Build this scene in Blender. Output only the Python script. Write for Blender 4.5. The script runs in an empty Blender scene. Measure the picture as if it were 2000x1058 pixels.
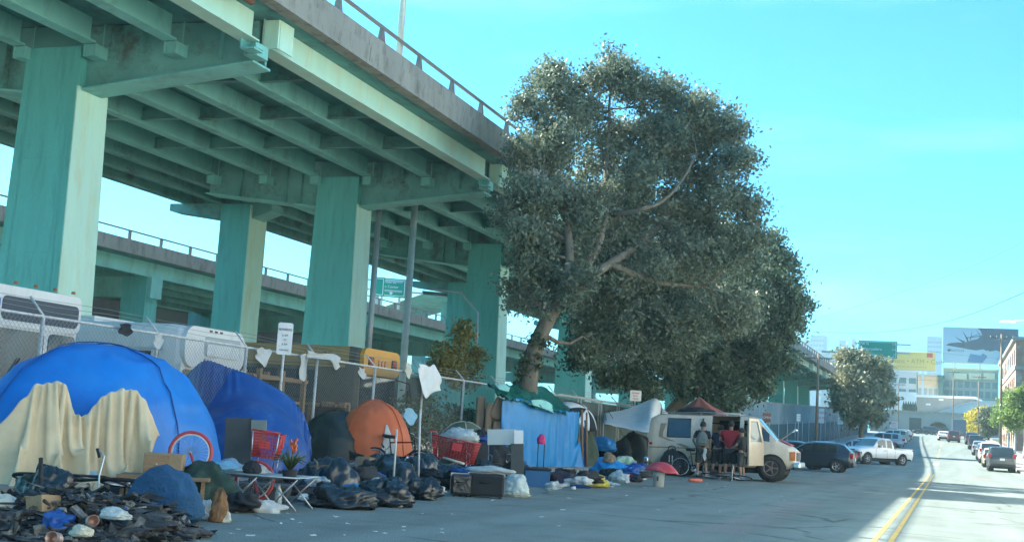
import bpy, bmesh, math, random
import numpy as np
from mathutils import Vector, Matrix, noise
PI = math.pi
R = math.radians
scene = bpy.context.scene
COL = scene.collection
# ------------------------------------------------------------------ camera
EYE = 1.25
PSI, PIT, ROL, FPX = R(19.786), R(7.245), R(3.514), 2400.0
F_ = Vector((-math.sin(PSI)*math.cos(PIT), math.cos(PSI)*math.cos(PIT), math.sin(PIT)))
R0 = Vector((math.cos(PSI), math.sin(PSI), 0)); U0 = R0.cross(F_)
R_ = R0*math.cos(ROL)+U0*math.sin(ROL); U_ = U0*math.cos(ROL)-R0*math.sin(ROL)
cam_data = bpy.data.cameras.new('camera'); cam = bpy.data.objects.new('camera', cam_data)
COL.objects.link(cam); scene.camera = cam
cam_data.sensor_width = 36; cam_data.lens = FPX/2000*36
cam_data.clip_start = .1; cam_data.clip_end = 6000
cam.matrix_world = Matrix(((R_.x, U_.x, -F_.x, 0), (R_.y, U_.y, -F_.y, 0), (R_.z, U_.z, -F_.z, EYE), (0, 0, 0, 1)))
# ------------------------------------------------------------------ light
SUN_EL, SUN_AZ = R(39.5), R(270+9)       # azimuth clockwise from +Y: from the left, slightly ahead
world = bpy.data.worlds.new('World'); scene.world = world; world.use_nodes = True
nt = world.node_tree; nt.nodes.clear()
sky = nt.nodes.new('ShaderNodeTexSky'); sky.sky_type = 'NISHITA'; sky.sun_disc = False
sky.sun_elevation = SUN_EL; sky.sun_rotation = SUN_AZ; sky.air_density = 1.0; sky.dust_density = 1.3; sky.ozone_density = 1.2
tint = nt.nodes.new('ShaderNodeMix'); tint.data_type = 'RGBA'; tint.blend_type = 'MULTIPLY'; tint.inputs[0].default_value = 1
tint.inputs[7].default_value = (.145, .64, .90, 1)
bg = nt.nodes.new('ShaderNodeBackground'); bg.inputs[1].default_value = .10
wo = nt.nodes.new('ShaderNodeOutputWorld')
nt.links.new(sky.outputs[0], tint.inputs[6])
# thin high cloud streaks low over the skyline
wt = nt.nodes.new('ShaderNodeTexCoord'); wm = nt.nodes.new('ShaderNodeMapping'); wm.inputs['Scale'].default_value = (1.2, 1.2, 7)
wn = nt.nodes.new('ShaderNodeTexNoise'); wn.inputs['Scale'].default_value = 1.7; wn.inputs['Detail'].default_value = 5; wn.inputs['Roughness'].default_value = .55
wr = nt.nodes.new('ShaderNodeMapRange'); wr.inputs[1].default_value = .52; wr.inputs[2].default_value = .78; wr.inputs[3].default_value = 0; wr.inputs[4].default_value = .16
cm = nt.nodes.new('ShaderNodeMix'); cm.data_type = 'RGBA'; cm.inputs[7].default_value = (5.2, 7.2, 7.6, 1)
nt.links.new(wt.outputs['Generated'], wm.inputs[0]); nt.links.new(wm.outputs[0], wn.inputs['Vector'])
nt.links.new(wn.outputs[0], wr.inputs[0]); nt.links.new(wr.outputs[0], cm.inputs[0])
nt.links.new(tint.outputs[2], cm.inputs[6]); nt.links.new(cm.outputs[2], bg.inputs[0]); nt.links.new(bg.outputs[0], wo.inputs[0])
sd = bpy.data.lights.new('sun', 'SUN'); sd.energy = 5.0; sd.angle = R(.5); sd.color = (1, .95, .84)
sun = bpy.data.objects.new('sun', sd); COL.objects.link(sun)
sdir = Vector((math.cos(SUN_EL)*math.sin(SUN_AZ), math.cos(SUN_EL)*math.cos(SUN_AZ), math.sin(SUN_EL)))
sun.rotation_euler = sdir.to_track_quat('Z', 'Y').to_euler(); sun.location = (-20, 10, 30)
scene.view_settings.view_transform = 'Standard'; scene.view_settings.look = 'None'
scene.view_settings.exposure = 1.95; scene.view_settings.gamma = 1
scene.render.engine = 'CYCLES'
scene.cycles.max_bounces = 6; scene.cycles.diffuse_bounces = 4; scene.cycles.transparent_max_bounces = 12
# ------------------------------------------------------------------ pixel helpers (photograph pixels, 2000 wide)
def ray(px, py): return F_*FPX + R_*(px-1000) + U_*(529-py)
O_ = Vector((0, 0, EYE))
def WY(px, py, Y): d = ray(px, py); return O_ + d*(Y/d.y)
def WX(px, py, X): d = ray(px, py); return O_ + d*(X/d.x)
def WZ(px, py, Z=0.): d = ray(px, py); return O_ + d*((Z-EYE)/d.z)
def WD(px, py, dep): return O_ + ray(px, py)*(dep/FPX)
def g(y):                       # street level: flat, then climbing gently
    if y < 60: return 0.
    if y < 110: return .00028*(y-60)**2
    if y < 275: return .7+.028*(y-110)
    return .7+.028*165
def G(px, py):                  # point of the street under a pixel
    d = ray(px, py).normalized(); t = 3.
    while t < 500:
        p = O_+d*t
        if p.z <= g(p.y): return Vector((p.x, p.y, g(p.y)))
        t += .04
    return O_+d*t
rnd = random.Random(7)
def nz(v, s=1., o=0.): return noise.noise(Vector((v[0]*s+o, v[1]*s+o*1.7, v[2]*s-o)))
# ------------------------------------------------------------------ materials
MATS = {}
def mat(name, col, rough=.7, metal=0., var=.12, scale=3., bump=0., bscale=40., spec=.5, dirt=None, alpha=None, stretch=None, fine=0., ridge=False):
    if name in MATS: return MATS[name]
    m = bpy.data.materials.new(name); m.use_nodes = True; n = m.node_tree; b = n.nodes['Principled BSDF']; L = n.links.new
    b.inputs['Roughness'].default_value = rough; b.inputs['Metallic'].default_value = metal
    b.inputs['Specular IOR Level'].default_value = spec
    tc = n.nodes.new('ShaderNodeTexCoord'); src = tc.outputs['Object']
    if stretch:
        mp = n.nodes.new('ShaderNodeMapping'); mp.inputs['Scale'].default_value = stretch; L(src, mp.inputs[0]); src = mp.outputs[0]
    tx = n.nodes.new('ShaderNodeTexNoise'); tx.inputs['Scale'].default_value = scale; tx.inputs['Detail'].default_value = 6; tx.inputs['Roughness'].default_value = .6
    L(src, tx.inputs['Vector'])
    rp = n.nodes.new('ShaderNodeValToRGB'); c = Vector(col[:3])
    rp.color_ramp.elements[0].position = .3; rp.color_ramp.elements[1].position = .7
    rp.color_ramp.elements[0].color = (*(c*(1-var)), 1); rp.color_ramp.elements[1].color = (*(c*(1+var)), 1)
    L(tx.outputs[0], rp.inputs[0]); out = rp.outputs[0]
    if dirt:                    # (colour, scale, amount 0..1)
        t2 = n.nodes.new('ShaderNodeTexNoise'); t2.inputs['Scale'].default_value = dirt[1]; t2.inputs['Detail'].default_value = 8; t2.inputs['Roughness'].default_value = .7
        L(src, t2.inputs['Vector'])
        r2 = n.nodes.new('ShaderNodeMapRange'); r2.inputs[1].default_value = .5; r2.inputs[2].default_value = .68; r2.inputs[4].default_value = dirt[2]
        L(t2.outputs[0], r2.inputs[0]); mx = n.nodes.new('ShaderNodeMix'); mx.data_type = 'RGBA'; mx.inputs[7].default_value = (*dirt[0], 1)
        L(r2.outputs[0], mx.inputs[0]); L(out, mx.inputs[6]); out = mx.outputs[2]
    if fine:
        t3 = n.nodes.new('ShaderNodeTexNoise'); t3.inputs['Scale'].default_value = 60; t3.inputs['Detail'].default_value = 3; L(tc.outputs['Object'], t3.inputs['Vector'])
        r3 = n.nodes.new('ShaderNodeMapRange'); r3.inputs[1].default_value = .3; r3.inputs[2].default_value = .7; r3.inputs[3].default_value = 1-fine; r3.inputs[4].default_value = 1+fine
        L(t3.outputs[0], r3.inputs[0]); m3 = n.nodes.new('ShaderNodeMix'); m3.data_type = 'RGBA'; m3.blend_type = 'MULTIPLY'; m3.inputs[0].default_value = 1
        cc = n.nodes.new('ShaderNodeCombineColor')
        for i in range(3): L(r3.outputs[0], cc.inputs[i])
        L(out, m3.inputs[6]); L(cc.outputs[0], m3.inputs[7]); out = m3.outputs[2]
    L(out, b.inputs['Base Color'])
    if bump:
        t4 = n.nodes.new('ShaderNodeTexNoise'); t4.inputs['Scale'].default_value = bscale; t4.inputs['Detail'].default_value = 4; L(src, t4.inputs['Vector'])
        if ridge: t4.noise_type = 'RIDGED_MULTIFRACTAL'; t4.inputs['Detail'].default_value = 3
        bp = n.nodes.new('ShaderNodeBump'); bp.inputs['Strength'].default_value = bump; bp.inputs['Distance'].default_value = .02
        L(t4.outputs[0], bp.inputs['Height']); L(bp.outputs[0], b.inputs['Normal'])
    MATS[name] = m; return m
# ------------------------------------------------------------------ mesh builder
class MB:
    def __init__(s): s.v = []; s.f = []; s.sm = []
    def add(s, vs, fs, smooth=False):
        o = len(s.v); s.v += [tuple(v) for v in vs]; s.f += [tuple(i+o for i in f) for f in fs]; s.sm += [smooth]*len(fs); return s
    def box(s, a, b, rot=None, piv=None):
        x0, y0, z0 = a; x1, y1, z1 = b
        vs = [Vector(p) for p in ((x0,y0,z0),(x1,y0,z0),(x1,y1,z0),(x0,y1,z0),(x0,y0,z1),(x1,y0,z1),(x1,y1,z1),(x0,y1,z1))]
        if rot is not None:
            pv = Vector(piv) if piv is not None else (vs[0]+vs[6])/2
            vs = [rot @ (v-pv)+pv for v in vs]
        return s.add(vs, [(0,3,2,1),(4,5,6,7),(0,1,5,4),(1,2,6,5),(2,3,7,6),(3,0,4,7)])
    def cbox(s, c, d, rz=0., rx=0., ry=0.):
        c = Vector(c); d = Vector(d)/2
        return s.box(c-d, c+d, Matrix.Rotation(rz, 3, 'Z') @ Matrix.Rotation(ry, 3, 'Y') @ Matrix.Rotation(rx, 3, 'X'), c)
    def tube(s, pts, r, n=6, caps=True, smooth=True):
        pts = [Vector(p) for p in pts]; k = len(pts); rr = r if isinstance(r, (list, tuple)) else [r]*k
        vs = []; fs = []; ref = None
        for i, p in enumerate(pts):
            t = (pts[min(i+1, k-1)]-pts[max(i-1, 0)])
            if t.length < 1e-9: t = Vector((0, 0, 1))
            t.normalize()
            if ref is None: ref = Vector((0, 0, 1)) if abs(t.z) < .9 else Vector((1, 0, 0))
            a = t.cross(ref)
            if a.length < 1e-6: a = t.orthogonal()
            a.normalize(); b = t.cross(a).normalized(); ref = -b if False else ref
            for j in range(n):
                an = 2*PI*j/n; vs.append(p+a*math.cos(an)*rr[i]+b*math.sin(an)*rr[i])
        for i in range(k-1):
            for j in range(n): j2 = (j+1) % n; fs.append((i*n+j, i*n+j2, (i+1)*n+j2, (i+1)*n+j))
        if caps: fs += [tuple(range(n))[::-1], tuple((k-1)*n+j for j in range(n))]
        return s.add(vs, fs, smooth)
    def cyl(s, a, b, r, n=12, r2=None): return s.tube([a, b], [r, r if r2 is None else r2], n)
    def lathe(s, prof, c=(0,0,0), n=24, axis='Z', smooth=True):
        c = Vector(c); vs = []; fs = []; k = len(prof)
        for i in range(n):
            an = 2*PI*i/n; ca, sa = math.cos(an), math.sin(an)
            for r, z in prof:
                p = (r*ca, r*sa, z) if axis == 'Z' else ((z, r*ca, r*sa) if axis == 'X' else (r*ca, z, r*sa))
                vs.append(c+Vector(p))
        for i in range(n):
            i2 = (i+1) % n
            for j in range(k-1): fs.append((i*k+j, i2*k+j, i2*k+j+1, i*k+j+1))
        return s.add(vs, fs, smooth)
    def prism(s, poly, ax, a, b):           # poly: 2-D points in the plane normal to ax, extruded a..b
        n = len(poly)
        def P(u, w, t): return (t, u, w) if ax == 'X' else ((u, t, w) if ax == 'Y' else (u, w, t))
        vs = [P(u, w, a) for u, w in poly]+[P(u, w, b) for u, w in poly]
        return s.add(vs, [tuple(range(n)), tuple(range(2*n-1, n-1, -1))]+[(i, i+n, (i+1) % n+n, (i+1) % n) for i in range(n)])
    def grid(s, fn, nu, nv, smooth=True, close_u=False):
        vs = [fn(i/nu, j/nv) for i in range(nu if close_u else nu+1) for j in range(nv+1)]; m = nv+1; N = nu if close_u else nu+1
        fs = [(i*m+j, ((i+1) % N)*m+j, ((i+1) % N)*m+j+1, i*m+j+1) for i in range(nu) for j in range(nv)]
        return s.add(vs, fs, smooth)
    def build(s, name, m, parent=None, world=False, solid=0, bevel=0, label=None):
        me = bpy.data.meshes.new(name); vs = s.v
        if world and parent is not None:
            inv = parent_mat(parent).inverted(); vs = [tuple(inv @ Vector(v)) for v in vs]
        me.from_pydata(vs, [], s.f)
        me.polygons.foreach_set('use_smooth', s.sm)
        bm = bmesh.new(); bm.from_mesh(me); bmesh.ops.recalc_face_normals(bm, faces=bm.faces); bm.to_mesh(me); bm.free()
        o = bpy.data.objects.new(name, me); COL.objects.link(o)
        if m is not None: me.materials.append(m)
        if parent is not None: o.parent = parent
        if solid: q = o.modifiers.new('solid', 'SOLIDIFY'); q.thickness = solid; q.offset = 0
        if bevel: q = o.modifiers.new('bevel', 'BEVEL'); q.width = bevel; q.segments = 2; q.limit_method = 'ANGLE'
        if label: o['label'] = label
        return o
def parent_mat(o):
    m = o.matrix_basis.copy(); p = o.parent
    while p is not None: m = p.matrix_basis @ m; p = p.parent
    return m
def tag(o, label=None, cat=None, group=None, kind=None):
    if label: o['label'] = label
    if cat: o['category'] = cat
    if group: o['group'] = group
    if kind: o['kind'] = kind
    return o
def thing(name, label, cat, loc=(0,0,0), rz=0., group=None, rx=0., ry=0., sc=1.):
    o = bpy.data.objects.new(name, None); COL.objects.link(o); o.empty_display_size = .2
    o.location = loc; o.rotation_euler = (rx, ry, rz); o.scale = (sc, sc, sc)
    return tag(o, label, cat, group)
def struct(name, mb, m): return tag(mb.build(name, m), kind='structure')
def solo(name, mb, m, label, cat, group=None, kind=None, solid=0, origin=None, bevel=0):
    """a thing that is one mesh: built in world space, origin at its base"""
    A = np.array(mb.v); o0 = Vector(origin) if origin is not None else Vector((A[:,0].mean(), A[:,1].mean(), A[:,2].min()))
    mb.v = [tuple(Vector(v)-o0) for v in mb.v]
    o = mb.build(name, m, solid=solid, bevel=bevel); o.location = o0
    return tag(o, label, cat, group, kind)
def dup(root, loc, rz=0., label=None, group=None, sc=None, rx=0., ry=0.):
    r = root.copy(); COL.objects.link(r); r.location = loc; r.rotation_euler = (rx, ry, rz)
    if sc: r.scale = (sc, sc, sc)
    if label: r['label'] = label
    if group: r['group'] = group
    for ch in list(root.children):
        c = ch.copy(); COL.objects.link(c); c.parent = r
        for gc in list(ch.children): d = gc.copy(); COL.objects.link(d); d.parent = c
    return r
def cr(p0, p1, p2, p3, t):
    return .5*((2*p1)+(p2-p0)*t+(2*p0-5*p1+4*p2-p3)*t*t+(3*p1-p0-3*p2+p3)*t**3)
def crv(pts, u):
    n = len(pts)-1; x = min(max(u, 0), 1)*n; i = min(int(x), n-1); t = x-i
    p = lambda k: pts[k] if 0 <= k <= n else (pts[0]*2-pts[1] if k < 0 else pts[n]*2-pts[n-1])
    return cr(p(i-1), p(i), p(i+1), p(i+2), t)
def fold(p, freq, seed):            # sharp creases
    w = Vector((nz(p, freq*.5, seed+31), nz(p, freq*.5, seed+37), nz(p, freq*.5, seed+41)))*.6/freq; p = Vector(p)+w
    a = 1-abs(nz(p, freq, seed))*2.4; b = 1-abs(nz(p, freq*2.1, seed+9))*2.4; c = 1-abs(nz(p, freq*4.3, seed+19))*2.4
    return a*.5+b*.32+c*.18
def cloth(rows, nu=40, nv=40, amp=.03, freq=2.2, seed=0, floor=None, drape=None):
    rows = [[Vector(p) for p in r] for r in rows]; mb = MB()
    def pos(u, v): return crv([crv(r, v) for r in rows], u)
    P = [[pos(i/nu, j/nv) for j in range(nv+1)] for i in range(nu+1)]
    out = []
    for i in range(nu+1):
        for j in range(nv+1):
            a = P[min(i+1, nu)][j]-P[max(i-1, 0)][j]; b = P[i][min(j+1, nv)]-P[i][max(j-1, 0)]; n = a.cross(b)
            if n.length > 1e-9: n.normalize()
            q = P[i][j]; e = amp*(fold(q, freq, seed)-.5)+amp*.8*nz(q, freq*.6, seed+3)
            if drape:
                u_, s_ = i/nu, j/nv; ph = s_*drape[1]+.9*nz((s_*3, u_*1.2, seed))+.35*nz((s_*9, u_*2, seed+2)); w_ = 1-abs((ph % 1)*2-1)**.7*1.0; e += drape[0]*(w_-.4)*min(1, .15+u_*1.25)*(.5+.9*abs(nz((s_*4, 0, seed+7))*2))
            q = q+n*e
            if floor is not None: q.z = max(q.z, floor)
            out.append(q)
    m = nv+1
    return mb.add(out, [(i*m+j, (i+1)*m+j, (i+1)*m+j+1, i*m+j+1) for i in range(nu) for j in range(nv)], True)
def hang(P, pins, rest_u, rest_v, steps=130, ell=None, floor=.012, seed=0, iters=14, wind=(0,0,0)):
    """settle a sheet: P (nu,nv,3) start, pins {(i,j): point}, ell list of (centre, a, b, h) it lies on"""
    rg = np.random.default_rng(seed); P = P+rg.normal(size=P.shape)*.01; V = np.zeros_like(P); nu, nv = P.shape[:2]; dt = .03
    free = np.ones((nu, nv, 1)); pi = np.array(list(pins.keys())); pp = np.array([tuple(v) for v in pins.values()])
    free[pi[:,0], pi[:,1]] = 0; dg = math.hypot(rest_u, rest_v)
    S = []
    for k in (0, 1):
        S.append(((slice(k, nu-1, 2), slice(None)), (slice(k+1, nu, 2), slice(None)), rest_u, 1.)); S.append(((slice(None), slice(k, nv-1, 2)), (slice(None), slice(k+1, nv, 2)), rest_v, 1.))
    for k in (0, 1):
        S.append(((slice(k, nu-1, 2), slice(0, nv-1)), (slice(k+1, nu, 2), slice(1, nv)), dg, .25)); S.append(((slice(k, nu-1, 2), slice(1, nv)), (slice(k+1, nu, 2), slice(0, nv-1)), dg, .25))
    for k in (0, 1, 2, 3):
        S.append(((slice(k, nu-2, 4), slice(None)), (slice(k+2, nu, 4), slice(None)), 2*rest_u, -.12)); S.append(((slice(None), slice(k, nv-2, 4)), (slice(None), slice(k+2, nv, 4)), 2*rest_v, -.12))
    for st in range(steps):
        Q = P.copy(); V[...,2] -= 9.8*dt; V += np.array(wind)*dt; V *= .965; P = P+V*dt*free; P[pi[:,0], pi[:,1]] = pp
        for _ in range(iters):
            for a, b, L0, k in S:
                A, B = P[a], P[b]; m_ = min(A.shape[0], B.shape[0]); m2 = min(A.shape[1], B.shape[1]); A, B = A[:m_,:m2], B[:m_,:m2]; fa, fb = free[a][:m_,:m2], free[b][:m_,:m2]
                D = B-A; L_ = np.linalg.norm(D, axis=2, keepdims=True)+1e-9; w = fa+fb; w[w == 0] = 1
                e = (L_-L0)/L_
                if k < 0: e = np.minimum(e, 0); k = -k
                C = D*e*k/w; P[a][:m_,:m2] += C*fa; P[b][:m_,:m2] -= C*fb
            for c, ea, eb, eh in (ell or ()):
                R_l = P-np.array([c[0], c[1], 0]); f = np.sqrt((R_l[...,0]/ea)**2+(R_l[...,1]/eb)**2+(np.maximum(R_l[...,2],0)/eh)**2)[...,None]
                P = np.where((f < 1) & (free > 0), np.array([c[0], c[1], 0])+R_l/np.maximum(f, .3), P)
            P[...,2] = np.where(free[...,0] > 0, np.maximum(P[...,2], floor), P[...,2])
        V = (P-Q)/dt; V[P[...,2] < floor+.004] *= .5
    mb = MB(); mb.add([tuple(v) for v in P.reshape(-1, 3)], [(i*nv+j, (i+1)*nv+j, (i+1)*nv+j+1, i*nv+j+1) for i in range(nu-1) for j in range(nv-1)], True); return mb
def sheet_pts(top, bot, nu, nv):
    """start shape between a top and a bottom polyline: nu rows down, nv across"""
    T = np.array([tuple(crv([Vector(p) for p in top], j/(nv-1))) for j in range(nv)]); B = np.array([tuple(crv([Vector(p) for p in bot], j/(nv-1))) for j in range(nv)])
    t = np.linspace(0, 1, nu)[:,None,None]; return T[None]*(1-t)+B[None]*t
def lump(c, rx, ry, rz, seed=0, amp=.15, freq=2., fq=6., famp=.05, n=28, rot=0., top=1., base=0.):
    """soft heap resting on z=c.z"""
    mb = MB(); c = Vector(c); ca, sa = math.cos(rot), math.sin(rot)
    def fn(u, v):
        th = u*2*PI; ph = (v-.5)*PI; d = Vector((math.cos(ph)*math.cos(th), math.cos(ph)*math.sin(th), math.sin(ph)))
        q = d*1.0; k = 1+amp*2*nz(d, freq, seed)+famp*2*(fold(d, fq, seed)-.5)
        x, y, z = q.x*rx*k, q.y*ry*k, (q.z*rz*k if q.z > 0 else q.z*rz*.5*k)
        z += rz*.32
        if z < base: z = base+ .002*(v)
        return c+Vector((x*ca-y*sa, x*sa+y*ca, z))
    return mb.grid(fn, n, n//2+4, close_u=True)
def text(s, size, m, parent, loc, rot=(PI/2, 0, 0), name='lettering', ext=.004, align='CENTER', sx=1.):
    cu = bpy.data.curves.new(name, 'FONT'); cu.body = s; cu.size = size; cu.extrude = ext; cu.align_x = align; cu.align_y = 'CENTER'
    tmp = bpy.data.objects.new(name, cu); COL.objects.link(tmp); me = bpy.data.meshes.new_from_object(tmp)
    bpy.data.objects.remove(tmp); bpy.data.curves.remove(cu); me.materials.clear(); me.materials.append(m)
    o = bpy.data.objects.new(name, me); COL.objects.link(o); o.parent = parent; o.location = loc; o.rotation_euler = rot; o.scale = (sx, 1, 1)
    return o
# ------------------------------------------------------------------ base materials
M = {}
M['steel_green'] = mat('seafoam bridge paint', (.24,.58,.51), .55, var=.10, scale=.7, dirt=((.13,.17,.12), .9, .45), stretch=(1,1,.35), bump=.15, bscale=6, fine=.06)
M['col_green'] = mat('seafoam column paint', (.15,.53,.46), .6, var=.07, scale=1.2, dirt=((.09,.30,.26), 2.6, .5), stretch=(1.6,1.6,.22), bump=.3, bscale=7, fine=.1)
M['flange'] = mat('lit side plate paint', (.60,.84,.66), .6, var=.06, scale=2, dirt=((.60,.60,.32), 1.6, .6), stretch=(1,1,.2))  # pale tone puts the light on the street-facing plates into the colour
M['outer'] = mat('lit outer girder paint', (.55,.80,.64), .55, var=.06, scale=.6, dirt=((.62,.58,.36), 1.4, .5), stretch=(1,1.5,.3))  # lighter copy of the bridge green: light on the outward web painted in
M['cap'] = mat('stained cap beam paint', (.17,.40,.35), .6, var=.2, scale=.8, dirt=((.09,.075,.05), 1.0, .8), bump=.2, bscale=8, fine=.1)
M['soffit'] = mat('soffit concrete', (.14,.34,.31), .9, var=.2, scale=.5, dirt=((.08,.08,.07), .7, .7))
M['concrete'] = mat('weathered concrete', (.33,.30,.25), .9, var=.14, scale=.8, dirt=((.12,.10,.08), 2.5, .75), stretch=(1,1,.3), bump=.3, bscale=20, fine=.12)
M['rail'] = mat('rail steel', (.22,.19,.17), .6, .3, var=.2, scale=3, dirt=((.25,.09,.05), 1.5, .6))
M['galv'] = mat('galvanized steel', (.52,.53,.52), .5, .55, var=.1, scale=8)
M['galv2'] = mat('weathered galvanized post', (.58,.58,.55), .6, .2, var=.15, scale=9, dirt=((.25,.2,.15), 12, .5))
M['wire'] = mat('fence wire', (.30,.32,.31), .7, .2, var=.05)
M['white'] = mat('white paint', (.76,.76,.73), .5, var=.05, scale=3, dirt=((.4,.38,.33), 5, .4))
M['black'] = mat('black rubber', (.02,.02,.022), .75, var=.3, scale=12)
M['tyre'] = mat('tyre rubber', (.028,.028,.03), .85, var=.25, scale=10, dirt=((.09,.085,.08), 12, .4))
M['dark_in'] = mat('dark interior', (.03,.032,.035), .9, var=.3)
M['glass'] = mat('dark glass', (.03,.045,.05), .06, var=.2, scale=2, spec=.8)
M['glass_l'] = mat('pale glass', (.10,.16,.17), .08, var=.2, scale=2, spec=.9)
M['chrome'] = mat('chrome', (.7,.7,.7), .2, 1., var=.03)
M['wood'] = mat('weathered wood', (.28,.17,.09), .8, var=.3, scale=5, stretch=(1,6,6), fine=.15)
M['pole_wood'] = mat('pole wood', (.22,.16,.11), .9, var=.25, scale=4, stretch=(4,4,.5))
M['card'] = mat('cardboard', (.34,.24,.14), .9, var=.12, scale=4, dirt=((.2,.13,.07), 5, .5))
M['red'] = mat('faded red', (.50,.045,.045), .5, var=.15, scale=4)
M['sign_green'] = mat('sign green', (.0,.30,.20), .5, var=.03)
M['letter_w'] = mat('white lettering', (.8,.8,.8), .5, var=.02)
M['letter_k'] = mat('black lettering', (.02,.02,.02), .5, var=.02)
M['letter_r'] = mat('red lettering', (.5,.04,.04), .5, var=.02)
# ------------------------------------------------------------------ ground
def sheet(x0, x1, ys, dz, xs=None, fz=None):
    mb = MB(); xs = xs or [x0, x1]
    vs = [(x, y, g(y)+dz+(fz(x, y) if fz else 0)) for y in ys for x in xs]; n = len(xs)
    return mb.add(vs, [(j*n+i, j*n+i+1, (j+1)*n+i+1, (j+1)*n+i) for j in range(len(ys)-1) for i in range(n-1)])
YS = [-125, -60, -20, 0, 20, 40, 55]+[60+5*i for i in range(44)]+[300, 500, 900, 1285]
gm = mat('packed dirt lot', (.10,.095,.085), .95, var=.25, scale=.3, dirt=((.05,.05,.045), .5, .6), bump=.4, bscale=8, fine=.2)
struct('ground', sheet(-900, 900, YS, -.03, xs=[-900, -200, -60, -14, 0, 14, 60, 200, 900]), gm)
# asphalt with wear, patches, cracks, oil stains
def asphalt(name, col):
    m = mat(name, col, .88, var=.10, scale=.35, dirt=((col[0]*.5, col[1]*.5, col[2]*.52), .8, .6), bump=.9, bscale=40, fine=.5)
    n = m.node_tree; L = n.links.new; b = n.nodes['Principled BSDF']; out = b.inputs['Base Color'].links[0].from_socket
    tc = n.nodes.new('ShaderNodeTexCoord')
    nn = n.nodes.new('ShaderNodeTexNoise'); nn.inputs['Scale'].default_value = .8; nn.inputs['Detail'].default_value = 4; L(tc.outputs['Object'], nn.inputs['Vector'])
    mx0 = n.nodes.new('ShaderNodeMix'); mx0.data_type = 'RGBA'; mx0.inputs[0].default_value = .35; L(tc.outputs['Object'], mx0.inputs[6]); L(nn.outputs['Color'], mx0.inputs[7])
    vo = n.nodes.new('ShaderNodeTexVoronoi'); vo.feature = 'DISTANCE_TO_EDGE'; vo.inputs['Scale'].default_value = .3; L(mx0.outputs[2], vo.inputs['Vector'])
    mr = n.nodes.new('ShaderNodeMapRange'); mr.inputs[1].default_value = 0; mr.inputs[2].default_value = .011; mr.inputs[3].default_value = .8; mr.inputs[4].default_value = 0; L(vo.outputs['Distance'], mr.inputs[0])
    ck = n.nodes.new('ShaderNodeMapRange'); ck.inputs[1].default_value = .48; ck.inputs[2].default_value = .56; ckn = n.nodes.new('ShaderNodeTexNoise'); ckn.inputs['Scale'].default_value = .6; ckn.inputs['Detail'].default_value = 5; L(tc.outputs['Object'], ckn.inputs['Vector']); L(ckn.outputs[0], ck.inputs[0])
    cmul = n.nodes.new('ShaderNodeMath'); cmul.operation = 'MULTIPLY'; L(mr.outputs[0], cmul.inputs[0]); L(ck.outputs[0], cmul.inputs[1])
    mx = n.nodes.new('ShaderNodeMix'); mx.data_type = 'RGBA'; mx.inputs[7].default_value = (.03,.03,.03,1); L(cmul.outputs[0], mx.inputs[0]); L(out, mx.inputs[6])
    # long tyre-worn bands along the street
    mp = n.nodes.new('ShaderNodeMapping'); mp.inputs['Scale'].default_value = (1.1, .03, 1); L(tc.outputs['Object'], mp.inputs[0])
    n2 = n.nodes.new('ShaderNodeTexNoise'); n2.inputs['Scale'].default_value = 1.; n2.inputs['Detail'].default_value = 3; L(mp.outputs[0], n2.inputs['Vector'])
    m2 = n.nodes.new('ShaderNodeMapRange'); m2.inputs[1].default_value = .35; m2.inputs[2].default_value = .65; m2.inputs[3].default_value = .86; m2.inputs[4].default_value = 1.12; L(n2.outputs[0], m2.inputs[0])
    c2 = n.nodes.new('ShaderNodeCombineColor'); [L(m2.outputs[0], c2.inputs[i]) for i in range(3)]
    m3 = n.nodes.new('ShaderNodeMix'); m3.data_type = 'RGBA'; m3.blend_type = 'MULTIPLY'; m3.inputs[0].default_value = 1
    L(mx.outputs[2], m3.inputs[6]); L(c2.outputs[0], m3.inputs[7]); L(m3.outputs[2], b.inputs['Base Color'])
    return m
M['asphalt'] = asphalt('asphalt', (.165,.20,.18))
struct('road', sheet(-11, 4.7, [y for y in YS if y <= 275], 0), M['asphalt'])
struct('cross_street', sheet(-60, 60, [252, 258, 263, 268], .004), M['asphalt'])
M['pave'] = mat('sidewalk concrete', (.27,.26,.23), .9, var=.12, scale=.8, dirt=((.12,.11,.1), 1.5, .6), bump=.3, bscale=20, fine=.12)
def kerbwalk(name, x0, x1, ys):
    mb = MB(); n = len(ys); vs = []
    for y in ys: z = g(y); vs += [(x0, y, z-.02), (x0, y, z+.13), (x1, y, z+.13), (x1, y, z-.02)]
    fs = [(4*j+i, 4*j+i+1, 4*j+5+i, 4*j+4+i) for j in range(n-1) for i in range(3)]
    return struct(name, mb.add(vs, fs), M['pave'])
kerbwalk('sidewalk', 4.7, 7.5, [y for y in YS if y <= 252])
kerbwalk('sidewalk', -14.2, -11, [y for y in YS if y <= 252])
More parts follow.
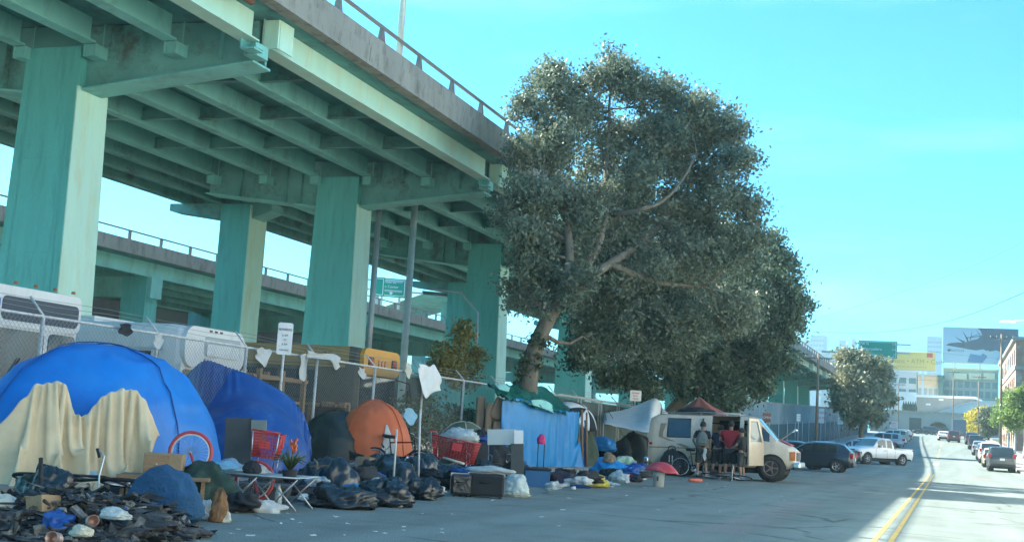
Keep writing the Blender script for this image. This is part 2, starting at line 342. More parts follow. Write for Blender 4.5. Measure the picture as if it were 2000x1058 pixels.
# double yellow line and worn white mark
M['yellow'] = mat('worn yellow paint', (.50,.33,.07), .8, var=.15, scale=6, dirt=((.22,.20,.16), 3.5, .95), fine=.2)
M['wpaint'] = mat('worn white paint', (.6,.6,.56), .8, var=.1, scale=6, dirt=((.2,.19,.17), 3, .8))
def strip(x0, x1, ya, yb, dz=.005):
    ys = sorted([ya, yb]+[y for y in YS if ya < y < yb]); return sheet(x0, x1, ys, dz)
for x in (-.98, -.76):
    struct('lane_marking', strip(x, x+.075, 2, 76), M['yellow'])
struct('lane_marking', strip(-.98, -.62, 99, 103), M['wpaint'])
for ya in (118, 140, 165): struct('lane_marking', strip(-.85, -.73, ya, ya+9), M['yellow'])
ar = asphalt('patched asphalt', (.185,.185,.172))
for (x0, x1, y0, y1) in ((-3.3, -2.6, 17, 29), (-4.6, -3.9, 46, 60), (1.2, 2.4, 70, 78)):
    struct('asphalt_patch', strip(x0, x1, y0, y1, .004), ar)
mh = thing('manhole_cover', 'round iron manhole cover in the shaded asphalt near the yellow line', 'manhole cover', (-2.1, 38, .006))
q = MB(); q.lathe([(0, .008), (.28, .008), (.3, .003), (.33, .003), (.34, -.002)], n=28); q.build('lid', M['rail'], mh)
q = MB(); q.lathe([(.345, 0), (.345, .006), (.42, .006), (.425, 0)], n=28); q.build('ring', M['concrete'], mh)

# ------------------------------------------------------------------ near elevated freeway
br = thing('elevated_freeway', 'seafoam green steel elevated freeway deck on tall columns above the camp', 'freeway', (-22, 44, 0))
BY0, BY1 = -120., 236.
BENTS = [-110.6, -93.4, -76.2, -59, -41.8, -24.6, -7.4, 9.8, 27, 44.2, 61.4, 78.6, 95.8, 113, 130, 147, 165, 183, 201, 219]
def bz(y): return 0 if y < 60 else .0009*(y-60)+.000035*(y-60)**2   # the deck climbs slightly beyond the big tree
def bx(y): return 0.
def rib(prof, y0, y1, step=8.6):          # closed (x,z) section run along the bridge
    ys = [y0]; 
    while ys[-1] < y1-.01: ys.append(min(y1, ys[-1]+step))
    n = len(prof); mb = MB(); vs = [(x, y, z+bz(y)) for y in ys for x, z in prof]
    fs = [(j*n+i, j*n+(i+1) % n, (j+1)*n+(i+1) % n, (j+1)*n+i) for j in range(len(ys)-1) for i in range(n)]
    fs += [tuple(range(n))[::-1], tuple((len(ys)-1)*n+i for i in range(n))]
    return mb.add(vs, fs)
# deck slab
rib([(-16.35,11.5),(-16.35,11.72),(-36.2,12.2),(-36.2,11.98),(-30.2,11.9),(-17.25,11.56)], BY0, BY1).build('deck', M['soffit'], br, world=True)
# outer parapet with joints, and its rail
pw = MB()
yy = BY0
while yy < BY1:
    y2 = min(yy+5.6, BY1)
    s_ = rib([(-16.02,11.5),(-16.0,12.0),(-16.06,12.04),(-16.06,12.42),(-16.34,12.42),(-16.34,11.5)], yy, y2-.03); pw.add(s_.v, s_.f); yy = y2
pw.build('parapet', M['concrete'], br, world=True)
rib([(-15.985,11.44),(-15.985,11.52),(-16.4,11.52),(-16.4,11.44)], BY0, BY1).build('drip_edge', M['concrete'], br, world=True)
rl = MB()
ys = list(np.arange(BY0+1, BY1, 2.8))
rl.tube([(-16.2, y, 12.93+bz(y)) for y in ys], .06, 6)
rl.build('railing', M['rail'], br, world=True)
for y in [y for y in ys if 12 < y < 215]:
    q = MB(); q.add([(-16.3,y-.1,12.42),(-16.1,y-.1,12.42),(-16.1,y+.1,12.42),(-16.3,y+.1,12.42),(-16.25,y-.05,12.9),(-16.15,y-.05,12.9),(-16.15,y+.05,12.9),(-16.25,y+.05,12.9)], [(0,3,2,1),(4,5,6,7),(0,1,5,4),(1,2,6,5),(2,3,7,6),(3,0,4,7)])
    q.v = [(a, b, c+bz(y)) for a, b, c in q.v]; q.build('rail_post', M['rail'], br, world=True)
rib([(-36.3,11.9),(-36.3,13.0),(-36.05,13.0),(-36.05,12.18),(-36.05,11.9)], BY0, BY1).build('parapet', M['concrete'], br, world=True)
# girders: I sections, one per line, broken at the bents
GX = [-17.2, -19.7, -22.3, -24.7, -27.1, -29.65]
def igirder(x, ztop, zbot, y0, y1, fl=.2):
    mb = MB()
    for prof in ([(x-.02,zbot+.04),(x+.02,zbot+.04),(x+.02,ztop),(x-.02,ztop)], [(x-fl,zbot),(x+fl,zbot),(x+fl,zbot+.045),(x-fl,zbot+.045)]):
        s_ = rib(prof, y0, y1); mb.add(s_.v, s_.f)
    return mb
prev = BY0
for b in BENTS+[BY1]:
    for i, x in enumerate(GX):
        zt = 11.56 - (x+17.2)*.026; zb = (10.74 if i == 0 else 10.86) - (x+17.2)*.02
        m_ = igirder(x, zt+.0, zb, prev+.28, b-.28, .22 if i else .26)
        if i:
            pass
        if i == 0:
            for ys_ in np.arange(prev+2, b-.5, 2.9): m_.box((x+.025, ys_-.01, zb+.05+bz(ys_)), (x+.16, ys_+.01, zt-.02+bz(ys_))) if False else None
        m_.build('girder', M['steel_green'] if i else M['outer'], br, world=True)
    # cross diaphragms
    L_ = b-prev
    for k in range(1, 4):
        y = prev+L_*k/4
        for i in range(len(GX)-1):
            xa, xb = GX[i]-.03, GX[i+1]+.03; z0 = 11.12-(GX[i]+17.2)*.02+bz(y)
            q = MB(); q.box((xb, y-.02, z0), (xa, y+.02, z0+.42)); q.box((xb, y-.1, z0-.03), (xa, y+.1, z0)); q.build('diaphragm', M['cap'], br, world=True)
    prev = b
# left half of the deck: second set of darker girders
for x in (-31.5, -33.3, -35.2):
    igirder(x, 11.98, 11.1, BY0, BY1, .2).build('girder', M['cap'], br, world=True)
# bents
for b in BENTS:
    z_ = bz(b)
    # front column: hollow tapered box with side flanges
    gz = g(b)
    col = MB()
    xa0, xb0, xa1, xb1 = -24.85, -22.55, -24.62, -22.78
    ya0, yb0, ya1, yb1 = b-.1, b+1.35, b, b+1.2
    zt = 11.0+z_
    col.add([(xa0,ya0,gz-.05),(xb0,ya0,gz-.05),(xb0,yb0,gz-.05),(xa0,yb0,gz-.05),(xa1,ya1,zt),(xb1,ya1,zt),(xb1,yb1,zt),(xa1,yb1,zt)], [(0,3,2,1),(4,5,6,7),(0,1,5,4),(1,2,6,5),(2,3,7,6),(3,0,4,7)])
    cc = col.build('column', M['col_green'], br, world=True)
    fl_ = MB()                     # proud corner plates and a lap seam
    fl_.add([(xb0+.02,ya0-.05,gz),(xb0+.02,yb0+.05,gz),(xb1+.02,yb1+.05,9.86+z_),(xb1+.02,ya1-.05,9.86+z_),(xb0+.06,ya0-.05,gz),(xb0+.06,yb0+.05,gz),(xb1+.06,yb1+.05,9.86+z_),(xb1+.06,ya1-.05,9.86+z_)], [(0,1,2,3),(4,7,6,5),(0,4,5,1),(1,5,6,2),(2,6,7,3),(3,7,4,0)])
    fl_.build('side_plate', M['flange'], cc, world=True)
    sm = MB(); k0 = .14
    for k0 in (.14, .86):
        xs0 = xa0+(xb0-xa0)*k0; xs1 = xa1+(xb1-xa1)*k0
        sm.add([(xs0-.02,ya0-.012,gz),(xs0+.02,ya0-.012,gz),(xs1+.02,ya1-.012,zt),(xs1-.02,ya1-.012,zt)], [(0,1,2,3)])
    for z0 in np.arange(1.5, 10.6, 1.1):
        for k0 in (.07, .93):
            t = (z0-gz)/(zt-gz)
            for dz in (): 
                xs = (xa0+(xb0-xa0)*k0)*(1-t)+(xa1+(xb1-xa1)*k0)*t; yf = ya0*(1-t)+ya1*t
                sm.box((xs-.03, yf-.03, z0+dz), (xs+.03, yf, z0+dz+.06))
    for z0 in (2.6, 5.2, 7.8):       # lapped plate joints
        t = (z0-gz)/(zt-gz); xl = xa0*(1-t)+xa1*t; xr = xb0*(1-t)+xb1*t; yf = ya0*(1-t)+ya1*t; sm.box((xl+.04, yf-.016, z0), (xr-.04, yf+.0, z0+.05))
    sm.build('rivet_seam', M['col_green'], cc, world=True)
    # cap beam: web + bottom flange, tapered both ways
    poly = [(-17.35,10.38),(-22.7,9.82),(-24.7,9.82),(-30.0,10.42),(-30.0,11.86),(-17.35,11.52)]
    q = MB(); q.prism(poly, 'Y', b+.30, b+.40); q.prism(poly, 'Y', b+.72, b+.82); q.v = [(a, y, z+z_) for a, y, z in q.v]
    cp = q.build('cap_beam', M['cap'], br, world=True)
    q = MB()
    for (xa, za, xb, zb) in ((-22.7,9.82,-17.3,10.38),(-30.05,10.42,-24.7,9.82)):
        q.add([(xa,b+.08,za-.06),(xb,b+.08,zb-.06),(xb,b+.95,zb-.06),(xa,b+.95,za-.06),(xa,b+.08,za),(xb,b+.08,zb),(xb,b+.95,zb),(xa,b+.95,za)], [(0,3,2,1),(4,5,6,7),(0,1,5,4),(1,2,6,5),(2,3,7,6),(3,0,4,7)])
    q.v = [(a, y, z+z_) for a, y, z in q.v]
    q.build('bottom_flange', M['steel_green'], cp, world=True)
    q = MB()
    for x in (-18.4, -20.9, -21.9, -25.5, -26.2, -28.4):
        zb = 10.38-(x+17.35)*(-.56/5.35)*-1 if x > -22.7 else 9.82+(-24.7-x)*.6/5.3
        q = MB(); q.box((x-.015, b+.12, zb+.01+z_), (x+.015, b+.298, 11.56+z_)); q.build('stiffener', M['cap'], cp, world=True)
    # girder seats hung on the near face
    for i, x in enumerate(GX):
        q = MB(); zb = (10.74 if i == 0 else 10.86)-(x+17.2)*.02+z_
        q.box((x-.2, b-.25, zb-.34), (x+.2, b+.29, zb-.30)); q.box((x-.2, b-.25, zb-.30), (x-.17, b+.29, zb-.002)); q.box((x+.17, b-.25, zb-.30), (x+.2, b+.29, zb-.002))
        q.box((x-.165, b-.20, zb-.29), (x+.165, b-.16, zb-.003)); q.build('girder_seat', M['steel_green'], cp, world=True)
    # end pieces at the outer girder
    q = MB(); q.box((-17.25, b-.62, 10.45+z_), (-16.86, b-.18, 10.5+z_)); q.box((-17.3, b-.62, 10.5+z_), (-17.26, b-.18, 10.95+z_)); q.box((-16.86, b-.6, 10.5+z_), (-16.83, b-.2, 10.62+z_))
    q.build('seat_bracket', M['steel_green'], br, world=True)
    q = MB(); q.box((-17.15, b+.25, 10.72+z_), (-16.72, b+.32, 11.5+z_)); q.box((-16.75, b+.32, 10.72+z_), (-16.70, b+1.0, 11.5+z_)); q.build('end_plate', M['flange'], br, world=True)
# rear columns carry the left deck
for b in (50.2, 79, 107, 135):
    q = MB(); q.box((-33.1, b, g(b)-.05), (-31.5, b+1.4, 11.05)); cc = q.build('column', M['col_green'], br, world=True)
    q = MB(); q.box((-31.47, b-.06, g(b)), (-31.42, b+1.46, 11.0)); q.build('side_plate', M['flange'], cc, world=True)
    q = MB(); q.prism([(-36.1,11.1),(-30.4,11.1),(-30.4,10.75),(-31.5,10.35),(-33.2,10.35),(-36.1,10.75)], 'Y', b+.1, b+1.2); q.build('cap_beam', M['cap'], br, world=True)
q = MB()                            # downpipe on the second bent
q.tube([(-22.62, 45.95, 11), (-22.62, 45.95, .0)], .13, 8)
q.build('drain_pipe', M['galv'], br, world=True)
q = MB(); q.tube([(-16.55, y, 11.38+bz(y)) for y in (-4, 8, 17, 25.6)], .09, 8); q.build('conduit', mat('rusty pipe', (.22,.09,.06), .7, var=.3, scale=4), br, world=True)
# lamp mast on the deck edge
lm = thing('street_lamp', 'tall grey lamp mast standing on the freeway parapet', 'street lamp', (-16.45, 34, 12.42))
q = MB(); q.tube([(0,0,0),(0,0,4),(0,0,10.5)], [.11,.09,.06], 10); q.build('mast', M['galv'], lm)
q = MB(); q.box((-.17,-.17,0), (.17,.17,.08)); q.build('base_plate', M['galv'], lm)
q = MB(); q.tube([(0,0,10.4),(-.6,0,10.9),(-2.2,0,11.1)], .04, 6); q.cbox((-2.5,0,11.08), (.7,.28,.14)); q.build('lamp_arm', M['galv'], lm)

# ------------------------------------------------------------------ far elevated freeway (parallel, lower)
fb = thing('elevated_freeway', 'farther concrete and green freeway with open railing seen beyond the columns', 'freeway', (-46, 80, 0))
FX = -44.
def rib2(prof, y0, y1): 
    n = len(prof); ys = list(np.linspace(y0, y1, 24)); mb = MB()
    vs = [(x, y, z+.0) for y in ys for x, z in prof]
    return mb.add(vs, [(j*n+i, j*n+(i+1) % n, (j+1)*n+(i+1) % n, (j+1)*n+i) for j in range(23) for i in range(n)]+[tuple(range(n))[::-1], tuple(23*n+i for i in range(n))])
FY0, FY1 = 20, 330
rib2([(FX,9.75),(FX,10.55),(FX-.3,10.55),(FX-.3,9.75)], FY0, FY1).build('parapet', M['concrete'], fb, world=True)
rib2([(FX-.31,9.75),(FX-.31,10.0),(FX-13.7,10.0),(FX-13.7,9.7),(FX-.9,9.7)], FY0, FY1).build('deck', M['soffit'], fb, world=True)
rib2([(FX-14,9.7),(FX-14,10.55),(FX-13.71,10.55),(FX-13.71,9.7)], FY0, FY1).build('parapet', M['concrete'], fb, world=True)
for i in range(5):
    x = FX-1.0-2.9*i; q = rib2([(x-.03,8.85),(x+.03,8.85),(x+.03,9.69),(x-.03,9.69)], FY0, FY1); r2_ = rib2([(x-.2,8.8),(x+.2,8.8),(x+.2,8.85),(x-.2,8.85)], FY0, FY1); q.add(r2_.v, r2_.f)
    q.build('girder', M['steel_green'], fb, world=True)
for xr in (FX-.15, FX-13.85):
    q = MB(); q.tube([(xr, y, 11.06) for y in np.arange(FY0, FY1, 10)], .05, 6); q.build('railing', M['rail'], fb, world=True)
for y in np.arange(FY0+20, 170, 3.0):
    q = MB(); q.box((FX-.22, y-.07, 10.55), (FX-.08, y+.07, 11.02)); q.build('rail_post', M['rail'], fb, world=True)
for b in (42, 61, 84, 108, 132, 160, 190):
    q = MB(); q.box((FX-2.6, b, g(b)-.1), (FX-.9, b+1.2, 8.8)); cc = q.build('column', M['col_green'], fb, world=True)
    q = MB(); q.box((FX-12.4, b, g(b)-.1), (FX-10.7, b+1.2, 8.8)); q.build('column', M['col_green'], fb, world=True)
    q = MB(); q.box((FX-13.6, b+.05, 7.55), (FX-.6, b+1.15, 8.79)); q.build('cap_beam', M['steel_green'], fb, world=True)
# ramp farther off, lit by the sun
rp_ = thing('freeway_ramp', 'sunlit pale ramp curving up beyond the far freeway', 'ramp', (-70, 190, 0))
q = MB(); n = 20
P0, P1 = WY(795, 600, 170), WY(905, 566, 150)
def rampfn(dz0, dz1, w):
    vs = []; 
    for i in range(n+1):
        t = i/n*1.6-.3; c = P0.lerp(P1, t); c.z += 0; d = (P1-P0).normalized(); s2 = Vector((-d.y, d.x, 0)).normalized()
        vs += [c+s2*w[0]+Vector((0,0,dz0)), c+s2*w[1]+Vector((0,0,dz0)), c+s2*w[1]+Vector((0,0,dz1)), c+s2*w[0]+Vector((0,0,dz1))]
    return vs, [(4*j+i, 4*j+(i+1) % 4, 4*j+4+(i+1) % 4, 4*j+4+i) for j in range(n) for i in range(4)]
q.add(*rampfn(-1.6, 0, (-.2, .2))); q.build('parapet', mat('pale ramp concrete', (.62,.55,.42), .9), rp_, world=True)
q = MB(); q.add(*rampfn(-2.1, -1.65, (-8, .4))); q.build('deck', M['soffit'], rp_, world=True)
q = MB(); q.add(*rampfn(.45, .55, (-.05, .05))); q.build('railing', M['rail'], rp_, world=True)
for i in range(4):
    t = -.2+i*.45; c = P0.lerp(P1, t); q = MB(); q.box((c.x-4, c.y-.7, 0), (c.x-2.6, c.y+.7, c.z-2.1)); q.build('column', M['soffit'], rp_, world=True)
# dark walls added under the decks to shut out the open sky
M['shed'] = mat('dark backing wall', (.07,.075,.07), .9, var=.3, scale=.4)
M['palewall'] = mat('pale sunlit wall', (.7,.7,.66), .9, var=.06)
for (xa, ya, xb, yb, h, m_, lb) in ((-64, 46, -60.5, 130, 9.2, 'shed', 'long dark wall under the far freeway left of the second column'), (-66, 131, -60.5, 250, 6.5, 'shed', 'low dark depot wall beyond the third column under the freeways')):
    b_ = thing('backing_wall', lb, 'building', (xa, ya, 0)); q = MB(); q.box((xa, ya, 0), (xb, yb, h)); w_ = q.build('wall', M[m_], b_, world=True)
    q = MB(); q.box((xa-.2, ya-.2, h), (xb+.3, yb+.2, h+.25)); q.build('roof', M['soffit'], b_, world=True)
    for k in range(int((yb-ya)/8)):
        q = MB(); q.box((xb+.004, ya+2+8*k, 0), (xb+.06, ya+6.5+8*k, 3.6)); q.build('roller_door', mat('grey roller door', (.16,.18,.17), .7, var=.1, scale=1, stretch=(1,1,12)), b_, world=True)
b_ = thing('warehouse', 'pale sunlit warehouse glimpsed left under the far freeway', 'building', (-62, 40, 0))
q = MB(); q.box((-75, 22, 0), (-66, 58, 7.0)); q.build('wall', M['palewall'], b_, world=True)
for k in range(5):
    q = MB(); q.box((-65.996, 25+6.5*k, 2.2), (-65.94, 29+6.5*k, 5)); q.build('window', M['glass_l'], b_, world=True)
# overhead sign on the far freeway
def hsign(name, label, p, w, h, lines, yaw=0., posts=True, extra=None):
    s_ = thing(name, label, 'sign', p, yaw)
    q = MB(); q.box((-w/2, -.04, 0), (w/2, .04, h)); q.build('panel', M['sign_green'], s_)
    t = .03
    q = MB()
    for a, b in (((-w/2+.1,-.06,.1),(w/2-.1,-.045,.1+t*2)), ((-w/2+.1,-.06,h-.1-2*t),(w/2-.1,-.045,h-.1)), ((-w/2+.1,-.06,.1),(-w/2+.1+2*t,-.045,h-.1)), ((w/2-.1-2*t,-.06,.1),(w/2-.1,-.045,h-.1))): q.box(a, b)
    q.build('border', M['letter_w'], s_)
    for (tx_, sz, x, z, al) in lines: text(tx_, sz, M['letter_w'], s_, (x, -.055, z), align=al)
    if posts:
        q = MB(); q.box((-w/2+.4, .06, -posts), (-w/2+.6, .2, h)); q.box((w/2-.6, .06, -posts), (w/2-.4, .2, h)); q.box((-w/2-.5,.2,h*.3),(w/2+1.5,.3,h*.3+.15)); q.box((-w/2-.5,.2,h*.8),(w/2+1.5,.3,h*.8+.15)); q.build('frame', M['galv'], s_)
    return s_
p0 = WX(763, 580, -45); sg = hsign('highway_sign', 'green exit sign with a white down arrow above the far freeway railing', p0, 2.5, 1.6, [('Market St', .36, -1.05, 1.28, 'LEFT'), ('Civic Center', .32, -1.05, .88, 'LEFT')], yaw=R(28), posts=1.3)
q = MB(); q.prism([(-.06,.58),(.06,.58),(.06,.4),(.19,.4),(0,.17),(-.19,.4),(-.06,.4)], 'Y', -.06, -.045); q.build('arrow', M['letter_w'], sg)
p0 = WX(737, 578, -45.2); hsign('highway_sign', 'small green sign panel mostly hidden left of the arrow sign', p0, 1.1, 1.6, [], yaw=R(28), posts=1.2)
# ------------------------------------------------------------------ foliage
def leafmat(name, c1, c2, sc=1.2, tr=.3, rough=.5):
    m = bpy.data.materials.new(name); m.use_nodes = True; n = m.node_tree; L = n.links.new; n.nodes.clear()
    tc = n.nodes.new('ShaderNodeTexCoord'); a = n.nodes.new('ShaderNodeTexNoise'); a.inputs['Scale'].default_value = sc; a.inputs['Detail'].default_value = 8; a.inputs['Roughness'].default_value = .75
    L(tc.outputs['Object'], a.inputs['Vector']); rp = n.nodes.new('ShaderNodeValToRGB')
    rp.color_ramp.elements[0].position = .38; rp.color_ramp.elements[1].position = .62
    rp.color_ramp.elements[0].color = (*c1, 1); rp.color_ramp.elements[1].color = (*c2, 1); L(a.outputs[0], rp.inputs[0])
    d = n.nodes.new('ShaderNodeBsdfPrincipled'); d.inputs['Roughness'].default_value = rough; d.inputs['Specular IOR Level'].default_value = .5; L(rp.outputs[0], d.inputs['Base Color'])
    t = n.nodes.new('ShaderNodeBsdfTranslucent'); L(rp.outputs[0], t.inputs['Color'])
    mx = n.nodes.new('ShaderNodeMixShader'); mx.inputs[0].default_value = tr; L(d.outputs[0], mx.inputs[1]); L(t.outputs[0], mx.inputs[2])
    o = n.nodes.new('ShaderNodeOutputMaterial'); L(mx.outputs[0], o.inputs[0]); return m
M['leaf'] = leafmat('dull evergreen leaves', (.055,.09,.055), (.26,.30,.205))
M['leaf_cool'] = leafmat('cool evergreen leaves', (.035,.075,.045), (.17,.235,.15))
M['leaf_dark'] = leafmat('dark evergreen leaves', (.04,.065,.035), (.12,.15,.08))
M['leaf_olive'] = leafmat('olive leaves', (.14,.14,.04), (.28,.23,.06), 2)
M['leaf_yellow'] = leafmat('yellow leaves', (.35,.30,.02), (.62,.50,.04), 2, .4)
M['leaf_lime'] = leafmat('bright green leaves', (.12,.20,.04), (.26,.36,.09), 1.5, .35)
M['bark'] = mat('pale bark', (.17,.14,.10), .9, var=.3, scale=5, stretch=(1,1,.4), bump=.6, bscale=12, fine=.15)
def leaves(blobs, n, size, seed, droop=.3, clump=.38, per=22, shell=.45, flat=1., sub=9):
    rg = np.random.default_rng(seed)
    if sub:
        nb = []
        for c, r in blobs:
            nb.append((c, r*.62)); d = rg.normal(size=(sub, 3)); d /= np.linalg.norm(d, axis=1)[:, None]
            for k in range(sub): nb.append((Vector(c)+Vector(d[k])*r*(.55+.4*rg.random()), r*(.24+.26*rg.random())))
        blobs = nb
    B = np.array([(*b[0], b[1]) for b in blobs], float)
    w = B[:,3]**2.0; w /= w.sum(); nc = n//per
    bi = rg.choice(len(B), nc, p=w); d = rg.normal(size=(nc,3)); d /= np.linalg.norm(d, axis=1)[:,None]
    rr = (shell+(1.06-shell)*rg.random(nc)**.8)*(1+.16*np.sin(d[:,0]*7+seed+bi)*np.cos(d[:,2]*6+bi))
    cc = B[bi,:3]+d*(rr*B[bi,3])[:,None]*np.array([1,1,flat])
    cs = clump*(.55+.9*rg.random(nc))
    li = np.repeat(np.arange(nc), per); N = len(li)
    p = cc[li]+rg.normal(size=(N,3))*(cs[li]*.55)[:,None]*np.array([1,1,.75])
    a = rg.normal(size=(N,3)); a[:,2] -= droop; a /= np.linalg.norm(a, axis=1)[:,None]
    b = np.cross(a, rg.normal(size=(N,3))); b /= np.linalg.norm(b, axis=1)[:,None]
    s = size*(.6+.8*rg.random(N))[:,None]
    v = np.empty((N,4,3)); v[:,0] = p-a*s*.5; v[:,1] = p+b*s*.24; v[:,2] = p+a*s*.5; v[:,3] = p-b*s*.24
    return v.reshape(-1,3)
def leafobj(name, V, m, parent):
    me = bpy.data.meshes.new(name); off = np.array(parent_mat(parent).translation); V = V-off
    n = len(V)//4; me.vertices.add(len(V)); me.vertices.foreach_set('co', V.ravel().astype('f')); me.loops.add(len(V)); me.loops.foreach_set('vertex_index', np.arange(len(V), dtype='i'))
    me.polygons.add(n); me.polygons.foreach_set('loop_start', np.arange(0, len(V), 4, dtype='i')); me.polygons.foreach_set('loop_total', np.full(n, 4, 'i')); me.update(calc_edges=True)
    me.materials.append(m); o = bpy.data.objects.new(name, me); COL.objects.link(o); o.parent = parent; return o
def twig(mb, a, b, r0, r1, seed, k=4, wob=.12):
    a, b = Vector(a), Vector(b); L_ = (b-a).length; pts = []
    for i in range(k+1):
        t = i/k; p = a.lerp(b, t); e = math.sin(t*PI)*L_*wob
        p += Vector((nz(p, .7, seed), nz(p, .7, seed+5), nz(p, .7, seed+9)))*e*2; pts.append(p)
    mb.tube(pts, [r0+(r1-r0)*i/k for i in range(k+1)], 7); return pts
def tree(label, limbs, blobs, n, size, lm, seed, group=None, name='tree', cat='tree', bark=None, twigs=5, **kw):
    """limbs: list of ([points], r0, r1); blobs: (centre, radius)"""
    base = Vector(limbs[0][0][0]); t = thing(name, label, cat, base, group=group)
    bark = bark or M['bark']; nodes = []
    mb = MB()
    for k, (pts, r0, r1) in enumerate(limbs):
        P = [crv([Vector(p) for p in pts], i/14) for i in range(15)]; P = [p+Vector((nz(p,.9,seed+k), nz(p,.9,seed+k+4), 0))*.12 for p in P]
        rr = [r0+(r1-r0)*i/14 for i in range(15)]
        if k == 0: rr[0] *= 1.5; rr[1] *= 1.15
        mb.tube(P, rr, 12); nodes += [(p, r) for p, r in list(zip(P, rr))[4:]]
        if k == 0: mb.build('trunk', bark, t, world=True); mb = MB()
    for bi, (c, r) in enumerate(blobs):
        c = Vector(c); nb = min(nodes, key=lambda q: (q[0]-c).length+.6*max(0, q[0].z-c.z))
        r0 = min(nb[1]*.7, .04+.014*(nb[0]-c).length)
        pts = twig(mb, nb[0], c, max(r0, .03), .02, seed+bi)
        for k in range(twigs):
            d = Vector((rnd.gauss(0,1), rnd.gauss(0,1), rnd.gauss(.2,1))).normalized()*r*.9; twig(mb, pts[rnd.choice((2,3,4))], c+d, .022, .008, seed+bi*3+k, 3)
    if mb.v: mb.build('limbs', bark, t, world=True)
    lv = leaves(blobs, n, size, seed, **kw)
    leafobj('crown', lv, lm, t); return t
# big street tree
def bl(lst): return [(WY(x, y, Y), r*(Y*1.03)/FPX*1.0) for x, y, r, Y in lst]
B1 = bl([(1190,140,52,42),(1085,175,62,41),(1040,215,40,40),(1140,215,70,42),(1270,205,72,43),(1225,160,40,44),(1345,235,66,43),(1395,245,50,44),(1435,255,30,43),
    (1020,300,46,39),(1000,420,34,38),(1075,300,72,40),(1220,360,60,42),(1260,340,50,42),(1290,280,60,42.5),(1120,560,46,39),(1060,600,24,38.4),(1010,590,22,38.3),(1165,310,70,43),(1240,270,60,44),(1340,320,66,44),(1420,315,40,43),(1455,310,28,42),
    (1012,385,38,38.5),(1060,400,72,39.5),(1150,410,74,41),(1230,430,66,43),(1310,420,72,44),(1385,400,62,44),(1440,400,50,43),(1475,410,24,43),
    (1035,490,56,39),(1100,500,70,40),(1010,560,26,38.5),(1190,520,80,42),(1290,520,82,43),(1380,500,74,44),(1445,475,46,44),(1025,455,34,38),
    (1050,560,40,39.5),(1170,600,66,42),(1250,620,82,43),(1345,610,84,44),(1160,670,42,42),(1420,590,60,45),(1085,560,30,40)])
gb = Vector((-12.6, 38.6, .1))
trk = [gb, WY(1034,740,38.6), WY(1050,660,38.8), WY(1085,600,39.2)]
L1 = [(trk, .33, .23), ([WY(1085,600,39.2), WY(1130,560,39.8), WY(1190,515,41), WY(1290,440,43), WY(1370,330,44)], .24, .07),
      ([WY(1085,600,39.2), WY(1110,520,39.5), WY(1105,430,40), WY(1075,330,40.5), WY(1095,210,41)], .2, .05),
      ([WY(1130,560,39.8), WY(1175,450,41), WY(1185,330,42), WY(1190,180,42.5)], .17, .04),
      ([WY(1190,515,41), WY(1280,550,42.5), WY(1370,560,44)], .14, .05), ([WY(1190,420,41.5), WY(1250,410,40.5), WY(1310,380,41), WY(1360,300,42)], .09, .03),
      ([WY(1105,470,40), WY(1050,430,39.5), WY(1005,340,39)], .1, .03), ([WY(1290,440,43), WY(1380,420,44), WY(1450,330,43)], .09, .03)]
tree('tall spreading evergreen street tree with a leaning pale trunk by the green tarp shelter', L1, B1, 150000, .15, M['leaf'], 3, shell=.35, clump=.36, twigs=6, per=26)
iv = leaves([(WY(1040,700,38.5), .42), (WY(1028,740,38.5), .45), (WY(1050,660,38.6), .36)], 1500, .14, 5, clump=.15, per=10)
leafobj('ivy', iv, M['leaf_dark'], thing('ivy', 'dark ivy wrapped around the leaning pale trunk of the big tree', 'ivy', WY(1035,700,38.5)))
B2 = bl([(1400,470,60,52),(1350,540,70,50),(1455,500,50,54),(1280,600,60,50),(1190,640,50,48),(1140,690,34,48),(1360,620,70,51),(1450,600,55,54),(1490,510,42,58),(1525,545,46,58),(1555,595,26,57),(1535,640,32,57),(1440,560,60,57),(1500,610,56,58),(1440,650,66,58),(1500,690,50,58),(1530,700,20,57),
    (1370,680,66,57),(1300,680,66,55),(1235,700,56,54),(1170,690,44,52),(1200,740,34,53),(1260,750,36,54),(1330,740,42,56),(1400,740,52,57),(1455,745,36,58),(1485,750,30,58),(1430,780,24,57),(1395,785,18,57),(1140,640,36,52),(1500,470,22,58)])
b2 = Vector((-12.4, 57, .1))
L2 = [([b2, Vector((-12.3,57,2.2)), WY(1400,720,57), WY(1420,640,57.5)], .34, .22), ([WY(1400,720,57), WY(1330,690,56), WY(1250,690,54.5)], .16, .05), ([WY(1420,640,57.5), WY(1480,560,58), WY(1495,500,58)], .14, .04), ([WY(1400,720,57), WY(1470,690,58), WY(1530,630,57.5)], .12, .03)]
tree('dense dark evergreen tree behind the beige van, right of the big tree', L2, B2, 100000, .19, M['leaf_cool'], 11, shell=.35, clump=.45)
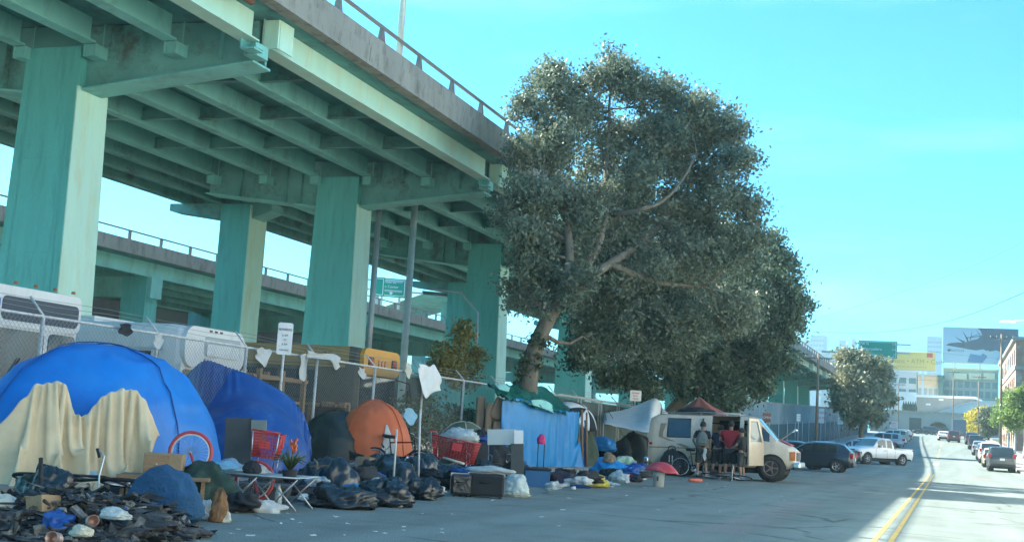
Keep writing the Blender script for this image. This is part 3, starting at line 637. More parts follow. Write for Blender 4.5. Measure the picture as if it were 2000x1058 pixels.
# tree by the far parked cars
B3 = bl([(1655,700,19,118),(1690,705,19,118),(1720,715,16,118),(1640,740,16,118),(1675,745,27,117),(1715,755,22,118),(1655,785,24,117),(1695,795,25,117),(1730,780,12,118),(1640,765,14,118),(1670,815,16,117),(1710,815,12,117),(1725,735,12,119)])
b3 = WY(1683, 860, 117); b3.z = g(117)+.1; L3 = [([b3, b3+Vector((0,0,2.0)), WY(1685,800,117), WY(1685,740,117.5)], .3, .1)]
tree('round grey green street tree beyond the white pickup with a sunlit pale top', L3, B3, 36000, .34, leafmat('silvery leaves', (.10,.14,.08), (.36,.35,.22), .5), 21, shell=.4, clump=.6)
B4 = [((5.9,243,7.6),2.6),((5.2,245,9.2),1.9),((6.9,244,8.2),2.2),((4.4,243,7.4),1.7),((6.4,242,6.0),1.8)]
tree('round yellow street tree on the right sidewalk near the end of the street', [([(6,243,g(243)+.1),(6,243,7),(5.8,243,8.4)],.18,.08)], B4, 9000, .45, M['leaf_yellow'], 31, clump=.6)
B4 = [((6.7,226,6.9),1.7),((6.9,226,8.3),1.6),((6.3,226,5.6),1.2)]
tree('dark green street tree between the yellow tree and the utility pole', [([(6.6,226,g(226)+.1),(6.6,226,6),(6.7,226,7.4)],.15,.07)], B4, 5000, .45, M['leaf_dark'], 32, clump=.6)
kk = 0
for (x, y, r, lb) in ((6.9,128,1.5,'bright green sunlit street tree nearest the frame edge on the right sidewalk'), (6.8,143,1.5,'bright green street tree second from the right frame edge, behind the dark sport utility vehicle'), (6.8,158,1.4,'smaller bright green street tree just right of the tall wood utility pole')):
    z = g(y); B_ = [((x,y,z+4.6),r),((x-.9,y+.3,z+3.9),r*.75),((x+1,y,z+4.2),r*.8),((x+.1,y-.3,z+5.9),r*.75),((x-.6,y,z+5.4),r*.6)]
    tree(lb, [([(x,y,z+.1),(x,y,z+2.2),(x,y,z+4)],.13,.07)], B_, 9000, .30, M['leaf_lime'], 40+kk, group='bright green trees on the right sidewalk', clump=.45, bark=M['galv2']); kk += 1
# trunks / shrubs in the lot
B5 = [(WX(905,650,-15.2),.42),(WX(925,690,-15.2),.42),(WX(880,690,-15.2),.55),(WX(860,710,-15.2),.45),(WX(915,730,-15.2),.55),(WX(885,735,-15),.5),(WX(900,665,-15.2),.35)]
c5 = WX(905,740,-15.2)
tree('thin olive yellow sapling behind the fence in front of the third column', [([(c5.x,c5.y,0),(c5.x,c5.y,2.2),WX(905,650,-15.2)],.06,.02)], B5, 5200, .13, M['leaf_olive'], 51, clump=.2, shell=.1, name='sapling', sub=0)
M['leaf_ivy'] = leafmat('fence ivy leaves', (.06,.10,.035), (.15,.19,.07), 3)
hv = []
for i in range(26):
    y = 31+i*.62; hv.append(((-14.35-.1*(i % 3), y, .55+.9*((i*37 % 10)/10)), .75))
ht = thing('shrub', 'low leafy shrubs growing along the chain link fence behind the red shopping cart', 'shrub', (-14.3, 38, .1))
leafobj('foliage', leaves(hv, 15000, .13, 61, clump=.25, sub=0), M['leaf_ivy'], ht)
# ------------------------------------------------------------------ chain link fence
fe = thing('chain_link_fence', 'chain link fence with weathered pale posts running behind the tents', 'fence', (-13.7, 30, .1))
PY = [9.9+3.065*i for i in range(17)]
for y in PY:
    q = MB(); h = 2.57; q.tube([(-13.7,y,.1),(-13.7,y,h)], .034, 8); pst = q.build('post', M['galv2'], fe, world=True)
    q = MB(); q.tube([(-13.7,y,h),(-13.98,y-.02,h+.3)], .02, 5); q.build('wire_arm', M['galv2'], pst, world=True)
q = MB(); q.tube([(-13.7,9,2.56)]+[(-13.7,y,2.56+.012*math.sin(y)) for y in PY], .026, 7); q.build('top_rail', M['galv2'], fe, world=True)
q = MB(); H0, H1 = .12, 2.55; cell = .095
y = 8.0
while y < 58:
    for s_ in (1, -1):
        ya, yb = y, y+s_*(H1-H0)
        a = Vector((-13.66-.012*s_, ya, H0)); b = Vector((-13.66-.012*s_, yb, H1)); w = .0019
        n1 = Vector((0, w, -w*s_)); n2 = Vector((w*1.2, 0, 0))
        q.add([a+n1, a+n2, a-n1, b+n1, b+n2, b-n1], [(0,1,4,3),(1,2,5,4),(2,0,3,5)])
    y += cell
tag(q.build('wire_mesh', M['wire'], fe, world=True), kind='stuff')
q = MB()
for k, (dx, dz) in enumerate(((-.09,.1),(-.18,.2),(-.27,.29))): q.tube([(-13.7+dx, 9+i*1.5, 2.57+dz+.02*math.sin(i*2.1+k)) for i in range(33)], .004, 4)
q.build('barbed_wire', M['wire'], fe, world=True)
# opaque screening farther on
M['screen'] = mat('dark green screening', (.07,.11,.09), .9, var=.15, scale=.6, dirt=((.14,.17,.15), .8, .5), stretch=(1,3,1))
sc_ = thing('privacy_fence', 'dark green screened fence behind the blue tarp shelter and the white canopy', 'fence', (-13.85, 66, .1))
q = MB(); q.grid(lambda u, v: (-13.8+.04*math.sin(u*180), 44.6+u*43, g(44.6+u*43)+.12+v*2.35), 160, 3); q.build('screen', M['screen'], sc_, world=True, solid=.01)
for y in np.arange(47, 88, 3.06):
    q = MB(); q.tube([(-13.68,y,g(y)+.1),(-13.68,y,g(y)+2.62)], .034, 7); q.build('post', M['galv2'], sc_, world=True)
    if y > 55: q = MB(); q.tube([(-13.68,y,g(y)+2.6),(-13.95,y,g(y)+2.95)], .02, 5); q.build('wire_arm', M['galv2'], sc_, world=True)
q = MB(); q.tube([(-13.68,y,g(y)+2.6) for y in np.arange(44, 88, 4)], .026, 6); q.build('top_rail', M['galv2'], sc_, world=True)
M['bluewall'] = mat('painted block wall', (.17,.24,.25), .9, var=.12, scale=.3, dirt=((.33,.36,.34), .16, .9), fine=.08)
wl = thing('perimeter_wall', 'blue grey painted block wall with pale patches beyond the van', 'wall', (-13.9, 130, 0))
def wallrun(x0, x1, ya, yb, z0, z1):
    ys = list(np.arange(ya, yb, 8))+[yb]; mb = MB(); vs = []
    for y in ys: vs += [(x0,y,g(y)+z0),(x1,y,g(y)+z0),(x1,y,g(y)+z1),(x0,y,g(y)+z1)]
    return mb.add(vs, [(4*j+i, 4*j+(i+1) % 4, 4*j+4+(i+1) % 4, 4*j+4+i) for j in range(len(ys)-1) for i in range(4)]+[(0,1,2,3), tuple(4*len(ys)-4+i for i in range(4))])
wallrun(-14.1, -13.85, 88, 236, 0, 4.0).build('wall', M['bluewall'], wl, world=True)
wallrun(-14.15, -13.8, 88, 236, 4.0, 4.12).build('coping', M['concrete'], wl, world=True)
sc2 = thing('privacy_fence', 'teal slatted fence standing before the blue grey wall beyond the dark hatchback', 'fence', (-13.6, 130, 0))
wallrun(-13.66, -13.62, 88, 230, .13, 2.3).build('screen', mat('teal slats', (.045,.10,.11), .8, var=.25, scale=.7, stretch=(1,4,.3)), sc2, world=True)
for y in np.arange(89, 200, 6.1):
    q = MB(); q.tube([(-13.58,y,g(y)+.1),(-13.58,y,g(y)+2.5)], .035, 6); q.build('post', M['galv2'], sc2, world=True)
# ------------------------------------------------------------------ parked buses behind the fence
def rrect(y0, y1, z0, z1, r, n=5):
    P = []
    for cy, cz, a0 in ((y1-r, z1-r, 0), (y0+r, z1-r, 90)):
        for i in range(n+1): a = R(a0+90*i/n); P.append((cy+r*math.cos(a), cz+r*math.sin(a)))
    return P+[(y0, z0), (y1, z0)]
def bus(name, label, xn, y0, y1, length, H, body, roofm, parts):
    t = thing(name, label, 'bus', (xn-length/2, (y0+y1)/2, .0)); W_ = y1-y0
    mb = MB(); prof0 = rrect(y0, y1, .42, H, .22); secs = []
    for x, k in ((xn-length, 0), (xn-.35, 0), (xn-.12, .05), (xn, .14)):
        cy, cz = (y0+y1)/2, 1.6; secs.append([(x, cy+(p[0]-cy)*(1-k*.5), (cz+(p[1]-cz)*(1-k*.35))) for p in prof0])
    n = len(prof0)
    for s_ in secs: mb.v += s_
    mb.f = [(j*n+i, j*n+(i+1) % n, (j+1)*n+(i+1) % n, (j+1)*n+i) for j in range(3) for i in range(n)]+[tuple(range(n)), tuple(3*n+i for i in range(n))]; mb.sm = [False]*len(mb.f)
    mb.build('body', body, t, world=True)
    q = MB()
    k = int((length-2)/1.15)
    for i in range(k):
        xx = xn-1.3-1.15*i; q = MB(); q.box((xx-.95, y0-.012, H-1.45), (xx, y0+.01, H-.68)); q.build('window', M['glass'], t, world=True)
    q = MB(); q.box((xn-length, y0-.02, H-1.62), (xn-.4, y0-.002, H-1.56)); q.box((xn-length, y0-.02, H-.58), (xn-.4, y0-.002, H-.52)); q.build('side_rail', roofm, t, world=True)
    for xx in (xn-2.2, xn-length+2.2):
        for yy, sgn in ((y0+.02, 1), (y1-.02, -1)):
            q = MB(); q.lathe([(0, 0), (.46, 0), (.5, .05*sgn), (.5, .26*sgn), (0, .26*sgn)], (xx, yy-.01, .5), 22, 'Y'); q.build('wheel', M['tyre'], t, world=True)
    parts(t, xn, y0, y1, H); return t
def panel(t, name, m, xn, ya, yb, za, zb, r=.1, th=.03, out=0.):
    P = []
    for cy, cz, a0 in ((yb-r,zb-r,0),(ya+r,zb-r,90),(ya+r,za+r,180),(yb-r,za+r,270)):
        for i in range(5): a = R(a0+90*i/4); P.append((cy+r*math.cos(a), cz+r*math.sin(a)))
    q = MB(); q.prism(P, 'X', xn-.02, xn+th+out); return q.build(name, m, t, world=True)
M['bus_white'] = mat('old bus white', (.68,.68,.64), .5, var=.05, scale=1, dirt=((.4,.38,.33), 2, .5), stretch=(1,1,.4))
M['teal_glass'] = mat('reflecting windshield', (.03,.08,.09), .15, var=.6, scale=.9, spec=.35)
def p1(t, xn, y0, y1, H):
    panel(t, 'bumper', M['black'], xn, y0+.05, y1-.05, .45, .8, .08, .14)
    panel(t, 'forehead', M['bus_white'], xn, y0+.05, y1-.05, 2.42, H-.05, .14, .03)
    panel(t, 'destination_window', mat('smoked glass', (.03,.05,.07), .55, var=.1), xn, y0+.42, y1-.12, 2.52, 2.92, .1, .04)
    panel(t, 'windshield', M['teal_glass'], xn, y0+.12, (y0+y1)/2+.3, 1.15, 2.38, .1, .02)
    panel(t, 'windshield', M['teal_glass'], xn, (y0+y1)/2+.42, y1-.12, 1.15, 2.38, .1, .02)
    panel(t, 'front_panel', mat('pale green bus paint', (.42,.6,.42), .5, var=.1, scale=2), xn, y0+.12, y1-.1, .82, 1.1, .05, .035)
    bs = panel(t, 'access_sign', mat('access blue', (.02,.16,.5), .5), xn, y0+.17, y0+.37, 2.66, 2.86, .02, .045)
    q = MB(); q.lathe([(0,.004),(.022,.004),(.022,0),(0,0)], (xn+.047, y0+.255, 2.825), 10, 'X'); q.box((xn+.046,y0+.245,2.75),(xn+.05,y0+.262,2.805)); q.box((xn+.046,y0+.262,2.77),(xn+.05,y0+.3,2.782)); q.box((xn+.046,y0+.245,2.742),(xn+.05,y0+.305,2.755)); q.box((xn+.046,y0+.293,2.70),(xn+.05,y0+.306,2.75))
    q.tube([(xn+.048, y0+.26+.038*math.cos(a), 2.725+.038*math.sin(a)) for a in np.linspace(1.8, 6.6, 12)], .006, 5); q.build('wheelchair_symbol', M['letter_w'], bs, world=True)
    for k in range(5):
        yy = y0+.25+k*(y1-y0-.5)/4; q = MB(); q.lathe([(0,.05),(.035,.04),(.04,0)], (xn-.02, yy, H-.0), 10, 'Z'); q.build('marker_light', mat('amber lens', (.4,.12,.03), .3), t, world=True)
    q = MB(); q.tube([(xn+.04, y1-.5, 1.12), (xn+.05, y1-.95, 2.0)], .015, 5); q.tube([(xn+.04, y0+.4, 1.12), (xn+.05, y0+.95, 1.9)], .015, 5); q.build('wiper', M['black'], t, world=True)
bus('transit_bus', 'white transit bus nosed up to the fence at the left frame edge', -14.8, 15.85, 18.3, 9, 3.14, M['bus_white'], M['galv'], p1)
def p2(t, xn, y0, y1, H):
    panel(t, 'front_cap', M['bus_white'], xn, y0+.05, y1-.05, 2.1, H-.02, .3, .09)
    panel(t, 'recess', mat('grey recess', (.4,.44,.42), .6), xn, y0+.75, y1-.25, 2.36, 2.78, .1, .1)
    panel(t, 'recess_panel', M['bus_white'], xn, y0+.82, y1-.32, 2.36, 2.62, .04, .13)
    panel(t, 'windshield', M['glass'], xn, y0+.15, y1-.15, 1.15, 2.05, .1, .02)
    for k in range(3):
        q = MB(); q.box((xn+.05, y0+.9+.2*k, H-.1), (xn+.1, y0+1.0+.2*k, H-.06)); q.build('marker_light', M['letter_k'], t, world=True)
    for yy in (y0+.02, (y0+y1)/2, y1-.06):
        q = MB(); q.box((xn-.01, yy, .8), (xn+.05, yy+.07, 2.15)); q.build('window_post', M['bus_white'], t, world=True)
    q = MB(); q.box((xn-4.6, y0+.5, H), (xn-2.6, y1-.5, H+.14)); q.build('roof_hatch', M['bus_white'], t, world=True)
SB = bus('shuttle_bus', 'older white bus with a grey roof behind the fence between the two blue tents', -15.0, 21.7, 24.1, 10, 2.98, M['bus_white'], M['galv'], p2)
q = MB(); q.box((-24.9,21.68,.5),(-15.5,21.69,2.38)); q.build('dark_side', M['dark_in'], SB, world=True)
for xx in (-15.6,-16.5,-17.0,-18.2,-19.4): q = MB(); q.box((xx-.05,21.64,.5),(xx+.05,21.678,2.4)); q.build('window_post', M['bus_white'], SB, world=True)
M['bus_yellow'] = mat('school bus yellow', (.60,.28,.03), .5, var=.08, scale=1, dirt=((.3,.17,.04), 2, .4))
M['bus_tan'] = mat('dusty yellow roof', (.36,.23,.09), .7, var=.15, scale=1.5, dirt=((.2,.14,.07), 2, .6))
def p3(t, xn, y0, y1, H):
    panel(t, 'roof_cap', M['bus_yellow'], xn, y0+.08, y1-.08, 2.42, H-.02, .24, .1)
    for yy in (y0+.36, y1-.62):
        panel(t, 'warning_light', M['letter_k'], xn, yy, yy+.3, 2.66, 2.9, .05, .13)
        q = MB(); q.lathe([(0,.03),(.08,.02),(.1,0)], (xn+.13, yy+.15, 2.78), 12, 'X'); q.build('lens', M['red'], t, world=True)
    panel(t, 'windshield', M['glass'], xn, y0+.15, y1-.15, 1.5, 2.38, .08, .02)
    for k in range(3):
        panel(t, 'vent_slot', mat('amber lens', (.4,.12,.03), .3), xn, y0+.98+.2*k, y0+1.1+.2*k, 2.64, 2.86, .03, .12)
    text('75', .34, M['letter_k'], t, (0,0,0), (PI/2,0,0), ext=.004).location = Vector((xn-.95, y0-.006, H-.30))-t.location
    q = MB(); q.box((xn-10, y0-.008, H-.5), (xn-.3, y0-.003, H-.02)); q.build('roof_side', M['bus_tan'], t, world=True)
    q = MB(); q.tube([(xn-.1, y1-.1, 2.4), (xn+.35, y1+.12, 2.3), (xn+.4, y1+.15, 1.9)], .02, 6); q.box((xn+.33, y1+.02, 1.75), (xn+.38, y1+.22, 2.1)); q.build('mirror', M['black'], t, world=True)
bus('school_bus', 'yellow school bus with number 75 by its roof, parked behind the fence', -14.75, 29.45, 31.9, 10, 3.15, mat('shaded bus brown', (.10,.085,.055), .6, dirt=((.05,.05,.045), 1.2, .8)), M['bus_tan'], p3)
# timber racks in the lot behind the fence
def rack(label, x, y, w, h, seed):
    t = thing('timber_rack', label, 'rack', (x, y, 0)); rr = random.Random(seed)
    for yy in (y-w/2, y, y+w/2):
        for xx in (x, x-1.1):
            q = MB(); q.box((xx-.06, yy-.05, 0), (xx+.06, yy+.05, h)); q.build('upright', M['wood'], t, world=True)
    for z in np.arange(.4, h, .55):
        q = MB()
        for k in range(5): xx = x-.1-.22*k; q.box((xx-.09, y-w/2-.3*rr.random(), z), (xx+.08, y+w/2+.3*rr.random(), z+.05+.1*rr.random()))
        q.build('plank', M['wood'], t, world=True)
    return t
rack('tall timber rack stacked with planks behind the fence left of the grey sign post', -15.6, 27.0, 2.2, 2.3, 1)
rack('lower timber rack behind the fence below the yellow school bus', -16.4, 24.9, 1.6, 1.9, 2)
rack('shelf of brown planks behind the fence above the orange tent', -14.9, 30.2, 1.8, 1.6, 4)
for (x, y, w, lb) in ((-14.5, 30.9, .9, 'large brown carton standing behind the fence above the orange tent'), (-14.6, 25.6, .6, 'small brown carton behind the fence under the timber planks')):
    t = thing('cardboard_box', lb, 'box', (x, y, 0), .2); q = MB(); q.box((-w/2,-w/2,0),(w/2,w/2,w*1.4)); q.build('carton', M['card'], t, bevel=.02)
    q = MB(); q.box((-w/2-.02,-w/2,w*1.4),(w/2,-.02,w*1.4+.02),Matrix.Rotation(.3,3,'X')); q.build('flap', M['card'], t)
# ------------------------------------------------------------------ camp materials
def fab(name, c, rough=.6, **k): return mat(name, c, rough, var=k.pop('var', .10), scale=k.pop('scale', 2.5), bump=k.pop('bump', .8), bscale=k.pop('bscale', 3.2), ridge=True, **k)
M['tent_blue'] = fab('blue tent fabric', (.004,.19,.60), .5, bump=.2, dirt=((.01,.12,.46), .7, .7))
M['tarp_navy'] = fab('navy tarp', (.008,.065,.27), .45, bump=.4, dirt=((.07,.16,.34), 2.6, .5))
M['tarp_beige'] = fab('beige drop cloth', (.66,.55,.36), .85, dirt=((.48,.39,.26), 2.2, .4), bump=.6)
M['tarp_blue'] = fab('bright blue tarp', (.012,.23,.52), .45, bump=.4, dirt=((.10,.30,.52), 3, .45))
M['tarp_green'] = fab('green tarp', (.008,.13,.085), .4, dirt=((.02,.25,.18), 2, .5))
M['tent_black'] = fab('black green tent fabric', (.020,.030,.026), .55)
M['tent_orange'] = fab('orange tent fabric', (.55,.12,.035), .6)
M['tent_rust'] = fab('rust canopy fabric', (.33,.085,.05), .7)
M['tent_olive'] = fab('olive tent fabric', (.09,.11,.06), .7)
M['cream'] = fab('cream fabric', (.55,.53,.42), .7)
M['cloth_w'] = fab('white cloth', (.46,.48,.46), .8, dirt=((.35,.36,.34), 4, .5))
M['canopy_w'] = fab('white canopy fabric', (.72,.74,.72), .7)
M['cloth_lb'] = fab('pale blue cloth', (.22,.42,.55), .8)
M['denim'] = fab('denim blanket', (.022,.085,.17), .95, bscale=20)
M['bag'] = mat('black plastic bag', (.014,.018,.02), .33, var=.3, scale=4, bump=1., bscale=11, spec=.7, ridge=True)
M['bag_clear'] = mat('thin white plastic bag', (.50,.55,.54), .3, var=.2, scale=6, bump=1., bscale=7, ridge=True)
M['darkcloth'] = fab('dark cloth', (.022,.026,.03), .9)
M['gcloth'] = fab('dark green blanket', (.02,.05,.04), .9, scale=6, var=.5)
M['tan'] = fab('tan upholstery', (.26,.185,.12), .9, bscale=25)
M['bin'] = mat('blue plastic bin', (.015,.12,.28), .45, var=.08)
M['pink'] = mat('pink plastic', (.62,.03,.16), .5, var=.05)
M['yellowcl'] = fab('yellow raincoat', (.55,.45,.07), .5)
M['greyboard'] = mat('grey board', (.07,.08,.08), .8, var=.15, scale=4)
M['lightboard'] = mat('pale foam board', (.45,.52,.52), .8, var=.06)
M['steel'] = mat('scratched steel', (.45,.46,.47), .35, .8, var=.1, scale=10)
M['rimw'] = mat('white wall rubber', (.62,.62,.6), .6, var=.05)
M['brown'] = fab('brown fur', (.24,.13,.06), .95, scale=12, var=.5)
# ------------------------------------------------------------------ builders
def dome(name, label, loc, a, b, H, rz, m, seed, p=.8, sag=.06, poles=2, pm=None, door=None, group=None, nmod=2, bump=.05, front=None):
    t = thing(name, label, 'tent', loc, rz, group)
    def S(u, v, k=1.):
        th = u*2*PI; el = v*PI/2; c, s = math.cos(el), math.sin(el)
        rib_ = abs(math.sin(nmod*th)); w = 1-sag*rib_**1.5*math.sin(el*2)*1.4
        cx, sx = math.cos(th), math.sin(th); sq = lambda q: math.copysign(abs(q)**.85, q)
        r = c**.9*w*k; q = Vector((sq(cx)*a*r, sq(sx)*b*r, H*s**p*k*(1-sag*.4*rib_*c)))
        n = q.normalized(); e = bump*(fold(q, 1.1, seed)-.5)*math.sin(min(1, (1-v)*3)*PI/2)*1.; return q+n*e
    mb = MB(); mb.grid(lambda u, v: S(u, v*.997), 64, 26, close_u=True); mb.build('fly', m, t)
    for k in range(poles):
        th = k/poles*.5; q = MB(); q.tube([S(th, v/12, 1.012) for v in range(12)]+[S(th+.5, 1-v/12, 1.012) for v in range(13)], .011, 5)
        q.build('pole', pm or m, t)
    q = MB(); q.tube([S(u/48, 0.02, 1.01) for u in range(49)], .02, 5); q.build('hem', m, t)
    if door:        # (centre angle fraction, half width, top v)
        u0, hw, vt = door; q = MB()
        pts = [S(u0-hw*math.cos(i/20*PI), .03+vt*math.sin(i/20*PI), 1.012) for i in range(21)]; q.tube(pts, .012, 5); q.build('door_zip', M['letter_k'], t)
    if front: 
        u0, hw, vt, fm = front; q = MB(); q.grid(lambda u, v: S(u0+hw*(2*u-1)*(1-v*.9), .02+vt*v, 1.02), 12, 10); q.build('door_panel', fm, t, solid=.006)
    return t
def wheel_bike(t, c, r, tm, wall=None, ax='Y', rot=None, nspk=20):
    def fin(mb):
        if rot is not None: mb.v = [tuple(rot @ Vector(v)+Vector(c)) for v in mb.v]
        else: mb.v = [tuple(Vector(v)+Vector(c)) for v in mb.v]
        return mb
    tr = .024
    q = MB(); q.lathe([(r+tr*math.cos(a), tr*math.sin(a)) for a in np.linspace(0, 2*PI, 9)], n=40, axis='Y'); ty = fin(q).build('tyre', tm, t)
    q = MB(); q.lathe([(r-tr-.012, -.012), (r-tr+.006, -.014), (r-tr+.006, .014), (r-tr-.012, .012), (r-tr-.012, -.012)], n=40, axis='Y'); fin(q).build('rim', wall or M['steel'], t)
    q = MB()
    for k in range(nspk): a = 2*PI*k/nspk; q.tube([(.02*math.cos(a), .025*(-1)**k, .02*math.sin(a)), ((r-tr)*math.cos(a), 0, (r-tr)*math.sin(a))], .0022, 3)
    fin(q).build('spokes', M['steel'], t)
    q = MB(); q.lathe([(0,-.05),(.022,-.05),(.022,.05),(0,.05)], n=10, axis='Y'); fin(q).build('hub', M['steel'], t)
def bicycle(label, loc, rz, rx, fm, tm=None, r=.31, group=None, wall=None, ry=0., flip=False):
    t = thing('bicycle', label, 'bicycle', loc, rz, group, rx=rx, ry=ry); tm = tm or M['black']
    wheel_bike(t, (-.52, 0, r+.02), r, tm, wall); wheel_bike(t, (.52, 0, r+.02), r, tm, wall)
    bb = (-.08, 0, .28); st = (-.2, 0, .78); hd = (.36, 0, .82); hd2 = (.39, 0, .66)
    q = MB()
    for a, b, rr in ((bb, st, .016), (st, hd, .016), (bb, hd2, .018), ((-.52,.02,r), bb, .01), ((-.52,.02,r), (-.18,0,.72), .009), ((-.52,-.02,r), bb, .01), (hd, hd2, .019), (hd2, (.52,.04,r), .012), (hd2, (.52,-.04,r), .012), ((-.2,0,.78), (-.23,0,.9), .012), (hd, (.34,0,.93), .012)): q.tube([a, b], rr, 7)
    q.build('frame', fm, t)
    q = MB(); q.tube([(.28,-.3,.97),(.38,-.22,.95),(.35,0,.93),(.38,.22,.95),(.28,.3,.97)], .012, 7); hb = q.build('handlebar', M['steel'], t)
    q = MB(); q.tube([(.29,-.3,.97),(.33,-.2,.96)], .018, 7); q.tube([(.29,.3,.97),(.33,.2,.96)], .018, 7); q.build('grips', M['black'], hb)
    q = MB(); q.grid(lambda u, v: (-.37+.3*u, (v-.5)*(.17*(1-u)**.8+.035), .93-.045*abs(2*v-1)**2+.02*(1-u)**2), 10, 8); q.build('saddle', M['black'], t, solid=.03)
    q = MB(); q.lathe([(0,.03),(.09,.03),(.095,.035),(.09,.04),(0,.04)], bb, 20, 'Y'); q.tube([bb, (.02,.06,.13)], .01, 5); q.tube([bb, (-.18,-.06,.43)], .01, 5); q.box((-.02,.06,.12),(.07,.14,.14)); q.box((-.22,-.14,.42),(-.13,-.06,.44)); q.build('crank', M['steel'], t)
    return t
def cart(label, loc, rz, rx=0., ry=0., plastic=True, group='red shopping carts'):
    t = thing('shopping_cart', label, 'shopping cart', loc, rz, group, rx=rx, ry=ry)
    def P(u, w, z):  # basket corner positions: u 0..1 along, w -1..1
        k = (z-.5)/.45; return (-.42+u*(.84+.1*k)-.05*k, w*(.22+.07*k)*(1-.12*u), z+.0-(.08*(1-k))*(1-u)*0)
    q = MB(); nb = 14
    for i in range(nb+1):
        u = i/nb
        for w in (-1, 1): q.tube([P(u, w, .5), P(u, w, .95)], .006, 4)
        q.tube([P(u, -1, .5), P(u, 1, .5)], .005, 4)
    for j in range(9):
        z = .5+.45*j/8
        q.tube([P(0,-1,z), P(1,-1,z), P(1,1,z), P(0,1,z), P(0,-1,z)], .006, 4)
    for j in range(9):
        w = -1+2*j/8; q.tube([P(1,w,.5), P(1,w,.95)], .006, 4); q.tube([P(0,w,.5), P(0,w,.95)], .006, 4); q.tube([P(0,w,.5), P(1,w,.5)], .005, 4)
    q.build('basket', M['red'], t)
    q = MB(); q.tube([P(0,-1,.95), P(1,-1,.95), P(1,1,.95), P(0,1,.95), P(0,-1,.95)], .014, 6); q.build('basket_rim', M['red'], t)
    q = MB(); q.box((-.44,-.1,.68),(-.435,.1,.82)); q.build('plate', mat('bright red plate', (.7,.06,.05), .4), t)
    q = MB(); q.box((.0,-.275,.72),(.2,-.262,.88)); q.build('plate', MATS['bright red plate'], t)
    q = MB()
    for w in (-1, 1): q.tube([(-.52, .25*w, 1.0), (-.42, .23*w, .6), (-.34, .2*w, .16), (.46, .17*w, .14)], .013, 6); q.tube([(.3, .18*w, .15), (.36, .2*w, .5)], .011, 6)
    q.build('frame', M['steel'], t)
    q = MB(); q.tube([(-.54,-.27,1.0), (-.54,.27,1.0)], .018, 8); q.build('handle', M['red'], t)
    for x in (-.32, .42):
        for w in (-1, 1):
            q = MB(); q.lathe([(0,-.015),(.055,-.015),(.062,-.006),(.062,.006),(.055,.015),(0,.015)], (x, .19*w, .062), 16, 'Y'); q.tube([(x,.19*w,.062),(x,.19*w,.15)], .01, 5); q.build('caster', M['black'], t)
    return t
def heap(name, label, cat, c, rx, ry, rz_, m, seed, group=None, amp=.16, fq=3.4, famp=.09, freq=1.6, rot=0., n=56):
    c = Vector(c); mb = lump((0,0,0), rx, ry, rz_, seed, amp, freq, fq, famp, n, rot)
    o = mb.build(name, m); o.location = c; return tag(o, label, cat, group)
def rag(name, label, pts, X, m, seed, cat='clothing', rows=3, amp=.02, group=None, thick=.004):
    """cloth hung over the fence: pts = outline columns [(x, ytop, ybottom)]"""
    top = [WX(x, a, X) for x, a, b in pts]; bot = [WX(x, b, X+.03) for x, a, b in pts]
    R3 = [[p.lerp(q, k/rows)+Vector((.03*math.sin(k*2+i*1.7), 0, 0)) for i, (p, q) in enumerate(zip(top, bot))] for k in range(rows+1)]
    mb = cloth(R3, 16, 16, amp, 6, seed); return solo(name, mb, m, label, cat, group, solid=thick)
def crate(name, label, cat, c, d, rz, m, lidm=None, group=None, bev=.012, h0=0.):
    t = thing(name, label, cat, c, rz, group); q = MB(); dx, dy, dz = Vector(d)/2; z = d[2]
    q.add([(-dx*.94,-dy*.94,h0),(dx*.94,-dy*.94,h0),(dx*.94,dy*.94,h0),(-dx*.94,dy*.94,h0),(-dx,-dy,h0+z),(dx,-dy,h0+z),(dx,dy,h0+z),(-dx,dy,h0+z)], [(0,3,2,1),(4,5,6,7),(0,1,5,4),(1,2,6,5),(2,3,7,6),(3,0,4,7)])
    q.build('body', m, t, bevel=bev); q = MB(); q.box((-dx-.02,-dy-.02,h0+z+.003),(dx+.02,dy+.02,h0+z+.045)); q.build('lid', lidm or m, t, bevel=.01)
    return t
def depth(p): return (Vector(p)-O_).dot(F_)
# ------------------------------------------------------------------ big blue tent and its beige cover
TC = Vector((-12.15, 15.75, 0.0))
dome('dome_tent', 'big bright blue dome tent half covered by a beige cloth, at the left frame edge', TC, 1.42, 2.45, 2.13, 0, M['tent_blue'], 3, p=.78, sag=.055, nmod=2, bump=.10, pm=mat('dark blue seam', (.004,.06,.25), .6))
tops = [(-55,868,0),(-20,846,.03),(35,790,.12),(70,752,.22),(100,747,.28),(128,750,.35),(143,800,.41),(160,813,.46),(184,792,.53),(212,766,.60),(243,761,.68),(270,764,.75),(292,800,.84),(312,850,.95)]
nu_, nv_ = 62, 130
tp = [WD(x, y, 15.9+1.6*f) for x, y, f in tops]; bt_ = [G(x, 985-34*f)+Vector((.3,-.3,.02)) for x, y, f in tops]
arc_ = [0.]
for a_, b_ in zip(tp, tp[1:]): arc_.append(arc_[-1]+(b_-a_).length)
st_ = sheet_pts(tp, bt_, nu_, nv_); pins = {(0, j): Vector(st_[0, j])+Vector((0,0,.05*nz((j*.22, 0, 4)))) for j in range(0, nv_)}
for jj in range(nu_):            # rumpled start so the folds run every way
    for kk_ in range(nv_):
        w_ = jj/nu_; st_[jj, kk_] += np.array([.55*nz((kk_*.09, jj*.05, 1)), .75*nz((kk_*.07, jj*.06, 7)), .16*nz((kk_*.11, jj*.09, 3))])*w_*1.1
for (i_, px_, py_, j_) in ((24, 40, 868, 22), (30, 118, 880, 44), (22, 172, 868, 66), (36, 250, 905, 92), (18, 296, 858, 118), (40, 70, 925, 34), (44, 190, 935, 74)): pins[(i_, j_)] = WD(px_, py_, 15.55+1.45*j_/nv_)
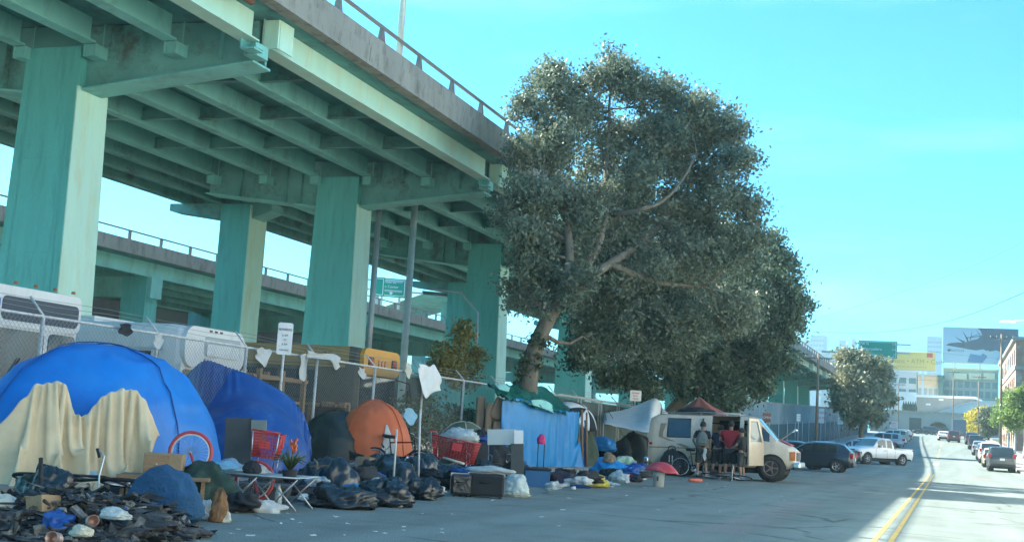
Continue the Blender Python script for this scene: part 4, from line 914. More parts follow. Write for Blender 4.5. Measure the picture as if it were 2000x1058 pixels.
mb = hang(st_, pins, 1.78/(nu_-1), arc_[-1]*1.22/(nv_-1), steps=120, ell=[(TC, 1.50, 2.52, 2.18)], seed=4)
solo('drop_cloth', mb, M['tarp_beige'], 'crumpled beige drop cloth draped over the front of the big blue tent', 'tarp', solid=.006)
# ------------------------------------------------------------------ navy tarp tent
W = WY
nu_, nv_ = 64, 90
tp = [W(338,756,21.6), W(368,728,21.55), W(400,703,21.5), W(440,714,21.6), W(480,728,21.8), W(530,752,22.0), W(570,778,22.3), W(592,812,22.5), W(606,850,22.6)]
bt_ = [W(356,935,19.6), W(380,940,19.2), W(420,945,18.9), W(460,948,18.9), W(500,950,19.0), W(545,950,19.2), W(590,950,19.6), G(632,957), G(652,958)]
for v_ in bt_: v_.z = .02
st_ = sheet_pts(tp, bt_, nu_, nv_); L0_ = sum((b_-a_).length for a_, b_ in zip(tp, tp[1:]))
pins = {(0, j): Vector(st_[0, j]) for j in range(0, nv_, 2)}
for k in (0,3,6,8): pins[(nu_-1, int(round(k/8*(nv_-1))))] = bt_[k]
mid_l = (st_[0]-st_[-1]); ru = float(np.linalg.norm(mid_l, axis=1).mean())
mb = hang(st_, pins, ru*1.07/(nu_-1), L0_*1.10/(nv_-1), steps=110, ell=[(W(480,900,21.2), 1.3, 1.25, 1.45)], seed=9)
solo('tarp_tent', mb, M['tarp_navy'], 'navy blue tarp tent with a pointed top right of the big bright blue tent', 'tent', solid=.008)
mb = hang(sheet_pts([p_+Vector((-.25,.35,0)) for p_ in tp], [W(330,900,24), W(400,900,24.4), W(480,900,24.6), W(560,900,24.8), W(610,900,24.6)], 20, 40), {(0, int(round(k/8*39))): tp[k]+Vector((-.03,.06,0)) for k in range(9)}, .12, L0_*1.05/39, steps=50, seed=3)
solo('tarp_flap', mb, M['tarp_navy'], 'rear flap of the navy tarp falling toward the fence', 'tarp', solid=.008)
q = MB(); q.tube([W(392,800,21.7), W(400,700,21.55)], .02, 6)
solo('tent_pole', q, M['steel'], 'thin pole holding up the pointed top of the navy tarp', 'pole')
# ------------------------------------------------------------------ black tent, orange tent, green tent
c = G(665, 925); dome('dome_tent', 'low black dome tent between the navy tarp and the orange tent', c+Vector((-.5,.8,0)), 1.15, 1.45, 1.38, .3, M['tent_black'], 21, p=.9, sag=.10, bump=.16)
c = Vector((-12.3, 26.2, .0)); to = dome('dome_tent', 'orange dome tent with a white door panel by the red shopping cart', c+Vector((-.1,-.45,0)), .92, 1.0, 1.68, -.2, M['tent_orange'], 31, p=.85, sag=.05, bump=.07, front=(.93, .05, .42, M['cloth_w']))
c = WX(903, 880, -11.6); dome('dome_tent', 'small green dome tent with cream edging behind the red cart', Vector((c.x, c.y, .0)), .75, .8, 1.32, .5, M['tent_olive'], 37, p=.8, pm=M['cream'], bump=.04)
# ------------------------------------------------------------------ bicycle wheels, red cart, boards by the navy tarp
def lone_wheel(label, px, py, dep, rpx, rz, lean):
    c = WD(px, py, dep); t = thing('bicycle', label, 'bicycle', c, rz, 'bicycles with red tyres', rx=lean)
    q = MB(); q.tube([(0,.05,0),(.12,.05,-.3),(.35,.1,-.42)], .013, 6); q.tube([(0,-.05,0),(.12,-.05,-.3),(.35,-.05,-.42)], .013, 6); q.build('fork', M['red'], t)
    wheel_bike(t, (0,0,0), rpx*dep/FPX, mat('red tyre', (.48,.05,.05), .6), M['rimw'], nspk=28); return t
lone_wheel('upended bicycle with a red tyred wheel leaning on the bright blue tent', 372, 884, 15.9, 40, R(25), -.15)
lone_wheel('upended bicycle with a red tyred wheel between the folding cot and the red cart', 497, 938, 16.9, 37, R(15), -.12)
c = WD(512, 935, 17.6); c.z = .25; cart('upright red shopping cart in front of the navy tarp', c, R(112), rx=.08).scale = (.74, .74, .74)
crate('milk_crate', 'dark crate under the upright red shopping cart', 'crate', (c.x, c.y, 0), (.8,.6,.2), .4, M['greyboard'])
def board(label, px0, py0, px1, py1, dep, m, yaw=R(19), tilt=0., cat='board', name='board'):
    a = WD(px0, py1, dep); b = WD(px1, py1, dep); h = (py1-py0)*dep/FPX; w = (b-a).length
    t = (a+b)/2; q = MB(); q.box((-w/2,-.012,0),(w/2,.012,h)); o = q.build(name, m, bevel=.004); o.location = t; o.rotation_euler = (tilt, R(-3.5), yaw); return tag(o, label, cat)
board('dark grey board standing against the navy tarp', 437, 816, 492, 925, 18.2, M['greyboard'])
board('small pale grey panel above the red shopping cart', 490, 820, 520, 860, 18.15, mat('grey green panel', (.2,.24,.22), .8))
# ------------------------------------------------------------------ folding cot with things on it
ca, cb = G(405, 985), G(588, 1000); mid = (ca+cb)/2; L_ = (cb-ca).length; yw = math.atan2(cb.y-ca.y, cb.x-ca.x); HC = .43
ct = thing('folding_cot', 'pale folding camp cot on crossed legs near the road edge', 'cot', mid+Vector((-.2,.25,0)), yw)
q = MB(); q.grid(lambda u, v: (-L_/2-.12+(L_+.24)*u, -.32+.64*v, HC-.05*math.sin(v*PI)*math.sin(u*PI)+.01*nz((u*5,v*3,0))), 30, 10); q.build('canvas', M['cloth_w'], ct, solid=.012)
for s_ in (-1, 1): q = MB(); q.tube([(-L_/2-.14, .32*s_, HC), (L_/2+.14, .32*s_, HC)], .013, 7); q.build('side_rail', M['steel'], ct)
for x in (-L_/2+.1, 0, L_/2-.1):
    for s_ in (-1, 1):
        q = MB(); q.tube([(x-.2, .3*s_, HC-.02), (x+.2, .28*s_, .01)], .011, 6); q.tube([(x+.2, .3*s_, HC-.02), (x-.2, .28*s_, .01)], .011, 6); q.build('leg', M['steel'], ct)
def onc(x, y): v = Matrix.Rotation(yw, 3, 'Z') @ Vector((x, y, HC+.01)); return ct.location+v
heap('clothes_pile', 'pale blue and white clothes heaped on the left end of the cot', 'clothes', onc(-L_/2+.25,0), .3, .2, .1, M['cloth_lb'], 41)
heap('clothes_pile', 'white crumpled towel on the middle of the cot', 'towel', onc(-.1,.05), .28, .22, .08, M['cloth_w'], 42)
heap('hat', 'black knit cap lying on the cot beside the lower red wheel', 'hat', onc(.02,-.1), .13, .11, .13, M['darkcloth'], 43, amp=.05)
heap('helmet', 'shiny silver pot lying behind the left end of the cot', 'pot', WD(447, 915, 16.6), .13, .13, .11, M['steel'], 44, amp=.06)
# potted plant with an orange flower
p = WD(565, 935, 16.5); p.z = .35; pt = thing('potted_plant', 'spiky potted plant with one orange flower at the right end of the cot', 'plant', p)
q = MB(); q.lathe([(0,0),(.08,0),(.11,.16),(.1,.16),(0,.14)], n=18); q.build('pot', M['black'], pt)
q = MB()
for k in range(34):
    a = k*2.4; l = .28+.12*((k*7) % 5)/5; e = .35+.9*((k*3) % 7)/7
    pts = [Vector((0,0,.14)), Vector((math.cos(a)*l*.4*math.cos(e), math.sin(a)*l*.4*math.cos(e), .14+l*.5)), Vector((math.cos(a)*l*math.cos(e)*.9, math.sin(a)*l*math.cos(e)*.9, .14+l*math.sin(e)))]
    q.tube(pts, [.012, .012, .002], 4)
q.build('leaves', M['leaf_ivy'], pt)
q = MB(); q.tube([(0,0,.14),(.02,0,.42)], .007, 5); q.build('stem', M['leaf_ivy'], pt)
q = MB()
for k in range(9): a = k*2.4; q.tube([(.02,0,.38+.014*k), (.02+.05*math.cos(a),.05*math.sin(a),.43+.018*k), (.02+.03*math.cos(a),.03*math.sin(a),.5+.012*k)], [.012,.016,.003], 5)
q.build('flower', mat('orange petals', (.75,.16,.05), .5), pt)
# low table with wooden drawer and dark blanket, left of the cot
p = WD(322, 950, 15.3); p.z = 0
tb = thing('low_table', 'low wooden table under the brown drawer box', 'table', p, R(28))
q = MB(); q.box((-.55,-.3,.36),(.55,.3,.4)); q.build('tabletop', M['wood'], tb)
for x in (-.5, .46):
    for y in (-.26, .22): q = MB(); q.box((x,y,0),(x+.045,y+.045,.36)); q.build('leg', M['wood'], tb)
p2_ = p+Vector((0,0,.4)); db = thing('wooden_drawer', 'brown wooden drawer box standing on the low table', 'drawer', p2_, R(28))
q = MB(); q.box((-.26,-.2,0),(.2,.2,.27)); q.build('carcass', M['card'], db, bevel=.006)
q = MB(); q.box((-.25,-.215,.02),(.05,-.202,.25)); q.build('front', M['wood'], db)
q = MB(); q.lathe([(0,-.03),(.014,-.03),(.014,0),(0,0)], (-.1,-.215,.14), 8, 'Y'); q.build('knob', M['steel'], db)
heap('blanket', 'dark green patterned blanket piled right of the wooden drawer', 'blanket', WD(372, 965, 15.6)*1+Vector((0,0,-.15)), .55, .4, .42, M['gcloth'], 51, amp=.2)
heap('backpack', 'dark pack stuffed under the low table', 'bag', p+Vector((.05,.25,0)), .42, .25, .3, M['darkcloth'], 52)
# ------------------------------------------------------------------ foreground heaps
heap('blanket', 'large faded blue blanket bundled on the asphalt in the left foreground', 'blanket', G(305, 1022)+Vector((-.2,.35,0)), .50, .33, .43, M['denim'], 61, amp=.1, fq=2.5, famp=.08, freq=1.2)
heap('blanket', 'flat fold of blue blanket trailing toward the junk heap', 'blanket', G(262, 1020)+Vector((-.1,.25,0)), .35, .3, .2, M['denim'], 62, amp=.15)
heap('plastic_bag', 'clear crumpled plastic bag beside the faded blue blanket', 'bag', G(388, 1014), .17, .12, .17, M['bag_clear'], 63, amp=.2, fq=7, famp=.15)
heap('soft_toy', 'brown and cream fuzzy bundle standing on the asphalt under the cot', 'bundle', G(426, 1019), .10, .09, .27, M['brown'], 64, amp=.2, fq=6, famp=.12)
heap('paper_bag', 'small cream paper wad touching the brown fuzzy bundle', 'paper', G(437, 1019)+Vector((.03,-.03,0)), .07, .06, .1, M['cream'], 65)
# junk heap of ash and litter, bottom-left
cj = G(105, 1040)
o = lump((0,0,0), 1.1, 1.0, .22, 71, .25, 1.9, 6, .10, 70).build('junk_heap', mat('sooty litter', (.025,.027,.03), .9, var=.9, scale=7, dirt=((.16,.16,.14), 5, .9), bump=1, bscale=20), None)
o.location = cj+Vector((-.1,.35,0)); tag(o, 'dark heap of sooty litter and rags filling the bottom left corner', 'junk', kind='stuff')
o.location.z = -.02
mbj = MB(); rj = random.Random(5); mbd = MB()
for k in range(3000):
    a = rj.random()*2*PI; r_ = rj.random()**.6*1.2; x, y = cj.x-.1+r_*math.cos(a)*1.08, cj.y+.35+r_*math.sin(a); hz_ = max(0, .34*(1-r_**2*.75)*(1+.9*nz((x*2.2, y*2.2, 0)))); z = hz_*rj.random()**.35+.02
    dark = rj.random() < .74; q_ = mbd if dark else mbj; s_ = .012+.05*rj.random()**2; L3 = s_*(1+2*rj.random()**3); e = (rj.gauss(0,.5), rj.gauss(0,.5))
    if rj.random() < .10: q_.tube([Vector((x,y,z)), Vector((x,y,z))+Vector((rj.gauss(0,1), rj.gauss(0,1), rj.gauss(0,.35)))*.14], .006+.008*rj.random(), 4)
    elif rj.random() < .5: 
        c3 = Vector((x,y,z)); w3 = [c3+Vector((rj.gauss(0,1), rj.gauss(0,1), rj.gauss(0,.4)))*(s_*1.4) for _ in range(5)]; q_.add(w3, [(0,1,2),(0,2,3),(0,3,4)])
    else: q_.cbox((x,y,z), (L3*2+.015, s_*1.2, s_*.5+.005), rj.random()*6, *e)
solo('junk_bits', mbd, mat('sooty bits', (.03,.036,.04), .7, var=.9, scale=9), 'dark broken bits and rags covering the sooty heap', 'junk', kind='stuff', origin=cj)
mj = mat('litter bits', (.12,.12,.11), .8, var=.95, scale=9, dirt=((.45,.44,.4), 6, .9)); o = solo('litter_bits', mbj, mj, 'small pale litter bits strewn over the dark sooty heap', 'litter', kind='stuff', origin=cj)
bicycle('black bicycle lying tipped over on the sooty heap beside the beige cloth', G(165, 990)+Vector((-.1,.25,.26)), R(20), R(80), M['black'], group=None)
heap('pillow', 'dirty white pillow at the very left edge above the sooty heap', 'pillow', WD(2, 1000, 11.6), .2, .16, .13, M['cream'], 72, amp=.08)
def can(label, px, py, dep, rz):
    c = WD(px, py, dep); t = thing('tin_can', label, 'can', c, rz, 'rusty tin cans on the heap', rx=R(80)); q = MB(); q.lathe([(0,.001),(.045,0),(.047,.004),(.045,.01),(.045,.11),(.047,.115),(.043,.115),(.042,.012),(0,.012)], n=20); q.build('shell', mat('rusty tin', (.42,.27,.22), .4, .5, var=.3, scale=20), t)
    q = MB(); q.lathe([(.046,.045),(.0475,.05),(.0475,.055),(.046,.06)], n=20); q.build('ridge', M['steel'], t)
can('rusty tin can on its side right of the sooty heap top', 178, 1018, 9.9, .8); can('rusty tin can nearest the bottom frame edge', 112, 1052, 8.9, .3)
heap('plastic_bag', 'thin pale plastic bag on the right edge of the sooty heap', 'bag', WD(222, 1012, 10.1), .14, .09, .07, M['bag_clear'], 73, fq=7, famp=.15)
heap('paper_bag', 'crumpled pale paper on the lowest edge of the sooty heap', 'paper', WD(158, 1046, 9.2), .09, .07, .06, M['cream'], 74, fq=7, famp=.15)
q = MB(); p = WD(33, 940, 12.6); q.tube([p+Vector((0,0,-.3)), p+Vector((.02,0,.25))], .02, 6); 
q = MB(); a_ = WD(78, 985, 12.2); q.tube([a_, WD(80, 893, 12.2)], .022, 6); solo('post', q, M['black'], 'short black stake standing in front of the beige drop cloth', 'post')
heap('trash_bag', 'dark bag slumped at the foot of the beige cloth behind the tipped bicycle', 'trash bag', WD(90, 970, 12.6)+Vector((0,0,-.1)), .35, .25, .3, M['bag'], 75)
# ------------------------------------------------------------------ bags, bicycles and gear in the middle
heap('trash_bag', 'large shiny black trash bag lying nearest the road left of the suitcases', 'trash bag', G(748, 991)+Vector((-.15,.4,0)), .42, .34, .31, M['bag'], 81, amp=.15, fq=4, famp=.14)
heap('plastic_bag', 'glossy torn plastic bag at the right end of the large trash bag', 'bag', G(772, 990)+Vector((.0,.05,0)), .12, .1, .16, M['bag_clear'], 80, fq=6, famp=.2)
heap('trash_bag', 'flat black trash bag in front of the navy tarp corner', 'trash bag', G(655, 994)+Vector((-.1,.35,0)), .5, .34, .24, M['bag'], 82, amp=.2, fq=5, famp=.14)
heap('trash_bag', 'small black trash bag between the large one and the dark suitcase', 'trash bag', G(822, 977)+Vector((-.1,.3,0)), .30, .28, .27, M['bag'], 83, amp=.2, fq=5, famp=.14)
heap('trash_bag', 'black trash bag behind the large one beside the pole', 'trash bag', G(798, 950)+Vector((-.1,.2,0)), .42, .3, .3, M['bag'], 84, amp=.2)
heap('trash_bag', 'black trash bag tucked behind the dark suitcase', 'trash bag', G(865, 955)+Vector((-.1,.3,0)), .45, .32, .34, M['bag'], 85, amp=.2)
heap('clothes_pile', 'bright blue cloth lying on the flat black trash bag', 'clothes', G(680, 985)+Vector((-.15,.45,.2)), .17, .12, .06, M['tarp_blue'], 86)
heap('clothes_pile', 'blue cloth strip on top of the large shiny trash bag', 'clothes', G(742, 985)+Vector((-.25,.6,.26)), .22, .1, .05, M['tarp_blue'], 87)
heap('clothes_pile', 'bright pink cloth between the black bags and the red cart', 'clothes', G(848, 946)+Vector((0,0,.1)), .13, .09, .1, M['pink'], 88)
bicycle('silver bicycle leaning on the black dome tent', G(690, 948)+Vector((-.2,.5,.03)), R(12), R(-58), M['steel'], group=None)
bicycle('dark bicycle leaning behind the poles in front of the orange tent', G(775, 935)+Vector((-.2,.3,0)), R(8), R(-12), M['black'])
for (xa, ya, xb, yb, dep, lb) in ((775, 838, 768, 945, 20.6, 'thin metal pole standing in front of the orange tent'), (821, 800, 818, 938, 21.4, 'slim metal pole right of the orange tent')):
    q = MB(); a_ = WD(xb, yb, dep); a_.z = 0; q.tube([a_, WD(xa, ya, dep)], .018, 6); solo('tent_pole', q, M['galv2'], lb, 'pole')
crate('storage_box', 'black box standing behind the poles below the orange tent', 'box', G(800, 935)+Vector((-.3,.5,0)), (.9,.6,.42), .3, M['greyboard'], M['black'])
crate('storage_box', 'dark grey trunk left of the red cart wheels', 'box', G(858, 936)+Vector((-.5,.4,0)), (.6,.5,.5), .3, M['darkcloth'])
for k, (x, y) in enumerate(((794, 912), (804, 911))):
    t = thing('bottle', ('left' if k == 0 else 'right')+' white bottle of the pair below the orange tent', 'bottle', WD(x, y, 22.6), group='white bottles on the black box')
    q = MB(); q.lathe([(0,0),(.045,0),(.048,.02),(.048,.13),(.02,.17),(.02,.2),(0,.2)], n=14); q.build('body', M['white'], t); q = MB(); q.lathe([(0,.2),(.022,.2),(.022,.225),(0,.225)], n=10); q.build('cap', M['red'], t)
c = G(872, 945); cart('tilted red shopping cart loaded with a white bag, right of the orange tent', c+Vector((-.05,.2,.0)), R(8), ry=.14)
heap('plastic_bag', 'white plastic bags heaped in the tilted red cart', 'bag', c+Vector((.15,.25,.88)), .42, .22, .22, M['bag_clear'], 91, fq=6, famp=.16)
heap('clothes_pile', 'dark clothes heaped beside the cart under the foam board', 'clothes', G(945, 935)+Vector((-.5,.9,.0)), .75, .5, .80, M['darkcloth'], 92, amp=.25)
heap('clothes_pile', 'navy clothes piled on top of the dark clothes by the foam board', 'clothes', G(955, 935)+Vector((-.4,.7,.82)), .36, .2, .16, M['tarp_navy'], 93)
def fchair(label, loc, rz, m, rx=0.):
    t = thing('folding_chair', label, 'chair', loc, rz, 'folding camp chairs in the gear pile', rx=rx)
    q = MB(); q.grid(lambda u, v: (-.24+.48*u, -.22+.44*v, .42-.05*math.sin(u*PI)), 10, 8); q.build('seat', m, t, solid=.008)
    q = MB(); q.grid(lambda u, v: (-.25+.5*u, .24+.1*v-.03*math.sin(u*PI), .45+.42*v), 10, 8); q.build('backrest', m, t, solid=.008)
    for s_ in (-1, 1):
        q = MB(); q.tube([(.25*s_, -.24, 0), (.25*s_, .24, .44), (.25*s_, .36, .9)], .012, 6); q.build('leg', M['steel'], t)
        q = MB(); q.tube([(.25*s_, .26, 0), (.25*s_, -.24, .44), (.25*s_, -.24, .6), (.25*s_, .25, .62)], .012, 6); q.build('leg', M['steel'], t)
    return t
fchair('folding camp chair with steel legs left of the dark suitcase top', G(930, 940)+Vector((0,.1,0)), R(30), M['darkcloth'])
fchair('folding camp chair with steel legs right of the foam board', G(985, 935)+Vector((-.1,.3,0)), R(-25), M['tent_olive'])
q = MB(); q.tube([WD(866, 893, 21.2), WD(906, 905, 20.9)], .022, 6); solo('stick', q, M['cream'], 'short white stick poking across the tilted red cart', 'stick')
def suitcase(label, loc, rz, d, m, rx=0.):
    t = thing('suitcase', label, 'suitcase', loc, rz, 'dark suitcases lying by the road', rx=rx); dx, dy, dz = d
    q = MB(); q.box((-dx/2,-dy/2,.03),(dx/2,dy/2,dz)); q.build('shell', m, t, bevel=.05)
    q = MB(); q.tube([(-.09,-dy/2,dz*.62),(-.08,-dy/2-.04,dz*.64),(.08,-dy/2-.04,dz*.64),(.09,-dy/2,dz*.62)], .01, 6); q.build('handle', M['black'], t)
    q = MB(); q.box((-dx/2-.004,-dy*.02-.01,.06),(dx/2+.004,-dy*.02+.01,dz+.006)); q.build('zip', M['steel'], t)
    for x in (-dx/2+.06, dx/2-.06): q = MB(); q.lathe([(0,-.015),(.03,-.015),(.03,.015),(0,.015)], (x,-dy/2+.05,.03), 10, 'Y'); q.build('caster', M['black'], t)
suitcase('wide dark grey duffel suitcase nearest the road by the white plastic bag', G(945, 972)+Vector((-.05,.2,0)), R(18), (.66,.34,.42), M['darkcloth'])
suitcase('narrow black suitcase left of the wide dark grey one', G(893, 970)+Vector((-.05,.25,0)), R(25), (.36,.34,.40), M['bag'])
heap('clothes_pile', 'white and teal clothes heaped on top of the wide suitcase', 'clothes', G(945, 972)+Vector((-.05,.35,.42)), .42, .22, .10, M['cloth_w'], 94)
heap('plastic_bag', 'white crumpled plastic sack standing left of the blue bin', 'bag', G(1003, 967)+Vector((0,.1,0)), .25, .18, .30, mat('white sack', (.5,.58,.55), .5, bump=.8, bscale=10), 95, amp=.1, fq=3, famp=.12)
heap('paper_bag', 'dirty paper scraps under the white crumpled sack', 'paper', G(1008, 970)+Vector((0,-.05,0)), .28, .12, .06, M['cream'], 96, fq=8, famp=.3)
board('pale foam board leaning before the blue tarp shelter', 952, 838, 1008, 868, 23.2, M['lightboard'])
board('small bright white board at the right end of the foam board', 1004, 840, 1022, 866, 23.0, M['white'])
board('tall dark grey board standing below the small white board', 998, 866, 1023, 925, 23.1, M['greyboard'])
# ------------------------------------------------------------------ upended sofa and blue tarp shelter
p = WX(957, 840, -12.7); sf = thing('sofa', 'tan sofa stood on its end against the fence left of the blue tarp', 'sofa', (p.x, p.y, .1), R(30))
for nm, a, b in (('backrest', (-.42,.1,0), (-.16,.34,2.02)), ('seat', (-.14,.0,.25), (.42,.34,1.7))): q = MB(); q.box(a, b); q.build(nm, M['tan'], sf, bevel=.06)
for nm, a, b in (('cushion', (-.18,-.12,.9), (.02,.0,1.86)), ('cushion', (-.16,-.15,.2), (.02,-.0,.88))): q = MB(); q.box(a, b); q.build(nm, M['tan'], sf, bevel=.07)
q = MB(); q.box((.0,-.16,1.35),(.40,.0,2.0), Matrix.Rotation(.35,3,'Y')); q.build('cushion', M['tan'], sf, bevel=.09)
q = MB(); q.box((.04,-.2,.3),(.36,.0,1.32)); q.build('cushion', M['tan'], sf, bevel=.08)
tp = [WX(982,778,-12.3), WX(1008,776,-12.1), WX(1035,782,-12.0), WX(1060,793,-11.8), WX(1085,798,-11.6), WX(1108,801,-11.4), WX(1131,803,-11.2)]
bt_ = [WX(998,905,-12.1), WX(1020,908,-11.95), WX(1042,910,-11.75), WX(1065,913,-11.6), WX(1088,915,-11.45), WX(1110,918,-11.3), WX(1134,922,-11.1)]
for v_ in bt_: v_.z = .02
L0_ = sum((b_-a_).length for a_, b_ in zip(tp, tp[1:])); ru = (tp[3]-bt_[3]).length
pins = {(0, j): crv(tp, j/69) for j in range(0, 70, 3)}; pins.update({(49, 0): bt_[0], (49, 34): bt_[3], (49, 69): bt_[6], (25, 69): (tp[6]+bt_[6])/2, (25, 0): (tp[0]+bt_[0])/2})
solo('tarp_wall', hang(sheet_pts(tp, bt_, 50, 70), pins, ru*1.05/49, L0_*1.07/69, steps=90, seed=12), M['tarp_blue'], 'bright blue tarp wall of the shelter behind the blue bin', 'tarp', solid=.006)
rows = [[WX(950,752,-13.3), WX(990,750,-13.4), WX(1035,748,-13.5), WX(1075,765,-13.4), WX(1110,792,-13.2)],
        [WX(968,762,-12.7), WX(1000,768,-12.7), WX(1040,772,-12.5), WX(1080,788,-12.2), WX(1112,800,-11.8)],
        [WX(985,777,-12.0), WX(1015,782,-12.0), WX(1045,792,-11.8), WX(1075,806,-11.6), WX(1104,806,-11.2)]]
solo('tarp_roof', cloth(rows, 40, 50, .11, 2.5, 19), M['tarp_green'], 'dark green tarp roof sagging over the blue tarp wall', 'tarp', solid=.006)
rows = [[WX(1037,781,-12.0), WX(1060,780,-11.9), WX(1078,790,-11.7)], [WX(1040,790,-11.9), WX(1062,797,-11.75), WX(1082,806,-11.5)]]
solo('lit_patch', cloth(rows, 16, 16, .03, 4, 20), mat('pale aqua sheet', (.35,.7,.58), .4, bump=.6, bscale=8), 'pale aqua plastic sheet lying on the front of the green tarp roof', 'sheet', solid=.006)  # thin aqua cloth stands for a lit patch of the roof
rows = [[WX(968,752,-12.6), WX(985,750,-12.6), WX(996,757,-12.5)], [WX(975,760,-12.4), WX(985,762,-12.4), WX(994,764,-12.3)]]
solo('lit_patch', cloth(rows, 10, 10, .02, 4, 23), MATS['pale aqua sheet'], 'small pale aqua sheet corner by the top of the tan sofa', 'sheet', solid=.006)  # second lit patch, its light put into the aqua colour
sh = thing('shelter_frame', 'wooden pole frame at the right corner of the blue tarp shelter', 'frame', WX(1136,920,-11.15))
for k, (xa, ya, xb, yb) in enumerate(((1137,800,1137,922),(1146,805,1145,920),(1126,842,1137,922))):
    q = MB(); a_ = WX(xb,yb,-11.1-.1*k); a_.z = 0; q.tube([a_, WX(xa,ya,-11.1-.1*k)], .035, 6); q.build('pole', M['wood'], sh, world=True)
q = MB(); q.grid(lambda u, v: WX(1141+6*u, 820+95*v, -11.25)+Vector((.03*math.sin(9*u+5*v), 0, 0)), 6, 14); solo('curtain', q, M['tarp_navy'], 'narrow blue curtain between the wooden poles of the shelter', 'curtain', solid=.01)
# umbrella, black and white panels
p = WX(1130, 815, -12.0); um = thing('umbrella', 'open black and white golf umbrella propped right of the green tarp roof', 'umbrella', p, R(20), rx=R(20), ry=R(38))
for k in range(8):
    q = MB()
    def US(u, v, k=k):
        a = (k+u)*2*PI/8; r_ = .78*v; return (r_*math.cos(a)*(1-.05*math.sin(u*PI)*v), r_*math.sin(a)*(1-.05*math.sin(u*PI)*v), .42-.36*v**2+.03*v*math.sin(u*PI))
    q.grid(US, 5, 8); q.build('panel', M['darkcloth'] if k % 2 else M['canopy_w'], um, solid=.004)
q = MB(); q.tube([(0,0,.5),(0,0,-.5),(.03,0,-.55),(.07,0,-.5)], .009, 6); q.build('shaft', M['steel'], um)
# ------------------------------------------------------------------ bin with hand truck, bags, yellow coat
c = G(1050, 951)+Vector((-.1,.25,0)); crate('storage_bin', 'blue plastic storage bin in front of the blue tarp', 'bin', c, (.56,.42,.36), R(19), M['bin'], M['darkcloth'])
q = MB()
for x in (-.07, .07): q.tube([(x,0,.42),(x,0,1.02)], .012, 6)
q.tube([(-.07,0,.95),(.07,0,.95)], .01, 6)
ht_ = thing('luggage_handle', 'black folding trolley handle rising behind the blue bin', 'trolley', c+Vector((-.02,.22,0)), R(19)); q.build('handle', M['black'], ht_); q = MB(); q.box((-.2,-.14,.05),(.2,.02,.42)); q.build('bag', M['darkcloth'], ht_, bevel=.04)
for x in (-.15,.15): q = MB(); q.lathe([(0,-.02),(.05,-.02),(.05,.02),(0,.02)], (x,0,.05), 14, 'X'); q.build('wheel', M['black'], ht_)
heap('cap', 'bright pink cap hung on the black trolley handle', 'cap', c+Vector((-.02,.2,.93)), .1, .08, .16, M['pink'], 101, amp=.08)
heap('trash_bag', 'dark plum coloured bag right of the blue bin', 'bag', G(1100, 949)+Vector((-.15,.3,0)), .42, .26, .24, mat('plum bag', (.03,.012,.022), .5, bump=.8, bscale=10), 102, amp=.2)
heap('raincoat', 'crumpled yellow raincoat lying in front of the shelter', 'raincoat', G(1152, 951)+Vector((-.1,.25,0)), .46, .25, .22, M['yellowcl'], 103, amp=.2, fq=4, famp=.16)
heap('clothes_pile', 'flat blue cloth under the yellow raincoat', 'clothes', G(1135, 952)+Vector((0,.02,0)), .24, .1, .05, M['tarp_navy'], 104)
heap('plastic_bag', 'white plastic scraps at the right end of the yellow raincoat', 'bag', G(1185, 950), .17, .1, .1, M['cloth_w'], 105, fq=7, famp=.25)
# olive tarp, blue bags behind
rows = [[WX(1143,845,-11.8), WX(1152,838,-11.7), WX(1162,860,-11.5), WX(1168,885,-11.4)], [WX(1141,880,-11.6), WX(1151,880,-11.5), WX(1163,885,-11.3), WX(1169,900,-11.2)], [WX(1139,922,-11.5), WX(1151,924,-11.3), WX(1164,925,-11.2), WX(1170,925,-11.1)]]
solo('tarp', cloth(rows, 24, 24, .05, 3, 27), M['tent_olive'], 'olive green tarp hanging right of the shelter poles', 'tarp', solid=.008)
cc_ = WX(1178, 925, -12.0)
heap('tent_bag', 'bright blue folded tent fabric on top of the dark pile left of the van', 'tent', WX(1177,880,-12.2), .55, .35, .38, M['tarp_blue'], 111, amp=.12)
heap('clothes_pile', 'dark clothes mound under the white canopy', 'clothes', WX(1195,925,-12.0), .9, .7, .95, M['darkcloth'], 112, amp=.25)
heap('sleeping_bag', 'blue sleeping bag crumpled at the foot of the dark mound', 'sleeping bag', G(1195, 934)+Vector((-.2,.5,0)), .55, .35, .38, M['tarp_blue'], 113, amp=.2)
heap('clothes_pile', 'dark grey mound right under the white canopy beside the van', 'clothes', WX(1240,925,-11.6), .9, .7, 1.05, M['greyboard'], 114, amp=.3)
heap('clothes_pile', 'green and white cloth left of the red topped bucket', 'clothes', G(1228, 935)+Vector((-.3,.7,0)), .45, .3, .42, fab('mixed cloth', (.28,.38,.28), .8, var=.9, scale=4), 115, amp=.25)
heap('plastic_bag', 'white plastic bag in front of the blue sleeping bag', 'bag', G(1210, 941), .25, .18, .22, M['bag_clear'], 116, fq=6, famp=.2)
heap('clothes_pile', 'dark red cloth left of the red topped bucket', 'clothes', G(1240, 941)+Vector((-.1,.15,0)), .26, .16, .22, fab('maroon cloth', (.30,.02,.04), .7), 117)
heap('backpack', 'tan bag sitting on the blue sleeping bag', 'bag', G(1192, 934)+Vector((-.2,.5,.42)), .17, .14, .22, M['tan'], 118)
